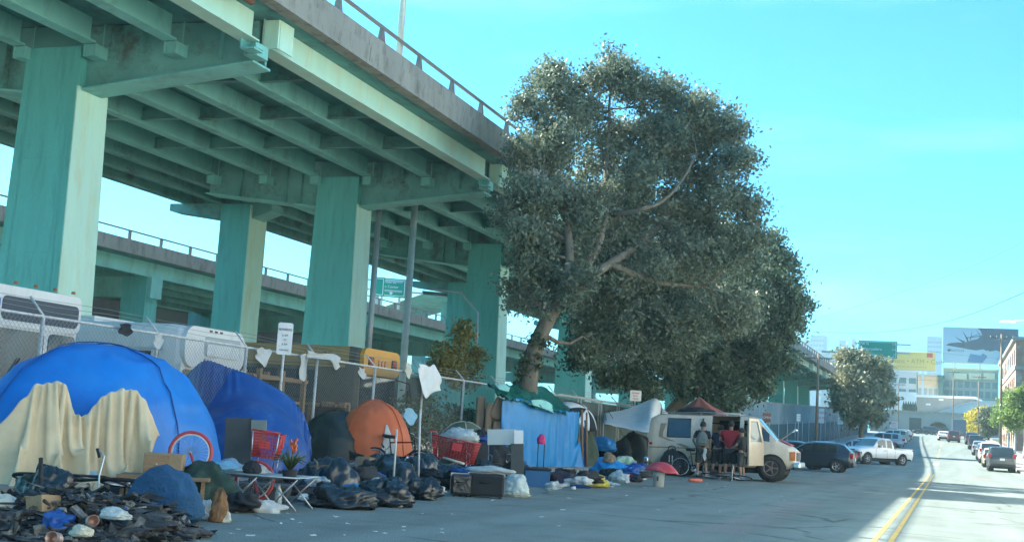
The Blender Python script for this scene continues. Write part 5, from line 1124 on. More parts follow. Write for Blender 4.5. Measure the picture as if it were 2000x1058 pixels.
# ------------------------------------------------------------------ canopies
cw = thing('canopy', 'white pop up canopy sagging left of the beige van', 'canopy', WX(1240, 925, -11.5))
pk = WX(1279, 777, -12.2); e1 = WX(1180, 806, -13.2); e2 = WX(1306, 808, -11.6); e3 = WX(1268, 843, -10.6); e4 = WX(1179, 826, -12.3)
mid_ = lambda a, b, z=0: (a+b)/2+Vector((0,0,z))
rows = [[e1, mid_(e1,pk,-.10), pk, mid_(pk,e2,-.03), e2], [mid_(e1,e4,-.02), (e1+e3+pk)/3+Vector((0,0,-.1)), mid_(pk,e3,.06), mid_(pk,e2,-.35), mid_(e2,e3,.12)], [e4, mid_(e4,e3,-.02), e3, mid_(e3,e2,.0), e2+Vector((.02,-.02,-.03))]]
cloth(rows, 30, 36, .03, 2, 41).build('cover', M['canopy_w'], cw, world=True, solid=.006)
for p_ in (e4, e3, e2): q = MB(); q.tube([Vector((p_.x,p_.y,0)), p_], .018, 6); q.build('pole', M['galv2'], cw, world=True)
q = MB(); q.tube([WX(1187,800,-12.6), WX(1222,858,-12.2), WX(1240,905,-11.9)], .012, 5); q.tube([WX(1178,790,-12.8), WX(1186,830,-12.4)], .012, 5); q.build('guy_rope', M['darkcloth'], cw, world=True)
cr_ = thing('canopy', 'rust red peaked canopy rising behind the beige van roof', 'canopy', WY(1365, 850, 47))
pk = WY(1366, 774, 47); e = [WY(1318, 802, 48.5), WY(1330, 822, 45), WY(1415, 818, 45.2), WY(1420, 806, 48.5)]
q = MB(); 
for i in range(4):
    a_, b_ = e[i], e[(i+1) % 4]; q.grid(lambda u, v: pk.lerp(a_.lerp(b_, u), v)+Vector((0,0,-.12*math.sin(v*PI)*(.5+math.sin(u*PI)*.5))), 8, 8)
q.build('cover', M['tent_rust'], cr_, world=True, solid=.006)
for p_ in e: q = MB(); q.tube([Vector((p_.x,p_.y,0)), p_], .02, 6); q.build('pole', M['galv2'], cr_, world=True)
# ------------------------------------------------------------------ bucket with red dish
p = G(1286, 950); bk = thing('bucket', 'white plastic bucket standing alone on the asphalt', 'bucket', p)
q = MB(); q.lathe([(0,0),(.13,0),(.15,.36),(.158,.36),(.158,.38),(.14,.38),(.125,.02),(0,.02)], n=28); q.build('pail', M['white'], bk)
q = MB(); q.lathe([(.15,.30),(.157,.30),(.157,.315),(.15,.315)], n=28); q.build('rim_band', M['white'], bk)
q = MB(); q.box((-.02,-.146,.15),(.02,-.142,.26)); q.build('label_mark', M['greyboard'], bk)
q = MB(); q.grid(lambda u, v: (.44*math.cos(u*2*PI)*v*(1+.05*math.sin(u*11)), .34*math.sin(u*2*PI)*v, .62-.24*v**2.2+.012*math.sin(u*30)*v), 40, 12, close_u=True); o = q.build('dish', fab('faded red shell', (.42,.035,.045), .5, dirt=((.5,.2,.2), 4, .4)), None, solid=.02)
o.location = p+Vector((.02,0,.0)); o.rotation_euler = (0, R(6), R(19)); tag(o, 'red domed shell like a mushroom top balanced on the white bucket', 'shell')
q = MB(); a_ = G(1346,940); b_ = G(1370,941); q.tube([a_+Vector((0,0,.05)), b_+Vector((0,0,.05))], .05, 10); solo('roll', q, mat('orange pink roll', (.7,.16,.10), .6), 'orange pink roll lying on the asphalt before the van', 'roll')
# ------------------------------------------------------------------ signs on posts
def psign(label, px, ytop, ybot, wpx, X, lines, m=None, yaw=R(35), posty=None):
    a_ = WX(px, ytop, X); b_ = WX(px, ybot, X); dep = depth(a_); w = wpx*dep/FPX/.93; h = a_.z-b_.z
    base = Vector((X, a_.y, g(a_.y)+.12)); t = thing('street_sign', label, 'sign', base, yaw); z0 = b_.z-base.z
    q = MB(); q.tube([(0,.04,0),(0,.04,z0+h)], .03, 7); q.build('post', M['galv2'], t)
    P = [(w/2-.03,z0),(w/2,z0+.03),(w/2,z0+h-.03),(w/2-.03,z0+h),(-w/2+.03,z0+h),(-w/2,z0+h-.03),(-w/2,z0+.03),(-w/2+.03,z0)]
    q = MB(); q.prism(P, 'Y', -.006, .006); q.build('plate', m or M['white'], t)
    for (s_, sz, zf, mm, sx) in lines: text(s_, sz*h, mm, t, (0,-.009,z0+h*zf), sx=sx)
    return t
psign('tall white street sign above the fence between the navy tarp and the school bus', 559, 630, 693, 27, -13.45, [('NO PARKING', .11, .78, M['letter_k'], .62), ('6 AM', .10, .60, M['letter_k'], .8), ('TO', .08, .46, M['letter_k'], .8), ('8 AM', .10, .32, M['letter_k'], .8), ('TOW-AWAY', .08, .14, M['letter_k'], .65)])
s2 = psign('white no parking sign with red letters above the white canopy', 1242, 762, 783, 22, -12.9, [('NO PARKING', .19, .74, M['letter_r'], .62), ('VEHICLES', .16, .48, M['letter_r'], .7), ('OVER 7 FEET', .16, .22, M['letter_r'], .62)])
for (px, yt, yb, w, X, lb) in ((1605, 797, 826, 10, -12.6, 'grey white parking sign on the pole left of the small lit lamp'), (1641, 808, 828, 11, -12.6, 'white parking sign just right of the small lit lamp'), (1672, 817, 836, 8, -12.6, 'small white parking sign in the shade below the silvery tree'), (1560, 808, 822, 7, -12.4, 'small pale sign on a thin post above the dark hatchback'), (1746, 822, 836, 15, -9, 'pale board sign behind the row of far parked cars')):
    psign(lb, px, yt, yb, w, X, [('NO PARKING', .2, .7, M['letter_r'], .6), ('ANY TIME', .2, .35, M['letter_r'], .6)], yaw=R(20))
psign('brown orange sign on a post above the van windshield', 1498, 806, 824, 15, -11.5, [('OPEN', .34, .5, M['letter_w'], 1)], m=mat('brown sign', (.30,.13,.09), .6), yaw=R(10))
# ------------------------------------------------------------------ things hung on the fence
FH = 'rags hung on the chain link fence'
rag('rag', 'grey rag hung on the fence post left of the tall white sign', [(500,683,700),(510,678,712),(518,682,716),(528,681,696)], -13.6, M['cloth_w'], 1, group=FH)
rag('rag', 'torn pale rag hung from the top rail between the two blue tents', [(300,655,672),(308,652,682),(318,656,668)], -13.6, M['cloth_w'], 2, group=FH)
rag('rag', 'long pale strip of cloth hanging right of the tall white sign', [(586,693,740),(594,690,742),(600,694,700)], -13.6, M['cloth_w'], 3, group=FH)
rag('rag', 'twisted grey sleeve hanging over the fence before the school bus', [(600,683,698),(620,690,700),(645,690,704),(657,692,722),(664,698,716)], -13.58, M['cloth_w'], 4, group=FH)
rag('rag', 'small pale rag hung below the school bus cap', [(700,715,730),(707,720,740),(713,720,738)], -13.6, M['cloth_w'], 6, group=FH)
rag('rag', 'white rag hung on the fence rail right of the black mirror', [(792,712,726),(797,708,740),(803,712,728)], -13.6, M['cream'], 7, group=FH)
rag('jacket', 'pale grey shirt spread on the fence left of the sapling', [(818,710,725),(828,712,775),(840,716,770),(850,712,765),(861,736,762)], -13.55, M['canopy_w'], 5)
rag('shirt', 'light blue shirt hung beside the orange tent', [(790,798,815),(797,796,828),(806,798,830),(813,806,820)], -12.4, M['cloth_lb'], 8)
rag('jacket', 'black jacket hung over the fence rail between the transit bus and the grey bus', [(233,633,650),(245,631,656),(258,634,652)], -13.6, M['darkcloth'], 9)
# ------------------------------------------------------------------ scraps on the road
rs = random.Random(12); base_ = None
sm_ = mat('paper scrap', (.7,.7,.66), .8)
for k in range(46):
    px = rs.uniform(420, 1560); lo = 1040-(px-420)*.075; py = rs.uniform(lo-28, min(1050, lo+45)) if k % 3 else rs.uniform(lo-45, lo-10)
    p = G(px, py); q = MB(); s_ = rs.uniform(.012, .035)
    if base_ is None:
        q.add([(-s_,-s_*.6,.001),(s_*.8,-s_*.7,.004),(s_,s_*.5,.012),(-s_*.3,s_*.9,.003),(-s_*.9,s_*.3,.01)], [(0,1,2,3,4)]); base_ = q.build('paper_scrap', sm_, solid=.003)
        tag(base_, 'small pale paper scrap lying on the asphalt', 'litter', 'paper scraps on the asphalt'); o = base_
    else: o = base_.copy(); COL.objects.link(o)
    o.location = p+Vector((0,0,.004)); o.rotation_euler = (0,0,rs.random()*6); o.scale = (rs.uniform(.6,1.8), rs.uniform(.6,1.4), 1)

# ------------------------------------------------------------------ small loose things along the camp edge
rc = random.Random(33); protos = {}
def proto(kind):
    q = MB()
    if kind == 'bottle': q.lathe([(0,0),(.035,0),(.038,.02),(.038,.14),(.015,.19),(.015,.22),(0,.22)], n=10); return q.build('bottle', mat('cloudy bottle', (.42,.5,.5), .2, var=.4, scale=20), None), 'small plastic bottle lying among the bags', 'bottle', 'bottles among the bags'
    if kind == 'carton': 
        q.box((-.16,-.12,0),(.16,.12,.2)); q.box((-.16,-.2,.2),(.16,-.12,.206),Matrix.Rotation(.5,3,'X')); return q.build('carton', M['card'], None), 'small brown carton among the piled bags', 'box', 'small cartons among the bags'
    if kind == 'stick': q.tube([(-.35,0,.0),(-.1,.02,.02),(.35,0,.0)], .011, 5); return q.build('stick', M['wood'], None), 'thin stick poking out of the piled gear', 'stick', 'sticks in the gear'
    if kind == 'pan': q.lathe([(0,0),(.12,.0),(.15,.05),(.14,.05),(.115,.01),(0,.01)], n=18); q.tube([(.14,0,.045),(.34,0,.07)], .01, 5); return q.build('pan', M['steel'], None), 'dull metal pan lying in the camp clutter', 'pan', 'pans in the clutter'
    if kind == 'rag1': return lump((0,0,0), .2, .14, .09, 5, .3, 2, 4, .12, 26).build('cloth_wad', M['cloth_w'], None), 'crumpled whitish cloth wad in the camp clutter', 'cloth', 'whitish cloth wads'
    if kind == 'rag2': return lump((0,0,0), .26, .17, .13, 8, .3, 2, 4, .12, 26).build('cloth_wad', M['darkcloth'], None), 'crumpled dark cloth wad in the camp clutter', 'cloth', 'dark cloth wads'
    if kind == 'rag3': return lump((0,0,0), .2, .15, .1, 9, .3, 2, 4, .12, 26).build('cloth_wad', M['tarp_navy'], None), 'crumpled navy cloth wad in the camp clutter', 'cloth', 'navy cloth wads'
    if kind == 'sack': return lump((0,0,0), .34, .28, .34, 12, .16, 1.6, 3.4, .09, 40).build('trash_bag', M['bag'], None), 'black sack in the row of bags behind the road edge', 'trash bag', 'black sacks along the camp edge'
    if kind == 'cup': q.lathe([(0,0),(.03,0),(.042,.1),(.04,.1),(.028,.004),(0,.004)], n=12); return q.build('cup', M['white'], None), 'white cup standing in the camp clutter', 'cup', 'white cups'
def strew(kind, n, x0, x1, off0, off1, zs=(0,0), tip=False, seed_=0):
    for k in range(n):
        px = rc.uniform(x0, x1); base = 992-(px-600)*.062 if px > 560 else 1000-(560-px)*.02
        p = G(px, base-rc.uniform(off0, off1)); p.z += rc.uniform(*zs)
        if kind not in protos: o, lb, ct_, gr = proto(kind); protos[kind] = o; tag(o, lb, ct_, gr)
        else: o = protos[kind].copy(); COL.objects.link(o)
        s_ = rc.uniform(.75, 1.35); o.location = p; o.rotation_euler = (R(90) if tip and rc.random() < .6 else rc.uniform(-.15,.15), rc.uniform(-.2,.2) if tip else 0, rc.random()*6); o.scale = (s_*rc.uniform(.8,1.2), s_, s_)
strew('sack', 13, 600, 900, 14, 42); strew('sack', 5, 930, 1010, 20, 45); strew('rag2', 22, 560, 1010, 4, 45, (0,.12)); strew('rag2', 12, 1090, 1260, 0, 26, (0,.2))
strew('rag1', 12, 590, 1010, 2, 45, (0,.22)); strew('rag1', 8, 1080, 1262, -2, 24, (0,.2)); strew('rag3', 9, 590, 1000, 8, 45, (.05,.3)); strew('rag3', 5, 1150, 1262, 4, 26, (.05,.3))
strew('bottle', 16, 590, 1010, 0, 40, (.03,.2), True); strew('bottle', 8, 1080, 1262, -4, 20, (.03,.2), True); strew('carton', 7, 600, 1000, 18, 48); strew('carton', 3, 1180, 1262, 10, 24)
strew('stick', 14, 600, 1000, 5, 45, (.1,.5), True); strew('pan', 5, 600, 1000, 5, 40, (.05,.2), True); strew('cup', 9, 590, 1250, -2, 25, (0,.05), True)
strew('rag2', 10, 240, 600, -4, 40, (0,.15)); strew('rag1', 6, 380, 600, -6, 30); strew('bottle', 6, 250, 600, -6, 30, (.03,.1), True); strew('sack', 4, 250, 420, 25, 45)
for k in range(34):
    px = rc.uniform(-5, 235); py = rc.uniform(975, 1052); kd = rc.choice(['rag2','rag2','rag1','rag3','bottle','carton','cup','rag2','pan']); o = protos[kd].copy(); COL.objects.link(o); p = G(px, py); r2 = ((p.x-cj.x+.1)**2+(p.y-cj.y-.35)**2)
    o.location = p+Vector((0,0,max(0,.26*(1-r2*.7)))); o.rotation_euler = (rc.gauss(0,.5), rc.gauss(0,.4), rc.random()*6); s_ = rc.uniform(.45,.9) if kd != 'pan' else .5; o.scale = (s_, s_, s_)
strew('sack', 7, 690, 850, 20, 50); strew('rag2', 14, 690, 900, 12, 48, (.05,.35)); strew('carton', 4, 700, 850, 20, 45, (.2,.4))
# ------------------------------------------------------------------ vehicles (local +x = nose)
def pl(pts, x):
    if x <= pts[0][0]: return pts[0][1]
    for (a, b), (c, d) in zip(pts, pts[1:]):
        if x <= c: return b+(d-b)*(x-a)/(c-a)
    return pts[-1][1]
def paint(name, c, rough=.28, dirt=None, metal=.0): 
    m = mat(name, c, rough, metal, var=.05, scale=1.5, spec=.6, dirt=dirt)
    m.node_tree.nodes['Principled BSDF'].inputs['Coat Weight'].default_value = .5; m.node_tree.nodes['Principled BSDF'].inputs['Coat Roughness'].default_value = .12; return m
def body(t, S, pm, cls, step=.06, hi=1.):
    L, Wd = S['L'], S['W']/2; xs = set(); x = -L/2
    while x < L/2: xs.add(round(x, 3)); x += step
    for k in list(S.get('cuts', ()))+[-L/2, L/2, -L/2+.03, L/2-.03]: xs.add(round(k, 3))
    xs = sorted(xs); rings = []
    for x in xs:
        top, belt = pl(S['top'], x), pl(S['belt'], x); w = Wd*pl(S['w'], x); zb = pl(S['bot'], x)
        belt = min(belt, top-.02); gh = top-belt; ins = S.get('ins', .42)*max(0, gh)*.5
        def sec(f): return w-.05-ins*f
        if gh > .12: P = [(w-.07, zb), (w-.01, zb+.10), (w, (zb+belt)*.5), (w-.015, belt-.10), (w-.05, belt), (sec(.08), belt+gh*.08), (sec(.82), belt+gh*.84), (sec(1)-.05, top-.02*min(1, gh*3)), (sec(1)*.72, top+.005), (0, top+.025)]
        else: P = [(w-.07, zb), (w-.01, zb+.10), (w, (zb+belt)*.5), (w-.015, belt-.10), (w-.05, belt), (w-.07, belt+gh*.3), (w-.12, belt+gh*.6), (w-.2, belt+gh*.85), (w*.55, top), (0, top+.01)]
        za = -1
        for xw in S['wheels']:
            d = abs(x-xw)
            if d < S['ra']: za = max(za, S['rw']+math.sqrt(S['ra']**2-d*d))
        P = [(a, max(z, za)) for a, z in P]
        rings.append(P)
    groups = {}
    n = len(rings[0])
    for i in range(len(xs)-1):
        xm = (xs[i]+xs[i+1])/2
        for j in range(n-1):
            for side in (-1, 1):
                k = cls(xm, j, side)
                if k == 'skip': continue
                v = [(xs[i], side*rings[i][j][0], rings[i][j][1]), (xs[i+1], side*rings[i+1][j][0], rings[i+1][j][1]), (xs[i+1], side*rings[i+1][j+1][0], rings[i+1][j+1][1]), (xs[i], side*rings[i][j+1][0], rings[i][j+1][1])]
                groups.setdefault(k or 'body', []).append(v)
    for i in (0, len(xs)-1):
        groups['body'].append([(xs[i], a, z) for a, z in rings[i]]+[(xs[i], -a, z) for a, z in rings[i][::-1][1:]])
    for k, faces in groups.items():
        mb = MB(); idx = {}; fs = []
        for f in faces:
            ids = []
            for v in f:
                kk_ = tuple(round(c, 4) for c in v)
                if kk_ not in idx: idx[kk_] = len(mb.v); mb.v.append(v)
                if not ids or ids[-1] != idx[kk_]: ids.append(idx[kk_])
            if len(set(ids)) >= 3 and len(set(ids)) == len(ids): fs.append(tuple(ids))
            elif len(set(ids)) >= 3: fs.append(tuple(dict.fromkeys(ids)))
        mb.f = fs; mb.sm = [True]*len(fs)
        nm = k.split('#')[0]
        if nm == 'body': o = mb.build('body', pm, t); o.modifiers.new('es', 'EDGE_SPLIT').split_angle = R(32)
        else:
            o = mb.build(nm, S.get('gm', M['glass']), t)
            for v in o.data.vertices: v.co.y *= .995; v.co.z -= .004
    return rings
def wheels(t, S, hub=None):
    r = S['rw']; wd = .2
    for xw in S['wheels']:
        for side in (-1, 1):
            y = side*(S['W']/2-.03)
            q = MB(); q.lathe([(r*.62, -side*wd), (r*.93, -side*wd), (r, -side*(wd-.04)), (r, -side*.04), (r*.95, 0), (r*.64, side*.004), (r*.62, -side*.02)], (xw, y, r), 28, 'Y'); ty = q.build('wheel', M['tyre'], t)
            q = MB(); q.lathe([(0, -side*.012), (r*.16, -side*.01), (r*.2, -side*.04), (r*.5, -side*.05), (r*.6, -side*.012), (r*.64, -side*.005)], (xw, y, r), 28, 'Y')
            for k in range(5):
                a = k*2*PI/5; q.tube([(xw+r*.12*math.cos(a), y-side*.02, r+r*.12*math.sin(a)), (xw+r*.6*math.cos(a), y-side*.02, r+r*.6*math.sin(a))], .022, 5)
            q.build('rim', hub or M['steel'], ty)
    q = MB()
    for xw in S['wheels']:
        for side in (-1, 1): q.lathe([(0, 0), (S['ra']-.012, 0), (S['ra']-.012, side*.34), (0, side*.34)], (xw, side*(S['W']/2-.40), r), 20, 'Y')
    q.box((-S['L']/2+.35, -S['W']/2+.3, .2), (S['L']/2-.35, S['W']/2-.3, .5))
    q.build('underbody', M['dark_in'], t)
M['head'] = mat('headlight lens', (.6,.62,.6), .1, var=.1, spec=.9); M['tail'] = mat('tail lamp red', (.42,.02,.02), .2, var=.1); M['amber'] = mat('amber lens', (.4,.12,.03), .3)
M['trim'] = mat('dark trim', (.03,.032,.035), .6, var=.1)
def bits(t, S, plate=True, pm=None):
    L, w, zb = S['L'], S['W']/2, S['belt'][0][1]; zf = S.get('zf', .66); zr = S.get('zr', .8)
    for s_ in (-1, 1):
        q = MB(); q.box((L/2-.13, s_*(w*.82)-.17, zf-.075), (L/2-.005, s_*(w*.82)+.1, zf+.075)); q.build('headlight', M['head'], t, bevel=.02)
        q = MB(); q.box((-L/2+.0-.01, s_*(w*.84)-.1, zr-.13), (-L/2+.14, s_*(w*.84)+.09, zr+.13)); q.build('tail_light', M['tail'], t, bevel=.02)
        xm = S.get('xm', .55); q = MB(); q.box((xm-.07, s_*(w+.07)-.08, pl(S['belt'], xm)+.03), (xm+.07, s_*(w+.07)+.08, pl(S['belt'], xm)+.17)); q.build('mirror', pm or M['trim'], t, bevel=.03)
    q = MB(); q.box((L/2-.06, -w*.5, zf-.1), (L/2+.006, w*.5, zf+.06)); q.build('grille', M['trim'], t, bevel=.01)
    q = MB(); q.box((L/2-.1, -w*.86, .32), (L/2+.03, w*.86, .47)); q.build('front_bumper', S.get('bm', M['trim']), t, bevel=.03)
    q = MB(); q.box((-L/2-.03, -w*.86, .34), (-L/2+.1, w*.86, .52)); q.build('rear_bumper', S.get('bm', M['trim']), t, bevel=.03)
    if plate:
        for x in (-L/2-.035, L/2+.035): q = MB(); q.box((x-.008, -.16, S.get('zp', .62) if x < 0 else .4), (x+.008, .16, (S.get('zp', .62) if x < 0 else .4)+.15)); q.build('plate', M['white'], t)
    for xs_ in S.get('seams', ()):
        q = MB()
        for s_ in (-1, 1): q.box((xs_-.008, s_*(w+.003)-.006, .34), (xs_+.008, s_*(w+.003)+.001, pl(S['belt'], xs_)-.08))
        q.build('door_seam', M['trim'], t)
    for xs_ in S.get('handles', ()):
        for s_ in (-1, 1): q = MB(); q.box((xs_-.09, s_*(w+.02)-.015, pl(S['belt'], xs_)-.17), (xs_+.09, s_*(w+.02)+.015, pl(S['belt'], xs_)-.14)); q.build('door_handle', M['chrome'] if S.get('chr') else M['trim'], t)
def wincls(ranges, ws, rw):
    def f(x, j, s_):
        if j == 5:
            for k, (a, b) in enumerate(ranges):
                if a < x < b: return 'side_window#%d%d' % (k, s_)
        if j in (7, 8) or j == 6:
            if ws[0] < x < ws[1] and j >= 7: return 'windshield'
            if rw and rw[0] < x < rw[1] and j >= 7: return 'rear_window'
        return None
    return f
SP = {
 'hatch': dict(L=4.05, W=1.76, rw=.31, ra=.37, wheels=(-1.22,1.30), bot=[(-2.03,.42),(-1.9,.26),(1.85,.22),(2.03,.36)],
   top=[(-2.03,.75),(-1.97,1.02),(-1.55,1.40),(-1.2,1.47),(-.1,1.49),(.35,1.42),(1.05,.98),(1.85,.78),(2.03,.60)], belt=[(-2.03,.72),(-1.9,.96),(-1.2,.96),(.9,.90),(1.2,.88),(1.9,.70),(2.03,.55)],
   w=[(-2.03,.78),(-1.85,.94),(-1.2,1),(1.2,1),(1.8,.93),(2.03,.72)], win=[(-1.35,-.78),(-.70,.02),(.10,.72)], ws=(.36,1.03), rwin=(-1.93,-1.55), seams=(-.74,.06,.98), handles=(-.55,.25), zf=.62, zr=.86, ins=.5),
 'sedan': dict(L=4.6, W=1.78, rw=.32, ra=.38, wheels=(-1.35,1.38), bot=[(-2.3,.42),(-2.1,.25),(2.1,.22),(2.3,.36)],
   top=[(-2.3,.8),(-2.22,.96),(-1.5,1.02),(-.95,1.36),(-.5,1.44),(.2,1.44),(.5,1.36),(1.15,.98),(2.1,.80),(2.3,.6)], belt=[(-2.3,.76),(-2.2,.92),(-1.2,.94),(1.0,.88),(1.25,.88),(2.1,.72),(2.3,.55)],
   w=[(-2.3,.8),(-2.1,.94),(-1.2,1),(1.3,1),(2.0,.93),(2.3,.72)], win=[(-1.1,-.45),(-.38,.28),(.34,.8)], ws=(.5,1.13), rwin=(-1.48,-.97), seams=(-.42,.31,1.0), handles=(-.25,.42), ins=.5),
 'suv': dict(L=4.55, W=1.84, rw=.36, ra=.42, wheels=(-1.32,1.34), bot=[(-2.27,.46),(-2.1,.34),(2.0,.32),(2.27,.42)],
   top=[(-2.27,.9),(-2.2,1.15),(-2.0,1.6),(-1.8,1.68),(.1,1.69),(.45,1.62),(1.05,1.12),(2.05,.98),(2.27,.78)], belt=[(-2.27,.88),(-2.15,1.08),(1.0,1.04),(1.2,1.03),(2.1,.88),(2.27,.7)],
   w=[(-2.27,.84),(-2.1,.96),(-1.2,1),(1.2,1),(2.0,.95),(2.27,.76)], win=[(-1.75,-1.1),(-1.0,-.25),(-.17,.62)], ws=(.46,1.04), rwin=(-2.22,-1.95), seams=(-1.05,-.21,.82), handles=(-.8,.05), zf=.84, zr=1.05, zp=.75, ins=.36),
 'pickup': dict(L=5.3, W=1.98, rw=.38, ra=.46, wheels=(-1.62,1.72), bot=[(-2.65,.55),(-2.5,.46),(2.4,.42),(2.65,.5)],
   top=[(-2.65,1.12),(-.86,1.12),(-.82,1.14),(-.66,1.76),(-.5,1.82),(.35,1.84),(.62,1.76),(1.15,1.22),(2.35,1.10),(2.62,.96),(2.65,.7)], belt=[(-2.65,1.08),(-.9,1.08),(1.1,1.16),(2.4,1.0),(2.65,.66)],
   w=[(-2.65,.95),(-2.5,.98),(-.8,1),(1.8,1),(2.4,.97),(2.65,.86)], win=[(-.6,-.12),(-.02,.78)], ws=(.62,1.14), rwin=(-.82,-.67), cuts=(-.86,-.82), seams=(-.84,-.07,.98), handles=(.12,), zf=.86, zr=.95, zp=.6, ins=.34),
}
def make_car(kind, label, loc, rz, pm, group=None, cat='car', name='parked_car', bm=None, step=.06, detail=True, rx=0., ry=0.):
    S = dict(SP[kind]); S['bm'] = bm or M['trim']; t = thing(name, label, cat, loc, rz, group, rx=rx, ry=ry)
    body(t, S, pm, wincls(S['win'], S['ws'], S['rwin']), step); wheels(t, S); bits(t, S, pm=pm)
    if kind == 'pickup':
        q = MB(); q.box((-2.55,-.84,1.123),(-.95,.84,1.14)); q.build('bed_opening', M['dark_in'], t)
        for s_ in (-1,1): q = MB(); q.box((-2.62,s_*.93-.05,1.115),(-.9,s_*.93+.05,1.17)); q.build('bed_rail', pm, t, bevel=.02)
        q = MB(); q.box((2.6,-.62,.74),(2.68,.62,.97)); q.build('grille', M['trim'], t, bevel=.02)
        q = MB(); q.box((2.66,-.6,.845),(2.69,.6,.865)); q.build('grille_bar', M['chrome'], t)
        q = MB(); q.box((2.5,-.97,.5),(2.78,.97,.68)); q.build('chrome_bumper', M['chrome'], t, bevel=.05)
    return t
navy = paint('navy black car paint', (.012,.018,.035)); white_p = paint('white car paint', (.72,.73,.72)); silver_p = paint('silver car paint', (.36,.38,.40), metal=.5); cream_p = paint('champagne car paint', (.45,.42,.33)); dgrey_p = paint('dark grey car paint', (.05,.055,.06)); blk_p = paint('black car paint', (.015,.016,.018)); maroon_p = paint('maroon car paint', (.10,.02,.02)); blue_p = paint('slate blue car paint', (.06,.10,.16))
make_car('hatch', 'dark navy hatchback parked nose in, just right of the beige van', (-6.45, 65.5, g(65.5)), R(178), navy, 'cars parked nose in on the left side')
make_car('sedan', 'black sedan mostly hidden behind the van and the navy hatchback', (-8.1, 69.0, g(69)), R(178), blk_p, 'cars parked nose in on the left side', step=.12)
make_car('sedan', 'dark sedan showing its roof between the navy hatchback and the white pickup', (-7.6, 84, g(84)), R(180), dgrey_p, 'cars parked nose in on the left side', step=.12)
make_car('pickup', 'white extended cab pickup truck angled toward the camera', (-4.75, 91.5, g(91.5)), R(228), white_p, cat='pickup truck', name='pickup_truck', bm=M['chrome'])
far = [('sedan',103,-6.9,silver_p,'silver sedan right behind the white pickup bed'),('hatch',113,-7.0,white_p,'white hatchback second behind the white pickup'),('sedan',124,-7.0,blue_p,'slate blue sedan in the middle of the far left row'),('suv',136,-6.6,silver_p,'silver sport utility vehicle with a pale roof in the far left row'),('sedan',150,-6.8,white_p,'white sedan behind the silver sport utility vehicle'),('suv',166,-6.8,cream_p,'champagne sport utility vehicle in the far left row'),('sedan',180,-6.9,dgrey_p,'dark grey sedan near the end of the left row'),('hatch',196,-6.9,white_p,'white hatchback, last car of the left row')]
for k, y, x, pm, lb in far: make_car(k, lb, (x, y, g(y)), R(180+rnd.uniform(-6, 6)), pm, 'cars parked nose in on the left side', step=.14)
right = [('suv',93.5,3.55,dgrey_p,'dark grey sport utility vehicle nearest the camera in the right parked row'),('sedan',102.5,3.4,cream_p,'champagne sedan hidden behind the dark sport utility vehicle'),('suv',111.5,3.35,white_p,'white minivan like car third in the right row'),('hatch',120,3.3,silver_p,'silver hatchback behind the white one in the right row'),('sedan',134,3.2,silver_p,'light silver sedan left of the wood utility pole'),('suv',158,3.2,dgrey_p,'dark car below the yellow tree in the right row'),('suv',186,3.2,blue_p,'slate blue car near the end of the right row')]
for k, y, x, pm, lb in right: make_car(k, lb, (x, y, g(y)), R(90), pm, 'cars parked along the right kerb', step=.1 if y < 100 else .14)
make_car('suv', 'maroon sport utility vehicle driving away in the far sunlit lane', (.9, 196, g(196)), R(90), maroon_p, name='moving_car', step=.14)
make_car('sedan', 'white topped sedan ahead of the maroon vehicle at the street end', (-.6, 206, g(206)), R(92), white_p, name='moving_car', step=.14)
bt = thing('box_truck', 'blue grey box truck stopped right of the arch at the end of the street', 'truck', (1.9, 232, g(232)), R(90))
q = MB(); q.box((-3.0,-1.15,.8),(1.3,1.15,3.3)); q.build('cargo_box', mat('truck box paint', (.12,.18,.25), .5), bt, bevel=.05)
q = MB(); q.box((1.35,-1.05,.5),(2.9,1.05,2.3)); q.build('cab', mat('truck cab paint', (.4,.42,.44), .4), bt, bevel=.2)
for x in (-2.0, 2.1):
    for y in (-1.0, 1.0): q = MB(); q.lathe([(0,-.12),(.42,-.12),(.42,.12),(0,.12)], (x,y,.42), 20, 'Y'); q.build('wheel', M['tyre'], bt)
for s_ in (-.8, .8): q = MB(); q.box((-3.03,s_-.12,.85),(-2.99,s_+.12,1.0)); q.build('tail_light', M['tail'], bt)
for k, (px, pm, lb, kd) in enumerate(((1806, blk_p, 'black car parked left of the arch at the street end','sedan'), (1823, dgrey_p, 'dark car parked in front of the dark arch','suv'), (1842, blk_p, 'black car parked under the right side of the arch','sedan'))):
    p = WY(px, 850, 262); make_car(kd, lb, (p.x, 262, g(262)), R(0 if k % 2 else 180), pm, 'dark cars parked before the arch', step=.16)
# ------------------------------------------------------------------ beige van
VP = (-7.12, 42.3, .02); vpm = paint('beige van paint', (.60,.49,.36), .45, dirt=((.33,.27,.2), 2.2, .5))
VS = dict(L=4.9, W=1.98, rw=.385, ra=.47, wheels=(-1.50,1.66), bot=[(-2.45,.48),(-2.3,.40),(2.2,.38),(2.45,.45)], gm=M['glass'],
  top=[(-2.45,1.75),(-2.4,1.93),(-2.2,2.03),(-1.9,2.07),(1.0,2.06),(1.22,1.99),(1.80,1.33),(2.22,1.14),(2.42,.98),(2.45,.7)], belt=[(-2.45,1.22),(1.7,1.22),(1.82,1.2),(2.25,1.02),(2.45,.66)],
  w=[(-2.45,.93),(-2.3,.985),(-2,1),(1.7,1),(2.2,.95),(2.45,.84)], ins=.45, cuts=(-1.80,-1.02,-.30,.62,.76,1.28,1.42), zf=.78, zr=1.0, zp=.6)
vt = thing('camper_van', 'faded beige van with open side doors, people gathered at its side', 'van', VP, R(1.5), ry=R(-1.5))
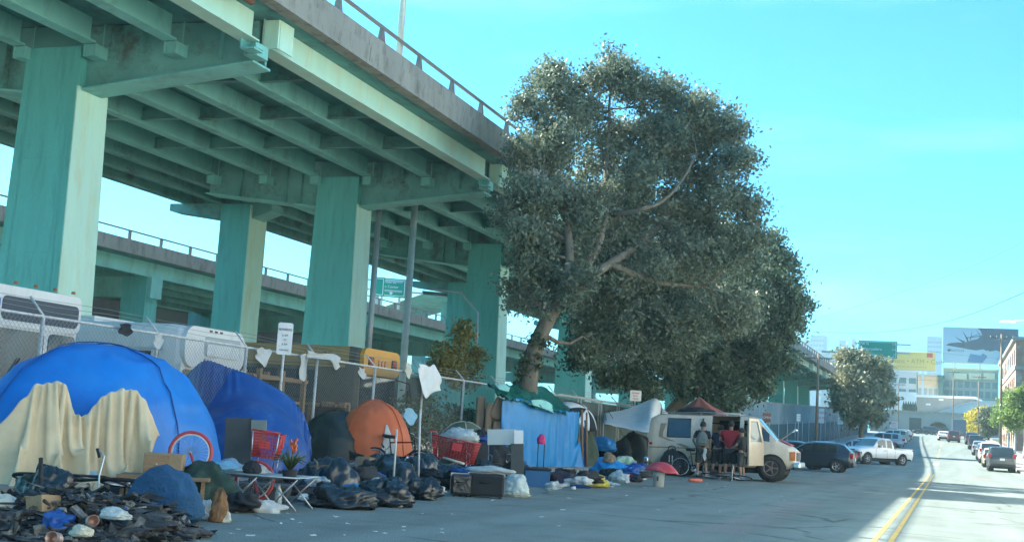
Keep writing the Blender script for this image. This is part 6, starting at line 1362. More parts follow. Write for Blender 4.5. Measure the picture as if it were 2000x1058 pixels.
def vcls(x, j, s_):
    if s_ == -1:
        if -.30 < x < .62 and j in (0,1,2,3,4,5,6) and not (j == 0): return 'skip'
        if .76 < x < 1.28 and j in (1,2,3,4,5): return 'skip'
        if -1.80 < x < -1.02 and j == 5: return 'side_window#r'
    else:
        if j == 5 and (-1.8 < x < -1.0 or -.3 < x < .5 or .76 < x < 1.3): return 'side_window#l%d' % int(x*1.2+3)
    if 1.22 < x < 1.78 and j >= 7: return 'windshield'
    if j == 5 and 1.34 < x < 1.6: return 'quarter_window#%d' % s_
    return None
body(vt, VS, vpm, vcls, .05); wheels(vt, VS, M['rail'])
q = MB(); q.box((-2.3,-.90,.46),(1.35,.90,.52)); q.build('floor', M['dark_in'], vt)
q = MB(); q.box((-.6,.88,.53),(1.3,.90,1.2)); q.box((-.6,.80,1.8),(1.3,.84,1.95)); q.build('liner', M['dark_in'], vt)
q = MB(); q.box((-.62,-.9,.53),(-.58,.9,1.95)); q.build('partition', M['dark_in'], vt)
q = MB(); q.box((-.2,.3,.53),(.5,.86,.95)); q.box((-.25,.3,.95),(-.1,.86,1.5)); q.build('bench', M['darkcloth'], vt, bevel=.05)
q = MB(); q.box((.82,-.75,.53),(1.25,-.25,.92)); q.box((.74,-.75,.92),(.88,-.25,1.55)); q.build('seat', M['tent_olive'], vt, bevel=.05)
q = MB(); q.box((1.3,-.85,.6),(1.5,.85,1.2)); q.build('dashboard', M['trim'], vt, bevel=.04)
for a, b in (((-.31,-.995,.46),(.63,-.955,.50)), ((.75,-.995,.46),(1.29,-.955,.50))): q = MB(); q.box(a, b); q.build('door_sill', M['steel'], vt)
# window frame of the far side seen through the front door
fd = thing('tmp', None, None, (0,0,0)); bpy.data.objects.remove(fd)
# opened front door, hinged at its front edge
hinge = Vector((1.40, -.99, 0)); da = R(180+68)
q = MB(); Z0, Z1, Z2 = .46, 1.22, 1.88; dw = .98
def D(u, z): return hinge+Vector((math.cos(da)*u*dw, math.sin(da)*u*dw, z))
nrm = Vector((-math.sin(da), math.cos(da), 0))*.03
def slab(mb, pts):
    n = len(pts); mb.add([p+nrm for p in pts]+[p-nrm for p in pts], [tuple(range(n)), tuple(range(2*n-1, n-1, -1))]+[(i, i+n, (i+1) % n+n, (i+1) % n) for i in range(n)])
slab(q, [D(0,Z0), D(1,Z0), D(1,Z1), D(0,Z1)]); slab(q, [D(0,Z1+.003), D(.12,Z1+.003), D(.42,Z2), D(.30,Z2)]); slab(q, [D(.9,Z1+.003), D(1,Z1+.003), D(1,Z2), D(.9,Z2)]); slab(q, [D(.30,Z2+.003), D(1,Z2+.003), D(1,Z2+.09), D(.35,Z2+.09)])
dr = q.build('open_door', vpm, vt)
nrm = nrm*.2; q = MB(); slab(q, [D(.13,Z1+.01), D(.89,Z1+.01), D(.89,Z2-.01), D(.42,Z2-.01)]); q.build('door_glass', M['glass_l'], dr)
q = MB(); q.cbox(D(.15,1.35)+Vector((0,-.0,0))-nrm*9, (.1,.12,.22), da); q.build('mirror', M['trim'], dr)
q = MB(); q.grid(lambda u, v: D(.25+.55*u, 1.45-.85*v)-nrm*(7+3*math.sin(u*9+v*4)), 8, 10); jk = q.build('draped_jacket', M['darkcloth'], vt, solid=.02, label='dark green jacket hanging over the open front door')
q = MB(); q.add([(-2.05,-1.004,1.75),(-1.85,-1.0,1.75),(-1.95,-1.004,1.45),(-1.95,-1.004,1.30),(-1.0,-1.004,.98),(-1.2,-1.004,.96),(-2.1,-1.004,1.30)], [(0,6,3,2,1),(6,5,4,3)]); 
q.v = [(a, -.996 if c < 1.22 else -.948+(c-1.22)*.22, c) for a, b, c in q.v]; q.build('brown_stripe', mat('tan stripe paint', (.27,.20,.13), .5, var=.1), vt, solid=.006)
q = MB(); q.box((-2.4,-.999,.93),(-.32,-.992,.955)); q.box((-.6,-1.0,1.30),(-.36,-.985,1.33)) if False else None; q.build('trim_line', mat('brown trim line', (.12,.08,.06), .6), vt)
q = MB(); q.tube([(-1.80,-.925,1.30),(-1.02,-.925,1.30),(-1.02,-.78,1.92),(-1.80,-.78,1.92),(-1.80,-.925,1.30)], .022, 6); q.build('window_frame', M['trim'], vt)
for x in (-.34, .66, 1.36): q = MB(); q.box((x-.008,-1.0,.5),(x+.008,-.99,1.12)); q.build('panel_seam', M['trim'], vt)
q = MB(); q.box((-2.40,-.998,1.02),(-2.3,-.982,1.10)); q.build('side_marker', M['tail'], vt)
for s_ in (-1, 1):
    q = MB(); q.box((2.34, s_*.80-.13, .68), (2.46, s_*.80+.11, .95)); q.build('headlight', M['head'], vt, bevel=.02)
    q = MB(); q.box((2.28, s_*.925-.03, .66), (2.45, s_*.925+.02, .95)); q.build('turn_signal', mat('orange lens', (.75,.2,.05), .3), vt, bevel=.01)
    q = MB(); q.box((-2.455, s_*.86-.05, .85), (-2.4, s_*.86+.04, 1.15)); q.build('tail_light', M['tail'], vt, bevel=.01)
    q = MB(); q.tube([(-2.0, s_*.72, 2.13), (-.5, s_*.72, 2.15), (.6, s_*.72, 2.14)], .016, 6); 
    for x in (-2.0, -.7, .6): q.tube([(x, s_*.72, 2.04), (x, s_*.72, 2.14)], .014, 5)
    q.build('roof_rack', M['steel'], vt)
q = MB(); q.box((2.42,-.62,.64),(2.475,.62,.92)); q.build('grille', M['trim'], vt, bevel=.01)
q = MB(); q.box((2.36,-1.0,.40),(2.60,1.0,.60)); q.build('front_bumper', M['chrome'], vt, bevel=.05)
q = MB(); q.box((-2.60,-.98,.42),(-2.42,.98,.60)); q.build('rear_bumper', M['chrome'], vt, bevel=.04)
q = MB(); q.grid(lambda u, v: (1.86+.42*u, -.62+1.24*v, 1.335-.19*u+.008*nz((u*4,v*4,1))), 8, 8); q.build('hood_patch', mat('red oxide hood', (.34,.05,.05), .6, var=.2), vt, solid=.012)
q = MB(); q.tube([(1.95,-.9,1.30),(2.3,-.98,1.55),(2.42,-1.0,1.62)], .018, 6); q.lathe([(0,-.01),(.07,-.01),(.07,.01),(0,.01)], (2.45,-1.0,1.64), 12, 'Y'); q.build('mirror_arm', M['chrome'], vt)
heap('duffel_bag', 'dark bag strapped on the roof of the beige van', 'bag', Vector(VP)+Vector((-.95,-.3,2.10)), .62, .4, .15, M['darkcloth'], 131, amp=.1)
# round black pack with carry handle standing by the rear wheel
p = Vector((-8.68, 41.00, 0)); pk = thing('backpack', 'big rounded black pack with a top handle standing against the rear of the van', 'bag', p, R(0))
q = lump((0,0,0), .42, .22, .66, 133, .05, 1.4, 3, .03, 28); q.build('body', M['darkcloth'], pk)
q = MB(); q.tube([(-.12,0,.84),(-.1,0,.95),(0,0,.98),(.1,0,.95),(.12,0,.84)], .02, 6); q.build('handle', M['black'], pk)
q = MB(); q.box((-.04,-.25,.45),(-.02,-.2,.66)); q.box((.06,-.25,.45),(.08,-.2,.66)); q.build('strap', M['galv2'], pk)
bicycle('black bicycle leaning on the van between the round pack and the grey backpack', (-7.81, 40.75, 0), R(4), R(-14), M['black'])
bicycle('bicycle lying flat on the ground at the feet of the people', (-6.61, 40.15, .06), R(-6), R(78), M['black'], r=.3)
# ------------------------------------------------------------------ people
M['skin'] = mat('skin', (.33,.19,.13), .6, var=.08, scale=8); M['hair'] = mat('dark hair', (.02,.016,.014), .8, var=.3)
M['shirt_red'] = fab('dark red shirt', (.34,.02,.035), .85); M['shirt_blk'] = fab('black shirt', (.018,.02,.024), .9); M['shirt_navy'] = fab('navy shirt', (.018,.022,.045), .9); M['shorts_b'] = fab('black shorts', (.02,.022,.028), .9); M['shorts_g'] = fab('dark olive shorts', (.045,.05,.045), .9); M['sock'] = mat('white sock', (.6,.6,.58), .9, var=.05); M['shoe'] = mat('dark shoe', (.03,.03,.035), .7)
def skinmesh(name, V, E, m, parent, sub=2, root=0):
    me = bpy.data.meshes.new(name); me.from_pydata([v[0] for v in V], E, []); o = bpy.data.objects.new(name, me); COL.objects.link(o); o.parent = parent; me.materials.append(m)
    sk = o.modifiers.new('skin', 'SKIN'); sk.use_smooth_shade = True
    if not me.skin_vertices: 
        bm = bmesh.new(); bm.from_mesh(me); bm.verts.layers.skin.verify(); bm.to_mesh(me); bm.free()
    for d, v in zip(me.skin_vertices[0].data, V): d.radius = v[1] if isinstance(v[1], tuple) else (v[1], v[1])
    me.skin_vertices[0].data[root].use_root = True
    s_ = o.modifiers.new('sub', 'SUBSURF'); s_.levels = sub; s_.render_levels = sub
    return o
def person(label, loc, rz, h, shirt, shorts, pose, hair='hair', bulk=1., long=False, cap=None, sock=True, group='people at the van door'):
    k = h/1.75; t = thing('person', label, 'person', loc, rz, group, sc=k)
    P = dict(pel=(0,0,.94), spi=(0,.015,1.14), che=(0,0,1.34), nek=(0,.015,1.50), hd0=(0,.03,1.57), hd1=(0,.04,1.66), hd2=(0,.03,1.74), nose=(0,.135,1.64),
             shL=(-.19,0,1.43), elL=(-.25,-.02,1.15), wrL=(-.24,.12,.93), shR=(.19,0,1.43), elR=(.25,-.02,1.15), wrR=(.24,.12,.93),
             hiL=(-.10,0,.90), knL=(-.12,.02,.50), anL=(-.12,-.03,.09), toL=(-.14,.13,.045), hiR=(.10,0,.90), knR=(.12,.02,.50), anR=(.12,-.03,.09), toR=(.14,.13,.045))
    P.update(pose); b = bulk; V = []; E = []; I = {}
    def v(n, p, r, par=None):
        I[n] = len(V); V.append((tuple(p), r));
        if par is not None: E.append((I[par], I[n]))
    v('pel', P['pel'], (.13*b,.11*b)); v('spi', P['spi'], (.12*b,.10*b), 'pel'); v('che', P['che'], (.145*b,.11*b), 'spi'); v('nek', P['nek'], .055, 'che'); v('hd0', P['hd0'], (.068,.075), 'nek'); v('hd1', P['hd1'], (.08,.098), 'hd0'); v('hd2', P['hd2'], (.06,.07), 'hd1')
    v('nose', P['nose'], .014, 'hd1')
    for s_, sg in (('L',-1),('R',1)):
        v('sh'+s_, P['sh'+s_], .06*b, 'che'); v('el'+s_, P['el'+s_], .042, 'sh'+s_); v('wr'+s_, P['wr'+s_], .028, 'el'+s_)
        e_, w_ = Vector(P['el'+s_]), Vector(P['wr'+s_]); d = (w_-e_).normalized(); sd_ = d.cross(Vector((0,1,.2))).normalized(); pm_ = w_+d*.07; v('pa'+s_, pm_, (.034,.02), 'wr'+s_)
        for q_ in range(4):
            f0 = pm_+d*.035+sd_*(q_-1.5)*.02; cu = d.cross(sd_)*.03; v('f%s%d' % (s_,q_), f0, .010, 'pa'+s_); v('g%s%d' % (s_,q_), f0+d*(.045-.006*abs(q_-1.5))+cu, .008, 'f%s%d' % (s_,q_))
        v('th'+s_, pm_-d*.03+sd_*.045, .010, 'pa'+s_); v('ti'+s_, pm_+d*.01+sd_*.065, .008, 'th'+s_)
        v('hi'+s_, P['hi'+s_], .085*b, 'pel'); v('kn'+s_, P['kn'+s_], .056*b, 'hi'+s_); 
        kn, an = Vector(P['kn'+s_]), Vector(P['an'+s_]); v('ca'+s_, kn.lerp(an,.3)+Vector((0,-.02,0)), .055*b, 'kn'+s_); v('an'+s_, an, .036, 'ca'+s_)
    skinmesh('body', V, E, M['skin'], t)
    def sub(nm, lst, m, root=0):
        V2 = []; E2 = []; J = {}
        for n, p, r, par in lst: J[n] = len(V2); V2.append((tuple(p), r)); (E2.append((J[par], J[n])) if par else None)
        return skinmesh(nm, V2, E2, m, t, 2, root)
    lp = lambda a, c, u: Vector(P[a]).lerp(Vector(P[c]), u)
    sub('shirt', [('pel', Vector(P['pel'])+Vector((0,0,-.04)), (.165*b,.135*b), None), ('spi', P['spi'], (.15*b,.125*b), 'pel'), ('che', P['che'], (.17*b,.13*b), 'spi'), ('top', Vector(P['che'])+Vector((0,-.005,.13)), (.085*b,.085*b), 'che'), ('a', P['shL'], .082*b, 'che'), ('b', lp('shL','elL',.75 if not long else 1), .062, 'a'), ('c', P['shR'], .082*b, 'che'), ('d', lp('shR','elR',.75 if not long else 1), .062, 'c')]
        +([('e', lp('elL','wrL',.95), .042, 'b'), ('f', lp('elR','wrR',.95), .042, 'd')] if long else []), shirt)
    sub('shorts', [('pel', Vector(P['pel'])+Vector((0,0,.02)), (.15*b,.13*b), None), ('a', Vector(P['hiL'])+Vector((0,0,-.03)), .11*b, 'pel'), ('b', lp('hiL','knL',1.12), .095*b, 'a'), ('c', Vector(P['hiR'])+Vector((0,0,-.03)), .11*b, 'pel'), ('d', lp('hiR','knR',1.12), .095*b, 'c')], shorts)
    for s_ in 'LR':
        if sock: sub('sock', [('a', lp('knL' if s_ == 'L' else 'knR', 'an'+s_, .62), .048, None), ('b', P['an'+s_], .044, 'a')], M['sock'])
        an, to = Vector(P['an'+s_]), Vector(P['to'+s_]); sub('shoe', [('a', an+Vector((0,-.05,-.035)), .045, None), ('b', an.lerp(to,.5)+Vector((0,0,-.02)), (.052,.04), 'a'), ('c', to, (.045,.035), 'b')], M['shoe'])
    h1 = Vector(P['hd1']); hq = MB(); hq.grid(lambda u, w_: h1+Vector((math.cos(u*2*PI)*math.sin(w_*PI*.62)*.098, math.sin(u*2*PI)*math.sin(w_*PI*.62)*.112-.018-.012*w_, math.cos(w_*PI*.62)*.125+.01+(.03*w_ if math.sin(u*2*PI) > .2 else 0))), 20, 10, close_u=True)
    hq.build('cap' if cap else 'hair', cap or M['hair'], t)
    return t
def away(d): return {}
per = person('person in a black top and white socks, farthest left of the group', (-7.58, 40.55, 0), R(8), 1.80, M['shirt_blk'], M['shorts_g'], dict(elL=(-.30,-.05,1.17), wrL=(-.22,.16,1.02), anR=(.17,-.16,.09), toR=(.2,0,.045)), cap=M['darkcloth'])
bpk = thing('backpack', 'grey backpack worn by the person left of the sliding door', 'bag', (-7.56, 40.36, 1.04), R(8))
lump((0,0,0), .20, .12, .37, 141, .04, 1.5, 3, .03, 22).build('body', fab('grey pack cloth', (.13,.16,.15), .9), bpk)
q = MB(); q.box((-.13,-.15,.08),(.13,-.09,.26)); q.build('front_pocket', MATS['grey pack cloth'], bpk, bevel=.04)
for x in (-.12,.12): q = MB(); q.tube([(x,.08,.42),(x,.18,.52),(x,.30,.45),(x,.30,.2),(x,.12,.06)], .018, 6); q.build('strap', M['darkcloth'], bpk)
q = MB(); q.grid(lambda u, v: (-7.44+.03*math.sin(v*9), 40.36+.02*u, .92-.45*v), 2, 10) ; q = MB(); q.grid(lambda u, v: (-7.51+.11*u+.02*math.sin(v*7), 40.34-.01*math.sin(u*6), .97-.42*v*(1-.5*abs(u-.5))), 6, 10); solo('towel', q, M['cloth_w'], 'white towel hanging from the waist of the person with the grey backpack', 'towel', solid=.01)
person('person in navy clothes leaning into the dark sliding doorway, bare forearm visible', (-7.14, 40.85, 0), R(-8), 1.78, M['shirt_navy'], M['shorts_b'], dict(elR=(.28,-.02,1.2), wrR=(.30,.02,.95), spi=(.02,.06,1.13), che=(.03,.12,1.31), nek=(.03,.16,1.46), hd0=(.03,.19,1.52), hd1=(.03,.22,1.61), hd2=(.03,.22,1.69), nose=(.03,.32,1.58), shL=(-.16,.12,1.40), shR=(.22,.12,1.40), elL=(-.24,.22,1.18), wrL=(-.2,.42,1.12)), sock=False)
person('large person in a dark red shirt seen from behind at the sliding door', (-6.68, 40.65, 0), R(-4), 1.86, M['shirt_red'], M['shorts_b'], dict(elL=(-.34,.02,1.2), wrL=(-.28,.22,1.15), elR=(.34,.02,1.2), wrR=(.28,.22,1.1), shL=(-.23,0,1.44), shR=(.23,0,1.44)), bulk=1.28, sock=False)
person('person in black with a pale face turned left, right of the red shirt', (-6.24, 40.30, 0), R(75), 1.66, M['shirt_blk'], M['shorts_g'], dict(elL=(-.24,.12,1.18), wrL=(-.12,.30,1.12), elR=(.25,.1,1.15), wrR=(.14,.30,1.05), hd1=(0,.06,1.66), nose=(0,.155,1.63)), long=False)
# seated figure by the blue sleeping bag is hidden in the pile; nothing more to build there
# ------------------------------------------------------------------ distance
def facade(name, label, px0, px1, pyt, Y, dep, m, wins=None, wm=None, roofm=None, zb=None, cat='building'):
    a = WY(px0, pyt, Y); b = WY(px1, pyt, Y); z1 = (a.z+b.z)/2; z0 = (g(Y)-.5) if zb is None else zb
    t = thing(name, label, cat, ((a.x+b.x)/2, Y, z0)); q = MB(); q.box((a.x,Y,z0),(b.x,Y+dep,z1)); w = q.build('wall', m, t, world=True)
    q = MB(); q.box((a.x-.2,Y-.2,z1),(b.x+.2,Y+dep+.2,z1+.35)); q.build('roof', roofm or m, t, world=True)
    if wins:
        nx, rows_ = wins
        for (ya, yb) in rows_:
            za, zb_ = WY((px0+px1)/2, yb, Y).z, WY((px0+px1)/2, ya, Y).z; W_ = (b.x-a.x)/nx
            for k in range(nx):
                q = MB(); q.box((a.x+W_*(k+.14), Y-.05, za), (a.x+W_*(k+.86), Y-.004, zb_)); q.build('window', wm or M['glass_l'], t, world=True)
    return t
M['stucco'] = mat('grey stucco', (.30,.30,.28), .9, var=.08, scale=.2, dirt=((.2,.2,.19), .3, .4))
M['palewhite'] = mat('pale roof sheet', (.75,.75,.72), .8, var=.04, scale=.3)
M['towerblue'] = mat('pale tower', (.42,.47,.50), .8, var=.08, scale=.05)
# arch building
Y0 = 272.; xa, xb = WY(1700, 806, Y0).x, WY(1965, 810, Y0).x; zt = WY(1830, 807, Y0).z; cx = WY(1832, 856, Y0).x; zg = g(Y0); ra = 20*Y0*.94/FPX*1.02
ab = thing('arched_garage', 'grey stucco garage with a big dark arch closing the end of the street', 'building', (cx, Y0, zg))
arc = [(cx+ra*math.cos(R(a)), zg+.3+ra*math.sin(R(a))*1.05) for a in range(0, 181, 10)]
q = MB(); q.prism([(cx+ra, zg-.6)]+arc+[(cx-ra, zg-.6), (xa, zg-.6), (xa, zt), (xb, zt), (xb, zg-.6)], 'Y', Y0, Y0+.6); q.build('wall', M['stucco'], ab, world=True)
q = MB(); q.box((cx-ra-.5, Y0+7, zg-.5), (cx+ra+.5, Y0+7.3, zg+ra*1.3)); q.box((cx-ra-.6, Y0+.61, zg-.5),(cx-ra-.5,Y0+7,zg+ra*1.3)); q.box((cx+ra+.5, Y0+.61, zg-.5),(cx+ra+.6,Y0+7,zg+ra*1.3)); q.box((cx-ra-.6,Y0+.61,zg+ra*1.3),(cx+ra+.6,Y0+7.3,zg+ra*1.35)); q.build('archway', M['dark_in'], ab, world=True)
q = MB()
for i in range(18):
    (x0, z0), (x1, z1) = arc[i], arc[i+1]; k = 1.09
    q.add([(x0,Y0-.12,z0),(x1,Y0-.12,z1),(cx+(x1-cx)*k,Y0-.12,zg+.3+(z1-zg-.3)*k),(cx+(x0-cx)*k,Y0-.12,zg+.3+(z0-zg-.3)*k)], [(0,1,2,3)])
q.build('arch_trim', M['concrete'], ab, world=True, solid=.1)
d0, d1 = WY(1776, 815, Y0), WY(1799, 848, Y0); q = MB(); q.box((d0.x, Y0-.08, zg), (d1.x, Y0-.004, d0.z)); q.build('gate', mat('dark gate', (.05,.06,.06), .8), ab, world=True)
for px in (1877, 1900, 1925): d0 = WY(px, 822, Y0); q = MB(); q.box((d0.x, Y0-.06, zg+.4), (d0.x+2.0, Y0-.004, zg+3)); q.build('window', M['glass'], ab, world=True)
q = MB(); q.box((xa-.2, Y0-.25, zt), (xb+.2, Y0+.8, zt+.3)); q.build('cornice', M['concrete'], ab, world=True)
# sheds behind
s1 = thing('shed', 'long grey shed roof behind the arched garage', 'shed', (WY(1850, 800, 290).x, 290, zg)); P_ = [WY(1789, 812, 290), WY(1789, 775, 290), WY(1905, 779, 290), WY(1925, 790, 290), WY(1945, 815, 290)]
q = MB(); q.prism([(p.x, p.z) for p in P_], 'Y', 290, 330); q.build('wall', M['stucco'], s1, world=True)
q = MB(); q.prism([(P_[1].x-.3, P_[1].z), (P_[1].x-.3, P_[1].z+.5), (P_[2].x, P_[2].z+.5), (P_[3].x+.2, P_[3].z+.4), (P_[3].x, P_[3].z), (P_[2].x, P_[2].z)], 'Y', 289, 331); q.build('roof', M['palewhite'], s1, world=True)
for px, py in ((1813, 789), (1838, 780)): c = WY(px, py, 289.9); q = MB(); q.box((c.x-.5, 289.8, c.z-.2), (c.x+.5, 289.99, c.z+.2)); q.build('vent', M['palewhite'], s1, world=True)
s2_ = thing('barrel_roof_hall', 'hall with a bright white curved roof right of the arch', 'building', (WY(1885, 800, 278).x, 278, zg)); n_ = 16; P_ = []
for i in range(n_+1): u = i/n_; x = 1823+137*u; P_.append(WY(x, 809-25*math.sin(min(1, u*1.35)*PI/2)**1.1+4*max(0, u-.6), 278))
q = MB(); q.prism([(P_[0].x, zg)]+[(p.x, p.z) for p in P_]+[(P_[-1].x, zg)], 'Y', 278, 288); q.build('hall', M['palewhite'], s2_, world=True)
q = MB(); q.prism([(p.x, p.z+.003) for p in P_]+[(p.x, p.z+.22) for p in reversed(P_)], 'Y', 277.6, 288.3); q.build('roof', M['palewhite'], s2_, world=True)
t = facade('white_annex', 'small bright white block left of the grey shed', 1752, 1789, 768, 284, 4, M['palewhite'])
for k in range(6):
    a = WY(1764+4.6*k, 797-(k % 2)*3, 271.5); q = MB(); q.lathe([(.3,0),(.45,.6),(0,2.2)], (a.x, 274, zt+.3), 8); solo('yucca', q, M['leaf_dark'], 'pointed dark spire standing on the garage roof edge', 'finial', 'pointed spires on the garage roof')
facade('office_block', 'pale office block with wide windows above the silvery tree', 1735, 1792, 725, 320, 20, mat('pale office wall', (.50,.52,.52), .8, var=.05), (3, [(737,748),(759,771)]), M['glass_l'], roofm=M['palewhite'])
facade('beige_block', 'beige block with an orange panel between the billboards', 1793, 1833, 733, 318, 12, mat('beige wall', (.55,.50,.40), .8, var=.05), (4, [(758,772)]), M['stucco'])
pz = WY(1813, 742, 317); q = MB(); q.box((pz.x-2, 317.5, pz.z-1.2), (pz.x+2, 317.9, pz.z+1.0)); solo('orange_panel', q, mat('pale orange panel', (.65,.42,.22), .8), 'pale orange panel on the front of the beige block', 'panel')
facade('dark_tower', 'narrow dark green block between the beige block and the striped one', 1833, 1843, 735, 316, 10, mat('dark green wall', (.05,.11,.09), .8))
facade('glass_block', 'long green grey glass block under the large billboard', 1843, 1950, 722, 322, 15, mat('green grey cladding', (.30,.34,.28), .7, var=.1, scale=.2), (8, [(745,757),(763,776),(780,792)]), mat('green glass wall', (.16,.22,.20), .3), roofm=mat('yellow parapet', (.62,.58,.32), .8))
for px0, px1, lb in ((1861,1888,'left pale yellow awning on the glass block'), (1893,1916,'middle pale yellow awning on the glass block'),(1921,1943,'right pale yellow awning on the glass block')):
    a = WY(px0, 728, 321.5); b = WY(px1, 741, 321.5); q = MB(); q.box((a.x,321.2,b.z),(b.x,321.9,a.z)); solo('awning', q, mat('pale yellow panel', (.62,.60,.38), .8), lb, 'awning', 'pale yellow awnings')
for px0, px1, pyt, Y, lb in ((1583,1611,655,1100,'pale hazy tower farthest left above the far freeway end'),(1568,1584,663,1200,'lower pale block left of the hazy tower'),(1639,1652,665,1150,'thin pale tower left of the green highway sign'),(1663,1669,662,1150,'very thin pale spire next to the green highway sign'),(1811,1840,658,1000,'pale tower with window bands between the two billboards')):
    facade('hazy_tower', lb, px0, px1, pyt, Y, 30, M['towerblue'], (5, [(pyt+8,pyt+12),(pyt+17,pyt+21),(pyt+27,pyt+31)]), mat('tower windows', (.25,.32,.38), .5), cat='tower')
facade('flat_roof_house', 'white house with a dark flat roof left of the silvery tree', 1606, 1640, 688, 330, 15, M['palewall'], roofm=mat('dark blue fascia', (.06,.12,.18), .7))
# billboards
def billboard(label, px0, px1, pyt, pyb, Y, m, legs=2):
    a, b = WY(px0, pyt, Y), WY(px1, pyb, Y); c = Vector(((a.x+b.x)/2, Y, b.z)); w, h = b.x-a.x, a.z-b.z; t = thing('billboard', label, 'billboard', c)
    q = MB(); q.box((-w/2,-.12,0),(w/2,.12,h)); q.build('panel', m, t, bevel=.05)
    q = MB(); q.box((-w/2-.1,-.16,-.25),(w/2+.1,.5,-.003)); q.build('catwalk', M['galv'], t)
    for k in range(legs): x = -w/2+w*(k+.5)/legs; q = MB(); q.box((x-.25,.15,g(Y)-c.z-.5),(x+.25,.6,h*.9)); q.build('leg', M['galv'], t)
    return t, w, h
t, w, h = billboard('large pale blue billboard showing a dark feathery sleeve and a watch', 1842, 1989, 638, 712, 336, mat('billboard pale blue', (.22,.36,.50), .6, var=.02), 3)
dk = mat('billboard dark figure', (.018,.045,.09), .6, var=.3, scale=.6); U = lambda u, v: ((u-.5)*w, (1-v)*h)
q = MB(); q.prism([U(*p) for p in ((.46,.01),(.99,.02),(.99,.55),(.95,.70),(.80,.70),(.72,.62),(.60,.66),(.54,.60),(.44,.64),(.30,.60),(.14,.55),(.04,.52),(.08,.47),(.20,.43),(.30,.44),(.38,.36),(.46,.32),(.52,.20),(.50,.08))], 'Y', -.16, -.13); q.build('figure', dk, t)
for (x0,y0,x1,y1,r_) in ((.26,.10,.34,.42,.25),(.16,.27,.30,.46,.22),(.38,.10,.36,.36,.14),(.50,.14,.32,.30,.12),(.44,.06,.52,.30,.12),(.30,.30,.50,.22,.12),(.10,.44,.26,.50,.18),(.22,.34,.34,.44,.12)):
    a, b = U(x0,y0), U(x1,y1); q = MB(); q.tube([(a[0],-.14,a[1]),((a[0]+b[0])/2+.2,-.14,(a[1]+b[1])/2-.1),(b[0],-.14,b[1])], [.02,r_*.7,r_], 5); q.v = [(x, -.145+(y+.145)*.1, z) for x, y, z in q.v]; q.build('plume', dk, t)
q = MB(); q.prism([U(*p) for p in ((.37,.74),(.51,.78),(.53,.72),(.61,.76),(.53,.99),(.33,.98))], 'Y', -.16, -.13); q.build('watch', mat('billboard blue', (.03,.13,.30), .5), t)
q = MB(); q.prism([U(*p) for p in ((.53,.71),(.60,.62),(.64,.70),(.60,.80))], 'Y', -.17, -.135); q.build('strap', mat('billboard grey', (.25,.36,.44), .5), t)
p_ = U(.085, .66); q = MB(); q.lathe([(0,-.16),(.29,-.16),(.29,-.13),(0,-.13)], (p_[0]-.12, 0, p_[1]), 14, 'Y'); q.lathe([(0,-.162),(.29,-.162),(.29,-.13),(0,-.13)], (p_[0]+.12, 0, p_[1]), 14, 'Y'); q.prism([(p_[0],p_[1]+.34),(p_[0]+.2,p_[1]+.6),(p_[0]+.23,p_[1]+.43)], 'Y', -.16, -.13); q.build('apple_mark', M['letter_k'], t)
text('WATCH', .9, M['letter_k'], t, (U(.185,.665)[0], -.135, U(.2,.665)[1]), ext=.01, sx=1.1)
t, w, h = billboard('yellow bank billboard reading ATM and Cash with a red square', 1731, 1827, 685, 724, 302, mat('billboard yellow', (.66,.47,.12), .6, var=.02), 2)
text('Loans \u2022 ATM \u2022 Cash', 1.5, mat('ochre lettering', (.36,.24,.07), .6), t, (.12*w, -.135, .47*h), ext=.01, sx=.98)
text('open every day for your banking', .52, MATS['ochre lettering'], t, (.0, -.135, .18*h), ext=.01)
q = MB(); q.box((w*.5-1.95,-.16,h*.72),(w*.5-.65,-.125,h*.96)); q.build('red_square', mat('logo red', (.55,.06,.05), .5), t)
# green highway sign over the road beyond
a, b = WY(1677, 669, 150), WY(1752, 692, 150); w = b.x-a.x; h = 2.0
s_ = hsign('highway_sign', 'wide green highway sign above the silvery tree beside the yellow billboard', ((a.x+b.x)/2, 150, (a.z+b.z)/2-h/2-.1), w, h, [('7th St', .42, -w*.46, h*.82, 'LEFT'), ('Embarcadero', .46, -w*.46, h*.52, 'LEFT'), ('Downtown', .40, -w*.46, h*.2, 'LEFT'), ('1/4', .36, w*.42, h*.82, 'CENTER'), ('3/4', .36, w*.42, h*.5, 'CENTER'), ('1', .36, w*.42, h*.2, 'CENTER')], posts=1.2)
# brick building on the right
M['brick'] = mat('red brick', (.36,.20,.14), .9, var=.15, scale=1.2, dirt=((.55,.48,.40), .35, .8), fine=.2); M['brick_g'] = mat('grey brick', (.20,.17,.15), .9, var=.15, scale=1, fine=.2)
BX, BYa, BYb = 7.9, 166., 214.; bh = WY(1972, 664, 166).z
bb_ = thing('brick_building', 'tall old brick building with white framed windows at the right frame edge', 'building', (18, 166, g(166)))
q = MB(); q.box((BX, BYa, g(166)-1), (BX+26, BYb, bh)); q.build('wall', M['brick'], bb_, world=True)
q = MB(); q.box((BX-.35, BYa-.35, bh), (BX+26.3, BYb+.3, bh+.45)); q.build('cornice', M['stucco'], bb_, world=True)
q = MB(); q.box((BX-.12, BYa-.12, bh-3.6), (BX+26.1, BYa-.003, bh-3.2)); q.box((BX-.12, BYa, bh-3.6), (BX-.003, BYb, bh-3.2)); q.build('string_course', M['stucco'], bb_, world=True)
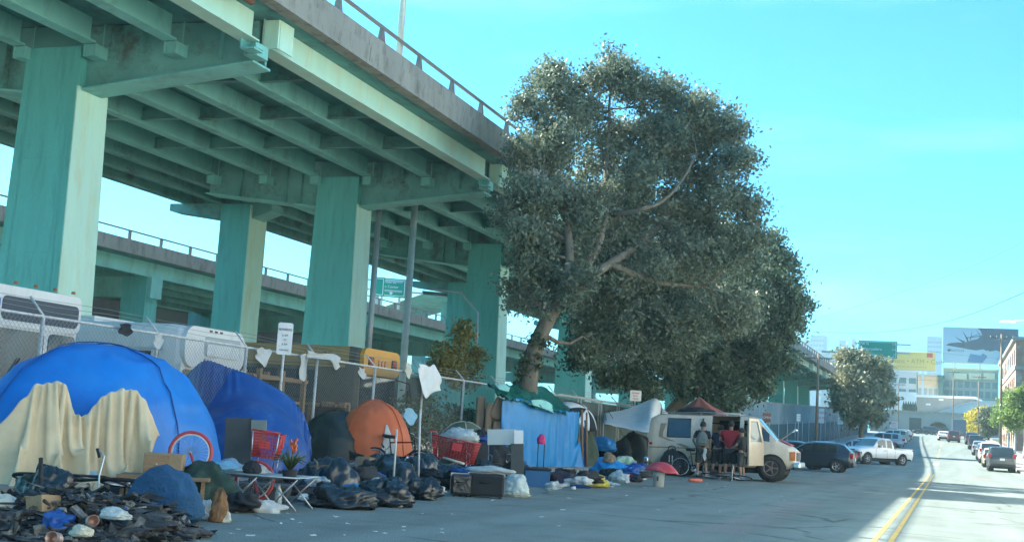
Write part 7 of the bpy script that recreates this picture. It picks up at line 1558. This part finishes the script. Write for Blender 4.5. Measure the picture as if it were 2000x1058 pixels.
for r_ in range(4):
    z0 = bh-2.9-r_*3.4
    for k in range(9):
        y = BYa+2.2+5.1*k; q = MB(); q.box((BX-.06, y, z0), (BX-.004, y+1.9, z0+1.9)); wn_ = q.build('window', M['glass'], bb_, world=True)
        q = MB(); q.box((BX-.16, y-.15, z0-.22), (BX-.003, y+2.05, z0-.01)); q.build('sill', M['palewhite'], wn_, world=True)
    for k in range(6):
        x = BX+1.3+3.9*k; q = MB(); q.box((x, BYa-.06, z0-.2), (x+1.9, BYa-.004, z0+2.0)); wn_ = q.build('window', M['palewhite'] if (k+r_) % 2 == 0 else M['glass'], bb_, world=True)
        q = MB(); q.box((x-.2, BYa-.14, z0+2.03), (x+2.1, BYa-.003, z0+2.25)); q.box((x-.15, BYa-.14, z0-.45), (x+2.05, BYa-.003, z0-.23)); q.build('lintel', M['palewhite'], wn_, world=True)
# buildings beside and behind the camera, outside the frame: added to send light back into the shade
for k, (y0, y1, h, m_, lb) in enumerate(((-120,-52,11,'cream wall','tall cream warehouse behind the camera on the right'), (-50,12,9,'pale sunlit wall','long pale warehouse on the right beside the camera'), (14,62,10,'cream wall','cream warehouse on the right outside the frame'), (64,112,8,'pale sunlit wall','pale workshop on the right before the street trees'))):
    b_ = thing('warehouse', lb, 'building', (7.7, (y0+y1)/2, 0)); mm = mat('cream wall', (.80,.78,.70), .9, var=.04, scale=.4) if m_ == 'cream wall' else M['palewall']
    q = MB(); q.box((7.7, y0, 0), (30, y1, h)); q.build('wall', mm, b_, world=True); q = MB(); q.box((7.55, y0-.2, h), (30.2, y1+.2, h+.4)); q.build('roof', M['stucco'], b_, world=True)
    for j in range(int((y1-y0)/9)): q = MB(); q.box((7.64, y0+3+9*j, .1), (7.697, y0+7+9*j, 3.4)); q.build('roller_door', MATS['grey roller door'], b_, world=True)
# utility poles and wires
def upole(label, x, y, h, r=.16, arms=1):
    t = thing('utility_pole', label, 'utility pole', (x, y, g(y)+.1)); q = MB(); q.tube([(0,0,0),(0,0,h)], [r, r*.65], 10); q.build('pole', M['pole_wood'], t)
    for k in range(arms):
        z = h-.5-.9*k; q = MB(); q.box((-1.2,-.06,z),(1.2,.06,z+.12)); a = q.build('cross_arm', M['pole_wood'], t)
        for xx in (-1.1,-.5,.5,1.1): q = MB(); q.lathe([(0,0),(.05,.02),(.03,.1),(.05,.15),(0,.2)], (xx,0,z+.12), 8); q.build('insulator', M['galv'], a)
    return t
upole('tall wood utility pole left of the brick building', 5.25, 140, 12.6)
z = WY(1985, 462, 72).z; upole('wood utility pole at the right frame edge with only a cross arm end showing', 5.55, 72, z-g(72)+.4, arms=2)
upole('thin wood pole in front of the far grey shed', .9, 246, 12.5, .14); upole('thin pole rising between the grey shed and the barrel roof hall', 5.2, 238, 11.5, .13)
upole('dark wood pole rising before the end of the green freeway', -10.9, 112, 8.6, .15); upole('thin pole left of the arch before the white annex', -8.6, 238, 9.5, .13)
def wire(label, pts, r=.018, n=24):
    q = MB(); q.tube([crv([Vector(p) for p in pts], i/n) for i in range(n+1)], r, 4); return solo('overhead_wire', q, M['letter_k'], label, 'wire', 'overhead wires')
wire('long sagging wire crossing the sky above the far billboards', [WY(2060,545,72), WY(1900,612,95), WY(1800,638,115), WY(1690,650,135), WY(1560,646,150)], .02)
wire('faint wire rising steeply to the right frame edge', [WY(2060,440,72), WY(1960,492,90), WY(1860,535,110), WY(1700,590,135), WY(1580,625,150)], .011)
wire('thin wire running low over the street to the wood utility pole', [WY(1948,700,140), WY(1850,690,160), WY(1750,676,190)], .015)
wire('thin wire over the red shopping cart side of the street', [WY(1946,705,140), WY(1960,690,110), WY(2050,655,75)], .015)
wire('low wire passing in front of the silvery tree', [Vector((-10.9,112,8.4+g(112))), WY(1750,738,170), WY(1900,745,240)], .018)
# street lamps
sl = thing('street_lamp', 'white cobra head street lamp reaching in at the right frame edge', 'street lamp', (5.4, 62, .13))
hd = WY(1968, 628, 62)-Vector((5.4,62,.13)); q = MB(); q.tube([(0,0,0),(0,0,hd.z-.4)], [.11,.07], 10); q.build('mast', M['galv'], sl)
q = MB(); q.tube([(0,0,hd.z-.4), (hd.x*.4,0,hd.z+.12), (hd.x+.3,0,hd.z+.06)], .03, 7); q.build('arm', M['galv'], sl)
q = lump((hd.x, hd.y, hd.z-.06), .36, .14, .10, 3, 0, 1, 1, 0, 16); q.build('lamp_head', M['white'], sl)
lp_ = WX(1628, 787, -11.6); sl = thing('street_lamp', 'small bright lamp on a short pole before the blue grey wall', 'street lamp', (lp_.x, lp_.y, g(lp_.y)+.1)); hz = lp_.z-g(lp_.y)-.1
q = MB(); q.tube([(.5,0,0),(.5,0,hz-.2),(.3,0,hz),(0,0,hz)], .06, 7); q.build('mast', M['galv'], sl)
q = lump((0,0,hz-.05), .2, .14, .12, 3, 0, 1, 1, 0, 14); em = mat('lamp head lens', (.85,.85,.8), .3); em.node_tree.nodes['Principled BSDF'].inputs['Emission Color'].default_value = (1,.98,.9,1); em.node_tree.nodes['Principled BSDF'].inputs['Emission Strength'].default_value = 1.2; q.build('lamp_head', em, sl)
sl = thing('street_lamp', 'slim lamp with curved arm under the bridge beside the sapling', 'street lamp', (-22.2, 48.6, 0)); q = MB(); q.tube([(0,0,0),(0,0,11.2)], [.17,.14], 12); q.build('mast', mat('grey painted mast', (.5,.6,.58), .6), sl)
q = MB(); q.tube([(2.6,2,4.0),(2.5,2,6.2),(1.6,2,7.1),(.1,2,7.2)], .05, 6); q.build('arm', M['galv'], sl)
# ------------------------------------------------------------------ haze: the air over the whole place
hm = bpy.data.materials.new('haze'); hm.use_nodes = True; n = hm.node_tree; n.nodes.clear()
pv = n.nodes.new('ShaderNodeVolumePrincipled'); pv.inputs['Color'].default_value = (.62, .93, 1, 1); pv.inputs['Density'].default_value = .00028; pv.inputs['Anisotropy'].default_value = .2
mo = n.nodes.new('ShaderNodeOutputMaterial'); n.links.new(pv.outputs[0], mo.inputs['Volume'])
q = MB(); q.box((-910, -130, -1.5), (910, 1290, 135)); hz_ = q.build('haze', hm); tag(hz_, kind='stuff')
scene.cycles.volume_bounces = 1
